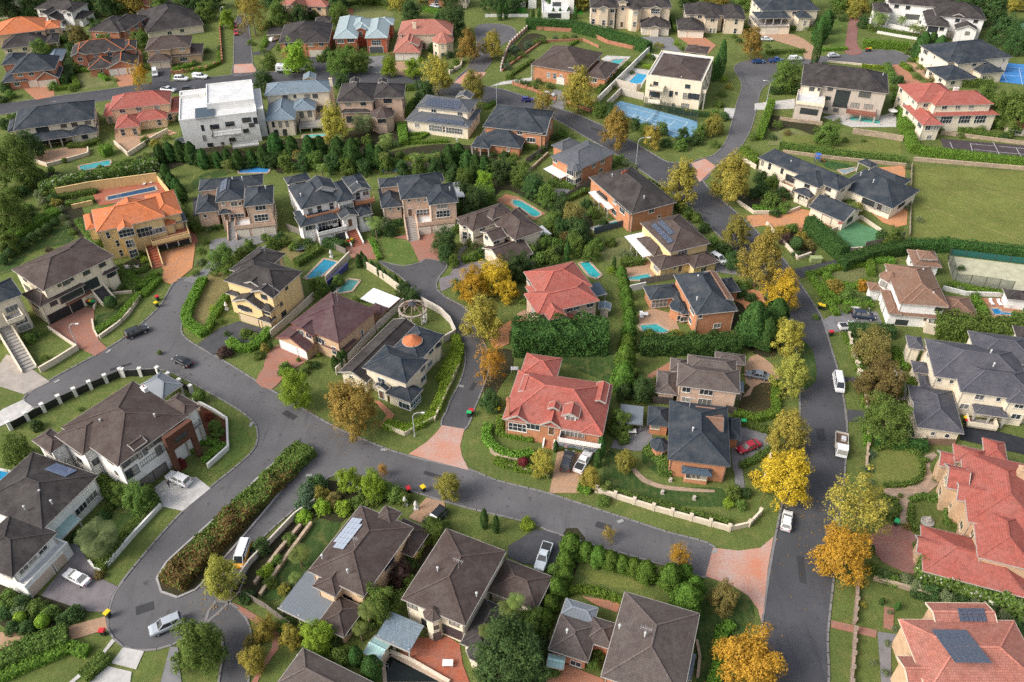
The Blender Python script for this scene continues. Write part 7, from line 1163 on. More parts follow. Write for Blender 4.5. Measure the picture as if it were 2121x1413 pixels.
# fallen leaves under the autumn trees: nobody could count them
LP, LN = [], []
for o, d, p, w_ in VEG:
    if 'autumn tree' in d and w_ > 4:
        n_ = int(w_*26); r0 = np.abs(rng.normal(size=n_))*w_*0.55; t = rng.uniform(0, 6.283, n_); LP.append(np.stack([p.x+r0*np.cos(t), p.y+r0*np.sin(t), np.full(n_, 0.11)], 1)); LN.append(np.tile([0, 0, 1.0], (n_, 1))+rng.normal(size=(n_, 3))*0.2)
V, F = cards(np.concatenate(LP), np.concatenate(LN), rng.uniform(0.08, 0.2, sum(len(q) for q in LP)))
o = link('fallen_leaves', leafmesh('fallen_leaves', V, F, mat('leaf', (0.42,0.26,0.07)))); tag(o, 'yellow brown fallen leaves scattered under the street trees', 'leaves', kind='stuff')
# ------------------------------------------------------------------ garden walls and fences
MISC = []               # (object, description, point) labelled with their landmark later
def wall(c, pts, ht=1.0, th=0.25, m=('render',(0.62,0.52,0.4)), pil=0, pcol=None, desc='cream rendered garden wall', panel=None, name='garden_wall', capc=None):
    P = [g(*cv(c, p)) for p in pts]; cc = sum(P, Vector())/len(P); root = link(name, None, None, (cc.x, cc.y, 0)); mm = mat(*m)
    mb = MB()
    for i in range(len(P)-1):
        a, b = P[i]-cc, P[i+1]-cc; d = (b-a).normalized()*0.02
        h_ = ht; mb.bar((a.x-d.x,a.y-d.y,h_/2-0.1), (b.x+d.x,b.y+d.y,h_/2-0.1), th if not panel else 0.05, h_+0.2)
    if panel: mb.build('panel', mat(*panel), root)
    else:
        wo = mb.build('wall', mm, root); cb = MB()
        for i in range(len(P)-1): a, b = P[i]-cc, P[i+1]-cc; cb.bar((a.x,a.y,ht+0.045), (b.x,b.y,ht+0.045), th+0.1, 0.09)
        cb.build('capping', mat(*(capc or (m[0], sc3(m[1], 1.12)))), root)
    if pil:
        s_ = 0.22 if not panel else 0.3; pm_ = MB(); pm_.box(-s_, s_, -s_, s_, -0.1, ht+0.4); pm_.box(-s_-0.07, s_+0.07, -s_-0.07, s_+0.07, ht+0.4, ht+0.52); me = pm_.mesh('pillar', mat(*(pcol or m)))
        for i in range(len(P)-1):
            a, b = P[i]-cc, P[i+1]-cc; l = (b-a).length; n = max(1, int(round(l/pil)))
            for q in range(n+(1 if i == len(P)-2 else 0)):
                p = a.lerp(b, q/n); link('pillar', me, root, (p.x, p.y, 0), math.atan2((b-a).y, (b-a).x))
    tag(root, None, 'wall'); MISC.append((root, desc, P[len(P)//2] if len(P) > 2 else (P[0]+P[1])/2)); return root
FPM = {}
def fence(c, pts, ht=1.8, m=('timber',(0.24,0.21,0.18)), desc='grey timber paling fence', step=2.4, see=False):
    P = [g(*cv(c, p)) for p in pts]; cc = sum(P, Vector())/len(P); root = link('fence', None, None, (cc.x, cc.y, 0))
    pk = MB(); pk.box(-0.06, 0.06, -0.06, 0.06, -0.2, ht+0.08); post = pk.mesh('post', mat(*m) if not see else mat('paint', (0.06,0.07,0.06)))
    for i in range(len(P)-1):
        a, b = P[i]-cc, P[i+1]-cc; l = (b-a).length; n = max(1, int(round(l/step))); w_ = l/n; key = (round(w_, 2), ht, m)
        if key not in FPM:
            q = MB()
            if see: q.box(-w_/2, w_/2, -0.01, 0.01, 0.05, ht); q.box(-w_/2, w_/2, -0.03, 0.03, ht, ht+0.05, 0)
            else: q.box(-w_/2+0.01, w_/2-0.01, -0.02, 0.02, -0.1, ht); q.box(-w_/2, w_/2, 0.021, 0.07, 0.35, 0.45); q.box(-w_/2, w_/2, 0.021, 0.07, ht-0.45, ht-0.35)
            FPM[key] = q.mesh('fence_panel', mat(*m))
        an = math.atan2((b-a).y, (b-a).x)
        for q in range(n):
            p = a.lerp(b, (q+0.5)/n); link('fence_panel', FPM[key], root, (p.x, p.y, 0), an); p = a.lerp(b, q/n); link('post', post, root, (p.x, p.y, 0.001), an)
        link('post', post, root, (b.x, b.y, 0.001), an)
    tag(root, None, 'fence'); MISC.append((root, desc, (P[0]+P[-1])/2)); return root
CREAM = ('render',(0.62,0.53,0.41)); WHT = ('render',(0.66,0.64,0.6)); BRK = ('brick',(0.42,0.18,0.11)); STN = ('stone',(0.42,0.32,0.22)); YEL = ('render',(0.66,0.46,0.22)); PALE = ('render',(0.55,0.49,0.42))
wall('W',((732,186),(1100,302),(1590,436)),1.1,0.25,CREAM,3.3,desc='long cream wall with dark capped pillars along the street'); wall('W',((1592,436),(1720,405),(1790,330)),1.0,0.25,CREAM,3.3,desc='short cream wall with pillars at the street corner'); wall('S',((1625,1240),(1630,1130),(1690,880)),0.6,0.25,CREAM,3.0,desc='low cream pillar wall behind the golden tree')
wall('R',((525,960),(560,1030),(640,1085),(810,1115)),0.7,0.3,STN,desc='low curved sandstone wall'); wall('R',((720,1172),(1120,1275)),0.7,0.3,STN,desc='low sandstone wall along the verge'); wall('R',((1490,1370),(1620,1400)),0.7,0.3,CREAM,desc='short cream wall beside the driveway')
wall('Q',((1690,705),(1860,772),(2110,640)),0.8,0.25,CREAM,desc='cream corner wall below the lamp post'); wall('R',((0,720),(120,460),(240,190)),0.9,0.2,CREAM,desc='thin cream wall along the inner street'); wall('M',((310,545),(480,640),(560,720),(610,830),(500,895)),1.7,0.22,PALE,desc='pale curved boundary wall along the inner street')
wall('L',((1855,560),(1640,760),(1260,1175)),1.8,0.15,PALE,desc='long pale fence wall beside the corner house drive'); wall('L',((690,845),(860,700),(1075,500)),1.8,0.15,PALE,desc='pale fence wall beside the yellow house'); wall('L',((1170,365),(1380,150)),1.9,0.2,CREAM,desc='cream wall between the two small pools'); wall('L',((1500,225),(1660,330),(1825,452)),1.9,0.2,CREAM,desc='cream boundary wall above the inner street'); wall('L',((1185,400),(1365,235)),1.5,0.1,('paint',(0.06,0.06,0.2)),desc='violet painted pool wall')
wall('K',((880,855),(1040,740),(1130,650),(1240,492)),0.8,0.3,CREAM,desc='cream retaining wall under the driveway hedge'); wall('K',((360,1152),(520,1060),(690,952)),1.3,0.3,CREAM,desc='cream street wall below the grand stairs'); wall('K',((1270,475),(1405,345)),0.6,0.25,CREAM,desc='low cream wall beside the orange drive'); wall('K',((815,700),(830,790),(865,858)),0.6,0.25,CREAM,desc='low cream wall edging the brick drive'); wall('K',((430,770),(560,860),(680,940)),0.7,0.25,CREAM,desc='low wall between the brick drive and small lawn'); wall('K',((1160,215),(1260,270),(1320,215)),0.5,0.2,CREAM,desc='white edging wall below the mansion'); wall('K',((830,600),(870,480),(1000,470),(1190,450)),0.6,0.25,CREAM,desc='low wall round the ball bush lawn')
wall('P',((100,722),(250,640),(535,490),(805,365),(1075,252)),1.6,0.2,WHT,3.4,desc='black panel fence with white pillars above the street',panel=('paint',(0.015,0.015,0.017))); wall('P',((1095,255),(1245,250),(1400,240),(1690,402)),1.6,0.2,WHT,3.6,desc='black panel fence with white pillars at the gazebo corner',panel=('paint',(0.015,0.015,0.017))); wall('P',((1700,470),(1890,572),(2000,645),(2010,900)),0.8,0.25,WHT,desc='white wall round the red mulch bed'); wall('P',((2010,900),(1830,1060)),1.0,0.25,WHT,desc='white front wall beside the courtyard hedge')
wall('U',((695,672),(860,480),(1045,282)),0.9,0.25,WHT,desc='long white garden wall beside the palm'); wall('U',((580,640),(610,680),(660,695)),0.6,0.25,WHT,desc='short curved white wall under the palm'); wall('V',((-70,840),(60,655),(200,510),(350,352),(480,262)),1.3,0.15,PALE,desc='long pale fence wall beside the yellow van'); wall('V',((630,130),(700,150),(775,195)),1.2,0.2,WHT,desc='curved white wall among the corner bushes'); fence('V',((0,850),(160,940),(320,1062)),1.6,desc='weathered fence along the lower garden'); wall('V',((90,785),(240,580),(385,410)),0.7,0.4,STN,desc='upper stone terrace edge in the steep garden'); wall('V',((125,860),(290,620),(455,395)),0.7,0.4,STN,desc='lower stone terrace edge in the steep garden'); wall('V',((900,1290),(960,1222),(1110,1285),(1345,1420)),0.5,0.35,CREAM,desc='cream edging round the dark pool')
wall('E',((515,550),(820,490),(1395,412)),2.7,0.25,YEL,desc='high yellow garden wall behind the blue pool'); wall('E',((1395,412),(1490,530),(1610,720)),1.8,0.25,YEL,desc='yellow side wall beside the conifers'); wall('E',((640,650),(820,610)),1.2,0.25,YEL,desc='low yellow wall in the pool garden'); wall('E',((310,240),(420,278),(600,232),(780,180),(780,130)),1.0,0.25,CREAM,desc='curved cream terrace wall'); wall('A',((1010,1270),(1130,1375),(1350,1230),(1480,1160)),1.2,0.25,CREAM,desc='cream terrace wall below the rosy tiled house')
wall('I',((1390,595),(1530,692),(1820,692),(1935,650)),0.8,0.3,CREAM,desc='cream retaining wall below the cream mansion'); wall('I',((1640,785),(1780,940),(1915,1095),(2030,1055)),0.8,0.3,CREAM,desc='angled cream bed wall by the avenue'); wall('I',((1590,480),(1700,560),(1800,690)),0.7,0.25,WHT,desc='white wall beside the mansion stairs'); wall('I',((1430,230),(1550,300)),1.2,0.25,CREAM,desc='cream wall beside the hedge ramp')
wall('C',((158,625),(185,520),(240,400),(385,265),(395,245)),1.2,0.3,BRK,2.6,WHT,desc='curved brick wall with white capped pillars by the turning circle'); wall('C',((470,262),(900,290),(1100,385),(1400,452)),1.2,0.3,BRK,desc='long brick retaining wall below the hedge'); wall('C',((170,630),(520,372),(880,357),(1020,420)),0.7,0.3,BRK,desc='low brick terrace wall'); wall('C',((265,745),(440,800),(640,885)),0.8,0.2,BRK,2.4,BRK,desc='brick pillar fence before the arched window house'); wall('C',((745,905),(850,945),(940,985)),0.8,0.2,BRK,2.4,BRK,desc='brick pillar fence beside the villa wall'); wall('C',((950,965),(1200,715),(1480,440)),2.0,0.25,WHT,desc='long high white wall beside the villa'); wall('C',((1090,950),(1210,830),(1410,880)),2.2,0.25,PALE,desc='beige court wall beside the villa'); wall('C',((1165,755),(1350,800),(1380,790)),2.2,0.3,PALE,desc='beige wall holding the raised blue pool'); wall('C',((1480,500),(1590,520)),1,0.25,WHT,desc='white wall behind the villa lawn'); wall('C',((20,150),(400,150)),1.0,0.2,WHT,desc='white fence below the bright turf house')
wall('A',((1515,652),(1700,630),(1820,612),(1955,550),(1932,220)),0.9,0.25,BRK,3.0,BRK,desc='brick pillar wall round the far corner lawn'); wall('A',((400,380),(680,340)),1.5,0.2,STN,desc='sandstone wall behind the slate gabled house')
fence('G',((1225,250),(1420,120)),1.6,desc='paling fence behind the grey roofed brick house'); fence('G',((1545,585),(1700,490),(1850,400)),1.8,desc='paling fence beside the patio cover'); fence('G',((1235,1192),(1540,1020),(1730,920)),1.8,desc='long paling fence below the kidney pool garden'); wall('G',((1235,345),(1420,172)),0.8,0.3,STN,desc='stone retaining wall beside the lawn'); fence('I',((130,872),(420,792),(590,772)),1.8,('paint',(0.06,0.075,0.1)),desc='navy metal fence below the lap pool'); fence('F',((830,832),(1080,930),(1345,1052)),1.8,desc='paling fence above the blue rectangular pool'); fence('F',((740,262),(1100,250),(1560,262)),1.6,('timber',(0.13,0.1,0.08)),desc='dark fence behind the white house garden'); fence('J',((720,992),(900,960),(1065,900)),1.8,desc='paling fence beside the green ball court'); fence('N',((530,385),(830,332)),1.8,desc='paling fence beside the narrow pool'); wall('N',((440,442),(580,412)),1.6,0.15,WHT,desc='white wall beside the slate brick house'); fence('S',((1190,545),(1280,565),(1370,592)),1.8,('timber',(0.08,0.07,0.065)),desc='dark fence between the two avenue houses'); fence('S',((640,490),(810,502)),1.8,('timber',(0.08,0.07,0.065)),desc='dark fence behind the carport'); fence('G',((0,262),(500,300)),1.6,('timber',(0.16,0.14,0.12)),desc='fence under the palms')
fence('J',((1130,270),(1120,600),(1112,890)),1.2,('timber',(0.34,0.28,0.22)),desc='low timber fence along the playing field'); wall('J',((0,155),(480,215),(1080,275)),0.8,0.4,STN,desc='long sandstone wall behind the cream mansion'); wall('J',((1150,225),(2300,322)),1.0,0.5,STN,desc='rough stone retaining wall at the far end of the field'); wall('J',((410,855),(560,790),(680,732),(860,852)),0.8,0.25,CREAM,desc='cream wall round the green ball court'); wall('J',((520,1020),(700,1010)),0.8,0.25,CREAM,desc='cream kerb wall of the green ball court')
wall('T',((590,0),(640,160),(690,320),(740,540)),0.8,0.25,CREAM,2.8,desc='cream pillared wall along the avenue'); wall('O',((575,840),(610,960),(680,1180)),0.8,0.25,CREAM,2.8,desc='upper cream pillared wall along the avenue'); wall('T',((738,690),(745,880),(730,1060)),0.6,0.25,STN,2.8,STN,desc='stone pillared wall beside the oval lawn'); fence('T',((1240,852),(1500,862)),1.6,('timber',(0.28,0.18,0.13)),desc='brown fence beside the garage wing'); wall('T',((850,800),(1230,815)),0.5,0.2,CREAM,2.6,desc='low pillared wall above the dark hedge'); wall('X',((795,775),(785,900),(772,1032)),0.8,0.3,('stone',(0.3,0.22,0.17)),2.4,('stone',(0.34,0.26,0.2)),desc='brown stone balustrade beside the front garden'); wall('X',((775,1092),(765,1250),(750,1430)),0.8,0.3,('stone',(0.3,0.22,0.17)),2.4,('stone',(0.34,0.26,0.2)),desc='lower brown stone balustrade by the avenue'); wall('X',((895,752),(1100,810),(1290,872)),0.8,0.35,STN,desc='sandstone wall below the flowering hedge')
wall('O',((1400,425),(1600,475),(1985,490)),1.0,0.2,WHT,desc='white wall below the pale tennis court'); wall('O',((1950,500),(1985,590),(2080,590)),0.9,0.25,WHT,desc='white planter wall at the pool pavilion'); wall('O',((1250,680),(1240,800),(1340,820)),2.4,0.3,CREAM,desc='cream carport wall beside the tall bushy hedge'); wall('O',((560,600),(760,615)),0.8,0.25,WHT,desc='white wall behind the parked cars')
wall('D',((390,850),(540,870),(690,885)),1.0,0.3,STN,desc='stone retaining wall below the taupe house'); wall('D',((905,945),(1080,970),(1260,1000)),1.6,0.35,STN,desc='high sandstone wall below the terrace pool'); wall('D',((1010,165),(1200,215),(1420,262)),2.0,0.3,WHT,desc='white terrace wall under the palms'); wall('D',((1080,235),(1250,265),(1410,290)),0.8,0.25,WHT,desc='lower white wall under the palms'); wall('D',((1530,950),(1800,985),(2200,1035)),1.0,0.3,STN,desc='sandstone wall above the clay court'); wall('D',((730,440),(900,455),(1130,480)),0.5,0.3,CREAM,desc='cream edging wall behind the taupe house'); wall('W',((1380,1150),(1400,1260),(1385,1390)),0.5,0.3,STN,desc='low curved stone edging beside the faded roof house'); wall('B',((1830,650),(1930,590),(1940,540)),0.9,0.25,CREAM,3,desc='curved cream wall below the salmon turret house')
CL = ('mesh',(0.03,0.05,0.04))
fence('O',((1450,150),(1500,380)),3.0,CL,'tall mesh fence at the pale tennis court',3.2,True); fence('O',((1500,380),(1760,410),(2000,450)),3.0,CL,'long mesh fence below the pale tennis court',3.2,True); fence('C',((1420,940),(1760,1030),(1880,1075)),3.2,CL,'tall mesh fence between villa and tennis court',3.4,True); fence('O',((1475,120),(2250,215)),1.6,('netting',(0.03,0.12,0.1)),'green screen fence behind the pale court',3.2,True)

# ------------------------------------------------------------------ vehicles
def loft(mb, secs, mi=0):
    n = len(secs[0]); k = len(mb.v)
    for s_ in secs: mb.v += [tuple(p) for p in s_]
    for i in range(len(secs)-1):
        for j in range(n): mb.f.append((k+i*n+j, k+(i+1)*n+j, k+(i+1)*n+(j+1) % n, k+i*n+(j+1) % n)); mb.mi.append(mi)
    mb.f.append(tuple(range(k, k+n))); mb.mi.append(mi); mb.f.append(tuple(range(k+(len(secs)-1)*n, k+len(secs)*n))[::-1]); mb.mi.append(mi)
CARS = dict(
 sedan=dict(L=4.7, W=1.82, st=[(-2.35,.62,.8),(-2.28,.9,.86),(-1.4,.98,.9),(0,.95,.91),(.9,.93,.91),(1.9,.8,.88),(2.25,.68,.8),(2.35,.5,.7)], cab=(-1.75,-1.0,.35,1.15,.96,1.43)),
 suv=dict(L=4.8, W=1.92, st=[(-2.4,.75,.86),(-2.35,1.05,.92),(-1.4,1.1,.95),(0,1.08,.96),(.9,1.06,.96),(1.9,.98,.93),(2.3,.86,.86),(2.4,.6,.78)], cab=(-2.25,-1.95,.35,1.15,1.06,1.75)),
 hatch=dict(L=4.2, W=1.78, st=[(-2.1,.68,.8),(-2.04,.98,.86),(-1.2,1.0,.88),(0,.97,.89),(.8,.95,.89),(1.65,.86,.86),(2.0,.72,.8),(2.1,.5,.7)], cab=(-1.95,-1.55,.2,1.0,.97,1.48)),
 ute=dict(L=5.2, W=1.86, st=[(-2.6,.8,.88),(-2.58,1.02,.92),(-.75,1.05,.93),(0,1.05,.93),(1.0,1.04,.93),(2.1,.98,.9),(2.5,.85,.84),(2.6,.55,.75)], cab=(-.7,-.55,.5,1.2,1.03,1.72), bed=(-2.5,-.85)),
 van=dict(L=4.9, W=1.9, st=[(-2.45,.9,.9),(-2.42,1.1,.94),(-1.4,1.12,.95),(0,1.12,.95),(1.2,1.12,.95),(2.0,1.02,.93),(2.35,.9,.88),(2.45,.55,.8)], cab=(-2.4,-2.25,1.2,1.95,1.1,1.98)))
CM = {}
def car_parts(kind, col):
    if (kind, col) in CM: return CM[(kind, col)]
    d = CARS[kind]; hw = d['W']/2; mb = MB(); secs = []
    for x, zt, k in d['st']:
        q = d['W']*0.5*k/0.95; lo = .3 if abs(x) < d['L']*.45 else .36
        secs.append([(x,-q*.9,lo),(x,-q,lo+.25),(x,-q*.985,zt-.16),(x,-q*.86,zt),(x,q*.86,zt),(x,q*.985,zt-.16),(x,q,lo+.25),(x,q*.9,lo)])
    loft(mb, secs); body = mb.mesh('body', mat('carpaint', col), uv=False)
    b0, r0, r1, b1, zb, zr = d['cab']; q0, q1 = hw*.86, hw*.7; gb = MB()
    solid = (kind == 'van')
    loft(gb, [[(b0,-q0,zb-.05),(b0,q0,zb-.05),(b0+.02,q0,zb),(b0+.02,-q0,zb)],[(r0,-q0*.99,zb-.05),(r0,q0*.99,zb-.05),(r0,q1,zr-.05),(r0,-q1,zr-.05)],[(r1,-q0*.99,zb-.05),(r1,q0*.99,zb-.05),(r1,q1,zr-.05),(r1,-q1,zr-.05)],[(b1,-q0*.95,zb-.05),(b1,q0*.95,zb-.05),(b1-.02,q0*.95,zb),(b1-.02,-q0*.95,zb)]])
    glass = gb.mesh('windows', mat('glass', (0.02,0.025,0.03)), uv=False)
    rf = MB(); loft(rf, [[(r0-.05,-q1*.98,zr-.07),(r0-.05,q1*.98,zr-.07),(r0,q1*.9,zr),(r0,-q1*.9,zr)],[((r0+r1)/2,-q1*1.03,zr-.07),((r0+r1)/2,q1*1.03,zr-.07),((r0+r1)/2,q1*.9,zr+.04),((r0+r1)/2,-q1*.9,zr+.04)],[(r1+.05,-q1*.98,zr-.07),(r1+.05,q1*.98,zr-.07),(r1,q1*.9,zr),(r1,-q1*.9,zr)]])
    for sg in (-1, 1):
        rf.bar((b0+.02,sg*q0*.99,zb), (r0,sg*q1*1.0,zr-.04), .1, .07); rf.bar((b1-.02,sg*q0*.95,zb), (r1,sg*q1*1.0,zr-.04), .09, .07); xm = (r0+r1)/2; rf.bar((xm,sg*q0*1.0,zb-.02), (xm,sg*q1*1.02,zr-.05), .12, .06)
        if kind in ('sedan','suv','hatch'): xm = r0+.12; rf.bar((xm,sg*q0*1.0,zb-.02), (xm,sg*q1*1.02,zr-.05), .22, .06)
        if solid: rf.box(b0+.1, .95, sg*q0*1.0-.03, sg*q0*1.0+.03, zb-.1, zr-.25)
    roof = rf.mesh('roof', mat('carpaint', col), uv=False)
    wx = d['L']*.29; ty = MB(); ty.tube((0,-.11,0), (0,.11,0), .33, .33, 16); tyre = ty.mesh('tyre', mat('paint', (0.015,0.015,0.015)), uv=False); rm_ = MB(); rm_.tube((0,-.125,0), (0,.125,0), .2, .2, 10); rim = rm_.mesh('rim', mat('paint', (0.35,0.35,0.36)), uv=False)
    hl = MB(); hl.box(-.06,.06,-.17,.17,-.08,.08); head = hl.mesh('headlight', mat('paint', (0.75,0.76,0.78)), uv=False); tail = hl.mesh('tail_light', mat('paint', (0.4,0.01,0.01)), uv=False)
    CM[(kind, col)] = (body, glass, roof, tyre, rim, head, tail, wx); return CM[(kind, col)]
def car(kind, col, x1, y1, x2, y2, label, name='parked_car', cat='car', canopy=False):
    "(x1,y1) rear and (x2,y2) front of the car in the photo"
    a, b = g(x1, y1, 0.6), g(x2, y2, 0.6); p = (a+b)/2; rz = math.atan2(b.y-a.y, b.x-a.x); d = CARS[kind]
    root = link(name, None, None, (p.x, p.y, 0.09), rz); tag(root, label, cat); body, glass, roof, tyre, rim, head, tail, wx = car_parts(kind, col)
    link('body', body, root); link('windows', glass, root); link('roof', roof, root); hw = d['W']/2; L_ = d['L']/2
    for sx in (-1, 1):
        for sy in (-1, 1): w_ = link('wheel', tyre, root, (sx*wx, sy*(hw-.1), .33)); link('rim', rim, w_)
    zt = d['st'][-2][1]
    for sy in (-1, 1): link('headlight', head, root, (L_-.12, sy*(hw-.32), zt-.06)); link('tail_light', tail, root, (-L_+.05, sy*(hw-.27), d['st'][1][1]-.16))
    if 'bed' in d:
        x0, x1_ = d['bed']; mb = MB(); z = 1.04
        if canopy: mb.box(x0, x1_+.1, -hw*.85, hw*.85, z, 1.68); mb.build('canopy', mat('carpaint', col), root)
        else:
            mb.box(x0, x1_, -hw*.8, hw*.8, z, z+.03); t = mb.build('tray', mat('paint', (0.03,0.03,0.03)), root); tb = MB()
            for sy in (-1, 1): tb.box(x0, x1_, sy*hw*.86-.05, sy*hw*.86+.05, z-.05, z+.12)
            tb.box(x0-.05, x0+.05, -hw*.86, hw*.86, z-.05, z+.12); tb.build('tray_side', mat('carpaint', col), t)
    PLACES.append((p.x, p.y, 'the pool')); return root
Wc, Sc, Bc = (0.72,0.72,0.72), (0.36,0.39,0.42), (0.012,0.013,0.015)
car('suv',Bc,269,694,297,682,'black four wheel drive driving up to the street junction',name='moving_car'); car('sedan',Bc,394,757,362,741,'black sedan driving through the bend',name='moving_car'); car('suv',Wc,392,1003,348,983,'white four wheel drive with dark sunroof on the pale concrete drive'); car('sedan',Wc,181,1208,137,1185,'white sedan before the two beige garages'); car('suv',Sc,375,1282,314,1308,'silver wagon turning in the turning circle',name='moving_car'); car('van',(0.62,0.3,0.015),512,1122,492,1178,'yellow van with white roof beside the pale fence',cat='van',name='parked_van'); car('suv',(0.05,0.055,0.065),1170,974,1180,938,'dark four wheel drive on the brick driveway of the red corner house'); car('ute',Wc,1197,976,1218,939,'white ute beside the dark four wheel drive on the brick driveway',cat='ute',name='parked_ute'); car('sedan',(0.38,0.012,0.03),1570,918,1530,934,'bright red sedan on the grey concrete drive'); car('sedan',(0.16,0.17,0.19),1589,781,1549,774,'dark grey sedan on the curving orange drive')
car('van',Wc,1733,776,1740,813,'white van parked on the avenue',cat='van',name='parked_van'); car('hatch',Wc,1627,1095,1632,1063,'white hatchback driving on the avenue',name='moving_car'); car('suv',(0.015,0.025,0.05),1768,652,1809,657,'navy four wheel drive beside the brown tiled white house'); car('ute',Wc,1739,678,1786,676,'white ute with open tray below the navy four wheel drive',cat='ute',name='parked_ute'); car('ute',(0.5,0.55,0.58),1133,1133,1118,1175,'silver blue ute on the dark forecourt',cat='ute',name='parked_ute'); car('suv',Bc,917,1059,888,1088,'black car half hidden by shrubs on the sandy drive'); car('suv',Wc,1480,533,1496,542,'white car beside the yellow solar house'); car('van',Wc,321,144,322,160,'small white van on the dark drive of the brown corner house',cat='van',name='parked_van'); car('suv',Wc,361,163,390,164,'white four wheel drive on the far street verge'); car('ute',Wc,398,158,432,160,'white ute with canopy beside the brick pillar wall',cat='ute',name='parked_ute',canopy=True); car('hatch',(0.03,0.035,0.04),375,185,407,183,'dark hatchback across from the two white vehicles'); car('ute',(0.45,0.47,0.48),337,185,362,188,'silver ute half hidden behind the rosy tiled house',cat='ute',name='parked_ute'); car('hatch',(0.42,0.012,0.03),486,47,488,57,'red hatchback farther up the side street'); car('sedan',(0.4,0.012,0.025),488,62,490,72,'red sedan nearer on the side street'); car('suv',Wc,622,143,651,143,'white four wheel drive towing the caravan'); car('hatch',Wc,561,84,575,78,'white hatchback under the carport'); car('hatch',(0.03,0.035,0.2),1084,207,1102,206,'purple blue hatchback on the far avenue'); car('sedan',(0.01,0.06,0.2),1559,128,1583,127,'blue sedan parked on the upper side road'); car('ute',(0.012,0.06,0.24),1594,126,1622,125,'blue ute parked on the upper side road',cat='ute',name='parked_ute'); car('ute',Wc,1633,123,1662,121.5,'white ute with canopy parked behind the blue ute',cat='ute',name='parked_ute',canopy=True); car('hatch',(0.55,0.58,0.6),1714,116,1739,114,'silver hatchback by the turning circle'); car('sedan',Wc,1578,81,1597,81,'white coupe on the sandy curved drive'); car('hatch',Wc,131,62,146,60,'white car beside the gabled white house'); car('hatch',Sc,895,12,908,14,'silver car at the top edge brick house'); car('hatch',Wc,1128,195,1145,197,'white car behind the brick pillar fence')
def truck():
    a, b = g(1743,898,0.8), g(1742,950,0.8); p = (a+b)/2; root = link('tipper_truck', None, None, (p.x,p.y,0.04), math.atan2(b.y-a.y, b.x-a.x)); tag(root, 'white flatbed truck with open tray parked on the avenue', 'truck')
    mb = MB(); mb.box(-2.9,2.6,-.45,.45,.45,.75); mb.build('chassis', mat('paint',(0.03,0.03,0.03)), root)
    mb = MB(); loft(mb, [[(.95,-.95,.6),(.95,.95,.6),(.95,.95,2.25),(.95,-.95,2.25)],[(1.9,-.95,.6),(1.9,.95,.6),(1.9,.93,2.3),(1.9,-.93,2.3)],[(2.7,-.95,.6),(2.7,.95,.6),(2.35,.88,2.2),(2.35,-.88,2.2)]]); cab = mb.build('cab', mat('carpaint',Wc), root, uv=False)
    mb = MB(); mb.poly([(2.66,-.82,1.25),(2.66,.82,1.25),(2.43,.78,2.05),(2.43,-.78,2.05)]); mb.poly([(1.5,-.97,1.3),(2.3,-.97,1.3),(2.2,-.96,2.0),(1.5,-.96,2.0)]); mb.poly([(2.3,.97,1.3),(1.5,.97,1.3),(1.5,.96,2.0),(2.2,.96,2.0)]); mb.build('windscreen', mat('glass',(0.02,0.025,0.03)), cab, uv=False)
    mb = MB(); mb.box(-2.95,.8,-1.05,1.05,.8,.92); tr = mb.build('tray', mat('paint',(0.12,0.07,0.045)), root)
    mb = MB(); mb.box(-2.95,.8,-1.1,-1.03,.8,1.35); mb.box(-2.95,.8,1.03,1.1,.8,1.35); mb.box(-3.0,-2.93,-1.1,1.1,.8,1.35); mb.box(.75,.85,-1.1,1.1,.8,2.0); mb.build('tray_side', mat('paint',(0.6,0.55,0.48)), tr)
    mb = MB(); mb.box(-1.9,-1.0,-.1,.7,.93,1.5); mb.box(-1.8,-1.1,0,.6,1.5,1.62); mb.build('toolbox', mat('paint',(0.6,0.6,0.6)), tr)
    ty = MB(); ty.tube((0,-.13,0),(0,.13,0),.4,.4,16); tyre = ty.mesh('wheel', mat('paint',(0.015,0.015,0.015)), uv=False)
    for x in (-1.9, 1.8):
        for y in (-.85, .85): link('wheel', tyre, root, (x,y,.4))
truck()
def caravan():
    a, b = g(571,144,1), g(609,144,1); p = (a+b)/2; root = link('caravan', None, None, (p.x,p.y,0.04), math.atan2(b.y-a.y,b.x-a.x)); tag(root, 'white caravan with dark green base parked on the far street', 'caravan')
    mb = MB(); loft(mb, [[(x,-1.15,zb),(x,1.15,zb),(x,1.15,zt-.1),(x,1.05,zt),(x,-1.05,zt),(x,-1.15,zt-.1)] for x, zb, zt in ((-2.9,.7,2.3),(-2.7,.5,2.75),(0,.5,2.8),(2.2,.5,2.75),(2.8,.8,2.0))]); bd = mb.build('body', mat('carpaint',Wc), root, uv=False)
    mb = MB(); mb.box(-2.6,2.5,-1.18,1.18,.45,1.0); mb.build('skirt', mat('paint',(0.03,0.06,0.04)), root)
    for x in (-1.7, -.2, 1.2):
        mb = MB(); mb.box(x-.4,x+.4,-1.19,-1.16,1.55,2.1); mb.build('window', mat('glass',(0.02,0.025,0.03)), root)
    mb = MB(); mb.box(-1.5,-.8,-.35,.35,2.8,2.95); mb.box(.4,1.0,-.3,.3,2.8,2.9); mb.build('roof_hatch', mat('paint',(0.3,0.3,0.3)), bd)
    ty = MB(); ty.tube((0,-.12,0),(0,.12,0),.36,.36,14); t = ty.mesh('wheel', mat('paint',(0.015,0.015,0.015)), uv=False)
    for x in (-.5, .35):
        for y in (-1.05, 1.05): link('wheel', t, root, (x,y,.36))
    mb = MB(); mb.bar((2.6,0,.5),(4.0,0,.5),.12,.1); mb.build('drawbar', mat('paint',(0.03,0.03,0.03)), root)
caravan()
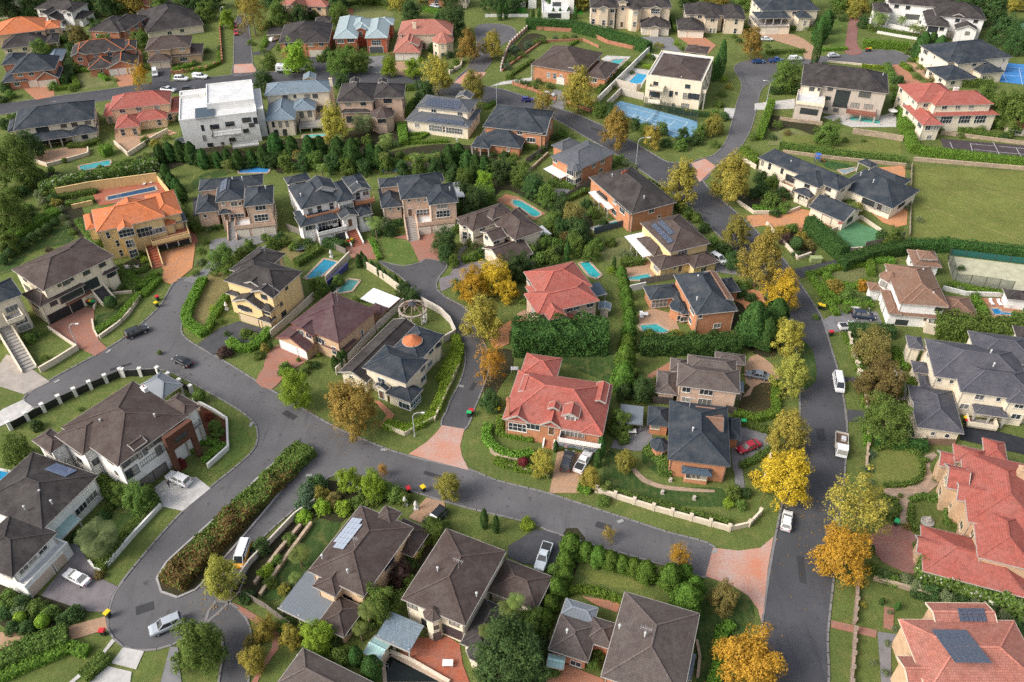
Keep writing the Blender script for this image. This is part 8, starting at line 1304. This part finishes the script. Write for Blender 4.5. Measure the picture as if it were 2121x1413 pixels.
# ------------------------------------------------------------------ wheelie bins, lamps, people and garden things
BM = {}
def bin_(c, x, y, lid, desc):
    p = g(*cv(c, (x, y)), 0.5)
    if 'b' not in BM:
        mb = MB(); loft(mb, [[(-.22,-.24,.1),(.22,-.24,.1),(.22,.24,.1),(-.22,.24,.1)],[(-.29,-.33,1.0),(.29,-.33,1.0),(.29,.33,1.0),(-.29,.33,1.0)]]); 
        m2 = MB(); m2.v = [(v[0],v[1],v[2]) for v in mb.v]; m2.f = [(0,1,5,4),(1,2,6,5),(2,3,7,6),(3,0,4,7),(3,2,1,0),(4,5,6,7)]; m2.mi = [0]*6
        BM['b'] = m2.mesh('body', mat('paint',(0.02,0.03,0.025)), uv=False); w_ = MB(); w_.tube((-.06,0,0),(.06,0,0),.13,.13,10); BM['w'] = w_.mesh('wheel', mat('paint',(0.01,0.01,0.01)), uv=False)
    if lid not in BM:
        mb = MB(); mb.box(-.34,.34,-.4,.38,1.005,1.06); mb.box(-.3,.3,-.34,.32,1.06,1.11); mb.bar((-.3,.42,1.0),(.3,.42,1.0),.05,.05); BM[lid] = mb.mesh('lid', mat('paint', lid), uv=False)
    root = link('wheelie_bin', None, None, (p.x,p.y,0.05), x*0.3); link('body', BM['b'], root, None, None, (1.15,1.15,1.15)); link('lid', BM[lid], root, None, None, (1.15,1.15,1.15))
    for sx in (-.2, .2): link('wheel', BM['w'], root, (sx,.26,.13))
    tag(root, None, 'bin'); MISC.append((root, desc, p))
YL, RL, GL = (0.7,0.5,0.01), (0.5,0.02,0.03), (0.02,0.4,0.14)
for c, x, y, l in (('K',1385,505,RL),('K',1375,560,YL),('K',775,540,RL),('K',800,545,YL),('K',822,548,GL),('R',340,655,GL),('R',360,635,RL),('R',612,620,YL),('V',1080,175,RL),('V',1175,168,YL),('F',1372,945,RL),('F',1395,935,YL),('O',325,575,YL),('O',355,585,YL),('O',425,815,RL),('S',1440,665,GL),('T',1605,640,YL),('T',1620,660,RL),('U',700,978,YL),('U',665,1095,RL),('X',1045,388,GL),('D',1010,358,RL),('D',1032,355,YL),('C',1785,985,YL),('C',1820,990,YL),('C',1872,995,GL),('B',1300,255,GL),('P',1465,1040,GL),('D',520,790,YL),('D',545,795,RL)):
    bin_(c, x, y, l, {YL:'yellow lidded', RL:'red lidded', GL:'green lidded'}[l]+' wheelie bin')
def lamp(c, x, y, dx, ht=8.0):
    p = g(*cv(c, (x, y))); root = link('street_lamp', None, None, (p.x,p.y,0)); mb = MB(); mb.tube((0,0,0),(0,0,ht*.85),.11,.08,8); mb.tube((0,0,0),(0,0,.5),.17,.15,8); mb.build('pole', mat('paint',(0.38,0.4,0.4)), root, uv=False)
    mb = MB(); pts = [Vector((0,0,ht*.85)),Vector((dx*.15,0,ht*.94)),Vector((dx*.5,0,ht)),Vector((dx,0,ht*1.01))]
    for a, b in zip(pts, pts[1:]): mb.tube(a, b, .07, .06, 6)
    mb.build('arm', mat('paint',(0.38,0.4,0.4)), root, uv=False); mb = MB(); mb.box(min(dx,dx*1.35),max(dx,dx*1.35),-.14,.14,ht*1.0-.04,ht*1.0+.12); mb.build('lamp_head', mat('paint',(0.7,0.7,0.68)), root)
    tag(root, None, 'street lamp'); MISC.append((root, 'pale curved street lamp', p))
lamp('K',690,945,1.6,6.5); lamp('Q',1948,782,1.6,6.0); lamp('I',497,255,2.4,8); lamp('D',300,722,-1.8,7); lamp('C',122,955,1.0,8); lamp('A',1970,252,1.0,8)
def person(x, y, top, legs, label, rz=0, z=0.09, h=1.75, bend=0.0):
    p = g(x, y, z+0.9); root = link('person', None, None, (p.x,p.y,z), rz); s_ = h/1.75
    J = [(0,0,.95),(0,0,1.15),(0,0,1.4),(0,-.01,1.52),(0,-.02,1.66),(-.19,0,1.4),(-.26,-.05,1.12),(-.24,-.16,.92),(.19,0,1.4),(.27,-.03,1.12),(.25,-.14,.9),(-.1,0,.9),(-.11,-.06,.5),(-.11,.02,.06),(-.11,-.14,.03),(.1,0,.9),(.12,.03,.5),(.13,.1,.06),(.13,-.05,.03)]
    E_ = [(0,1),(1,2),(2,3),(3,4),(2,5),(5,6),(6,7),(2,8),(8,9),(9,10),(0,11),(11,12),(12,13),(13,14),(0,15),(15,16),(16,17),(17,18)]; Rr = [.15,.14,.16,.06,.105,.08,.05,.04,.08,.05,.04,.1,.07,.05,.04,.1,.07,.05,.04]
    me = bpy.data.meshes.new('person'); me.from_pydata([tuple(v*s_ for v in q) for q in J], E_, [])
    o = link('body', me, root); o.modifiers.new('skin','SKIN'); o.modifiers.new('sub','SUBSURF').render_levels = 1
    for v, r in zip(me.skin_vertices[0].data, Rr): v.radius = (r*s_, r*s_*.8)
    me.skin_vertices[0].data[0].use_root = True
    m, n, b = nodes_of('clothes'); tc = N(n,'ShaderNodeTexCoord'); sx = N(n,'ShaderNodeSeparateXYZ'); n.links.new(tc.outputs['Object'], sx.inputs[0])
    c1 = mixc(n, ramp(n, sx.outputs[2], .93*s_, .94*s_), legs, top); c2 = mixc(n, ramp(n, sx.outputs[2], 1.47*s_, 1.48*s_), c1, (0.42,0.24,0.16)); c3 = mixc(n, ramp(n, sx.outputs[2], 1.69*s_, 1.7*s_), c2, (0.03,0.02,0.015)); n.links.new(c3, b.inputs['Base Color']); me.materials.append(m)
    tag(root, label, 'person')
person(1172.8,927,(0.5,0.3,0.3),(0.1,0.1,0.12),'person in a pale top standing at the open garage'); person(348.5,1001,(0.03,0.04,0.05),(0.02,0.03,0.05),'person in dark clothes beside the white four wheel drive',1.2); person(339,1022,(0.7,0.7,0.7),(0.6,0.55,0.5),'small person in white on the pale concrete drive',0.5,h=1.35); person(946,289,(0.75,0.75,0.75),(0.6,0.6,0.6),'person in white below the solar house verandah')
def thing(name, c, x, y, desc, cat, fn, z=0.0, rz=0.0):
    p = g(*cv(c, (x, y)), z); root = link(name, None, None, (p.x,p.y,0.0), rz); fn(root); tag(root, None, cat); MISC.append((root, desc, p)); return root
def part(root, name, m, f, smooth=False):
    mb = MB(); f(mb); return mb.build(name, mat(*m), root, smooth=smooth)
def f_fountain(r):
    part(r,'basin',('concrete',(0.4,0.37,0.33)),lambda b: b.lathe([(1.0,0),(1.05,.45),(.92,.5),(.88,.35),(0.2,.33)],20)); part(r,'bowl',('concrete',(0.42,0.39,0.35)),lambda b: b.lathe([(.18,.3),(.1,.7),(.5,.95),(.46,1.0),(.1,.95),(.08,1.25),(.28,1.4),(.25,1.44),(.07,1.45),(.08,1.7),(.02,1.85)],16))
thing('fountain','X',1245,385,'tiered stone fountain in a round court','fountain',f_fountain)
def f_tramp(r):
    part(r,'mat',('paint',(0.02,0.03,0.03)),lambda b: b.lathe([(1.7,.85),(1.7,.88)],20)); part(r,'frame',('paint',(0.15,0.16,0.17)),lambda b: b.lathe([(1.7,.82),(1.9,.82),(1.9,.9),(1.7,.9)],20,0,(0,0),True))
    for q in range(4): part(r,'leg',('paint',(0.2,0.2,0.2)),lambda b: b.tube((1.8*math.cos(q*1.57),1.8*math.sin(q*1.57),0),(1.8*math.cos(q*1.57),1.8*math.sin(q*1.57),.84),.04,.04,6))
thing('trampoline','F',945,1000,'round dark trampoline on the dry lawn','trampoline',f_tramp); thing('trampoline','E',1600,70,'trampoline with a tall frame beside the white house','trampoline',f_tramp)
def f_table(r):
    part(r,'table_top',('paint',(0.7,0.68,0.66)),lambda b: b.box(-.75,.75,-.5,.5,.7,.76))
    for sx in (-.6,.6):
        for sy in (-.4,.4): part(r,'leg',('paint',(0.6,0.6,0.6)),lambda b: b.box(sx-.04,sx+.04,sy-.04,sy+.04,0,.7))
thing('garden_table','V',1335,1305,'small white table on the red paved yard','table',f_table); thing('garden_table','S',460,755,'dark outdoor bench table on the grey patio','table',f_table); thing('garden_table','G',1530,375,'outdoor dining table under the white patio cover','table',f_table); thing('garden_table','R',780,230,'square patio table beside the red corner house','table',f_table); thing('garden_table','N',570,660,'pale table in the pool yard','table',f_table)
def f_box(r):
    part(r,'cabinet',('paint',(0.33,0.38,0.16)),lambda b: (b.box(-1.3,1.3,-.6,.6,.05,1.3), b.box(-1.36,1.36,-.66,.66,1.3,1.4))); part(r,'door',('paint',(0.3,0.35,0.14)),lambda b: (b.box(-1.2,-.02,-.63,-.6,.15,1.2), b.box(.02,1.2,-.63,-.6,.15,1.2)))
thing('utility_cabinet','J',285,1115,'pale green electrical cabinet by the avenue verge','cabinet',f_box)
def f_plinth(r): part(r,'pedestal',('concrete',(0.45,0.4,0.34)),lambda b: (b.box(-.3,.3,-.3,.3,0,.12), b.box(-.2,.2,-.2,.2,.12,.5), b.lathe([(.1,.5),(.3,.7),(.25,.74),(.05,.7)],10)))
def f_pot(r): part(r,'pedestal',('concrete',(0.6,0.58,0.55)),lambda b: (b.box(-.4,.4,-.4,.4,0,.3), b.lathe([(.25,.3),(.2,.9),(.4,1.3),(.3,1.5),(.2,1.9),(.05,2.1)],12)))
thing('garden_statue','V',1060,268,'white garden statue beside the sandy drive nearer the bins','statue',f_pot); thing('garden_statue','V',1130,295,'white garden statue beside the sandy drive nearer the house','statue',f_pot); thing('garden_statue','S',800,1175,'small stone pedestal at the brick house corner','pedestal',f_plinth); thing('garden_statue','W',1160,195,'stone pedestal alone on the lawn behind the cream wall','pedestal',f_plinth); thing('garden_statue','W',1365,232,'second stone pedestal on the lawn behind the cream wall','pedestal',f_plinth); thing('garden_statue','L',1215,140,'white fountain statue on a blue plinth at the pool','statue',f_pot); thing('garden_statue','K',1995,600,'stone pot on the hedge edge by the stairs','pot',f_pot)
def f_umb(r):
    part(r,'canopy',('paint',(0.7,0.69,0.66)),lambda b: b.lathe([(1.5,2.2),(1.5,2.25),(.05,2.8)],8)); part(r,'pole',('paint',(0.5,0.5,0.5)),lambda b: b.tube((0,0,0),(0,0,2.7),.04,.04,6))
thing('parasol','D',1180,830,'white parasol on the pool terrace','parasol',f_umb)
def f_lounge(r):
    part(r,'seat',('paint',(0.7,0.7,0.7)),lambda b: b.box(-.35,.35,-.9,.4,.3,.38)); part(r,'backrest',('paint',(0.7,0.7,0.7)),lambda b: b.bar((0,.4,.34),(0,.95,.75),.7,.07))
    for sx in (-.28,.28):
        for sy in (-.75,.3): part(r,'leg',('paint',(0.5,0.5,0.5)),lambda b: b.box(sx-.03,sx+.03,sy-.03,sy+.03,0,.3))
for c, x, y, d in (('J',980,672,'pale sun lounger on the orange terrace nearer the wall'),('J',1012,660,'pale sun lounger on the orange terrace nearer the field'),('E',1275,430,'pale lounger beside the deep blue pool'),('E',1335,415,'second pale lounger beside the deep blue pool'),('O',1830,545,'white lounger beside the stepped pool'),('O',1900,550,'second white lounger beside the stepped pool'),('N',545,660,'white chair by the angular pool')): thing('sun_lounger',c,x,y,d,'lounger',f_lounge)
def f_hoop(r):
    part(r,'post',('paint',(0.2,0.2,0.2)),lambda b: b.tube((0,0,0),(0,0,3.2),.06,.05,6)); part(r,'backboard',('paint',(0.6,0.2,0.18)),lambda b: b.box(-.6,.6,-.03,.03,2.8,3.6))
thing('basketball_hoop','J',480,870,'red basketball hoop at the green ball court','basketball hoop',f_hoop)
def f_play(r):
    part(r,'tower',('paint',(0.05,0.15,0.5)),lambda b: (b.box(-.6,.6,-.6,.6,1.2,1.35), b.box(-.7,.7,-.7,.7,2.3,2.4)))
    for sx in (-.6,.6):
        for sy in (-.6,.6): part(r,'post',('paint',(0.1,0.1,0.3)),lambda b: b.box(sx-.05,sx+.05,sy-.05,sy+.05,0,2.3))
    part(r,'slide',('paint',(0.6,0.1,0.05)),lambda b: b.bar((.6,0,1.25),(2.3,0,.2),.6,.1))
thing('playground_slide','J',300,235,'blue play tower with red slide on the small lawn','play tower',f_play); thing('playground_slide','F',75,250,'red and white play house in the back garden','play tower',f_play)
def f_net(r):
    for sx in (-5.5,5.5): part(r,'post',('paint',(0.1,0.1,0.1)),lambda b: b.tube((sx,0,0),(sx,0,1.1),.05,.05,6))
    part(r,'net',('mesh',(0.5,0.5,0.5)),lambda b: b.box(-5.5,5.5,-.01,.01,.1,1.0))
thing('tennis_net','C',1500,1040,'tennis net across the faded blue court','net',f_net,rz=1.2)
def f_portal(r):
    for sx in (-2.6,2.6): part(r,'column',('timber',(0.13,0.06,0.04)),lambda b: b.box(sx-.5,sx+.5,-.4,.4,0,7.6))
    part(r,'lintel',('timber',(0.13,0.06,0.04)),lambda b: b.box(-3.1,3.1,-.42,.42,5.4,9.0)); part(r,'window',('glass',(0.03,0.035,0.04)),lambda b: b.box(-1.3,1.3,-.46,-.43,6.4,7.6))
pp = HOUSES[[p[2] for p in PLACES_H].index('the big white house with dark portal')]
po = g(*cv('P',(1560,950))); r0 = link('portal', None, pp.root, Vector((pp.tolocal(po).x, pp.blocks[0][2]-1.2, 0)), 0); 
for sx in (-2.3,2.3):
    mb = MB(); mb.box(sx-.45,sx+.45,-.4,.4,0,6.4); mb.build('column', mat('timber',(0.13,0.06,0.04)), r0)
mb = MB(); mb.box(-2.75,2.75,-.42,.42,5.2,8.6); mb.build('lintel', mat('timber',(0.13,0.06,0.04)), r0); mb = MB(); mb.box(-1.2,1.2,-.47,-.43,6.3,7.4); mb.build('window', mat('glass',(0.03,0.035,0.04)), r0)
def f_pergola(r):
    part(r,'ring_beam',('render',(0.4,0.34,0.28)),lambda b: b.lathe([(2.7,2.5),(3.1,2.5),(3.1,2.8),(2.7,2.8)],16,0,(0,0),True))
    for q in range(8): part(r,'column',('render',(0.62,0.56,0.48)),lambda b: b.tube((2.85*math.cos(q*.785),2.85*math.sin(q*.785),0),(2.85*math.cos(q*.785),2.85*math.sin(q*.785),2.7),.2,.18,8)); part(r,'beam',('paint',(0.2,0.12,0.1)),lambda b: b.bar((2.9*math.cos(q*.785),2.9*math.sin(q*.785),2.9),(.8*math.cos(q*.785),.8*math.sin(q*.785),4.0),.15,.2))
    part(r,'cupola',('tile',(0.05,0.055,0.065)),lambda b: b.lathe([(.95,3.8),(.95,3.95),(.05,4.5)],8))
thing('rotunda_pergola','M',240,680,'round cream pergola with spoked roof behind the cone tower','pergola',f_pergola)
thing('garden_statue','M',340,710,'white stone barbecue chimney beside the round pergola','barbecue',f_pot)
# roof furniture
def hh(n): return HOUSES[[p[2] for p in PLACES_H].index(n)]
for n, c, pts, z in (('the brown roofed house with white solar grid','V',[(685,692),(520,598)],7.0),('the brown roofed house with turret bay','V',[(1268,678),(1520,842)],7.5),('the faded brown hip roofed house','W',[(1050,1100),(885,1050),(545,1080)],8),('the big white house with dark portal','P',[(880,640),(1358,592),(1010,580)],10),('the long white house with glass canopy','U',[(255,180),(330,245),(155,282)],7),('the slate brick house with twin pools','N',[(1045,305),(1035,497)],7.5),('the blue slate house with brick gable wall','S',[(1000,712)],7),('the red brick house with white pergola','I',[(570,540),(490,420),(290,350)],7.5),('the large lavender roofed house','T',[(1835,30),(1860,145)],8.5),('the white house with red balconies','F',[(945,520),(1443,415)],9.5),('the slate house with three cream garages','F',[(345,380),(430,375),(635,452)],9.5),('the slate house with a brick court','G',[(558,465)],9.5),('the cream slate mansion','J',[(75,230),(690,335),(800,400)],7),('the orange tiled mansion','E',[(935,695)],9.5),('the four storey taupe house','D',[(1040,520),(1125,525)],10),('the yellow house with twin arched windows','L',[(555,275),(625,290)],9),('the brown tiled white house','O',[(1235,250),(1325,455)],7),('the three storey cream villa','C',[(1640,640),(1745,680)],9)):
    for p in pts: hh(n).vent(c, p, z)
for n, c, p, z in (('the brown roofed house with white solar grid','V',(735,545),7),('the brown roofed house with turret bay','V',(1405,690),7),('the yellow house with twin arched windows','L',(640,130),8),('the purple tiled brick house','L',(1270,520),7),('the blue slate house with brick gable wall','S',(965,530),6),('the faded brown hip roofed house','W',(1045,1130),7),('the rosy tiled house','A',(1080,930),6.5),('the slate verandah house by the pool terrace','A',(500,960),7)): hh(n).antenna(c, p, 2.6, z)

# the yellow van's white roof
for o in bpy.data.objects:
    if o.parent is None and o.get('label', '').startswith('yellow van'):
        for ch in o.children:
            if ch.name.split('.')[0] == 'roof': ch.data = ch.data.copy(); ch.data.materials[0] = mat('carpaint', Wc)
for o in DRAINS: MISC.append((o, 'grey concrete drain cover in the gutter', Vector(o.location)))
# ------------------------------------------------------------------ every thing gets a label that singles it out
from collections import defaultdict
def ordw(i, n):
    W_ = ['first','second','third','fourth','fifth','sixth','seventh','eighth','ninth','tenth','eleventh','twelfth','thirteenth','fourteenth','fifteenth','sixteenth','seventeenth','eighteenth']
    if i == 0: return 'leftmost'
    if i == n-1: return 'rightmost'
    return W_[min(i, 17)]+' from left'
def scr(p):
    d = Vector((p.x, p.y, -CAMZ)); dep = d.y*CT-d.z*ST; return d.x/dep, (d.y*ST+d.z*CT)/dep
taken = set(o['label'] for o in bpy.data.objects if o.parent is None and 'label' in o)
buck = defaultdict(list)
for o, d, p in MISC:
    w_ = where(p); l = d+' '+w_
    if len(d.split()) >= 5 and 'wheelie' not in d and sum(1 for q in MISC if q[1] == d) == 1 and d not in taken: o['label'] = d; taken.add(d)
    else: buck[l].append((o, p))
for o, d, p, w_ in VEG:
    if o.get('kind') == 'stuff': continue
    if len(d.split()) >= 5 and o.name.split('.')[0].endswith('hedge') and sum(1 for q in VEG if q[1] == d) == 1: o['label'] = d; taken.add(d)
    else: buck[d+' '+where(p)].append((o, p))
for l, lst in buck.items():
    if len(lst) == 1: o = lst[0][0]; o['label'] = ' '.join(l.split()[:16]); continue
    lst.sort(key=lambda q: scr(q[1])[0]); n = len(lst)
    for i, (o, p) in enumerate(lst): o['label'] = ' '.join((ordw(i, n)+' '+l).split()[:16])
# anything still equal is told apart by its order across the picture
seen = defaultdict(list)
for o in bpy.data.objects:
    if o.parent is None and 'label' in o: seen[o['label']].append(o)
for l, lst in seen.items():
    if len(lst) > 1:
        for i, o in enumerate(sorted(lst, key=lambda q: q.location.y)): o['label'] = ' '.join((('nearer ' if i == 0 else ('farther ' if i == 1 else ordw(i, 99)+' '))+l).split()[:16])
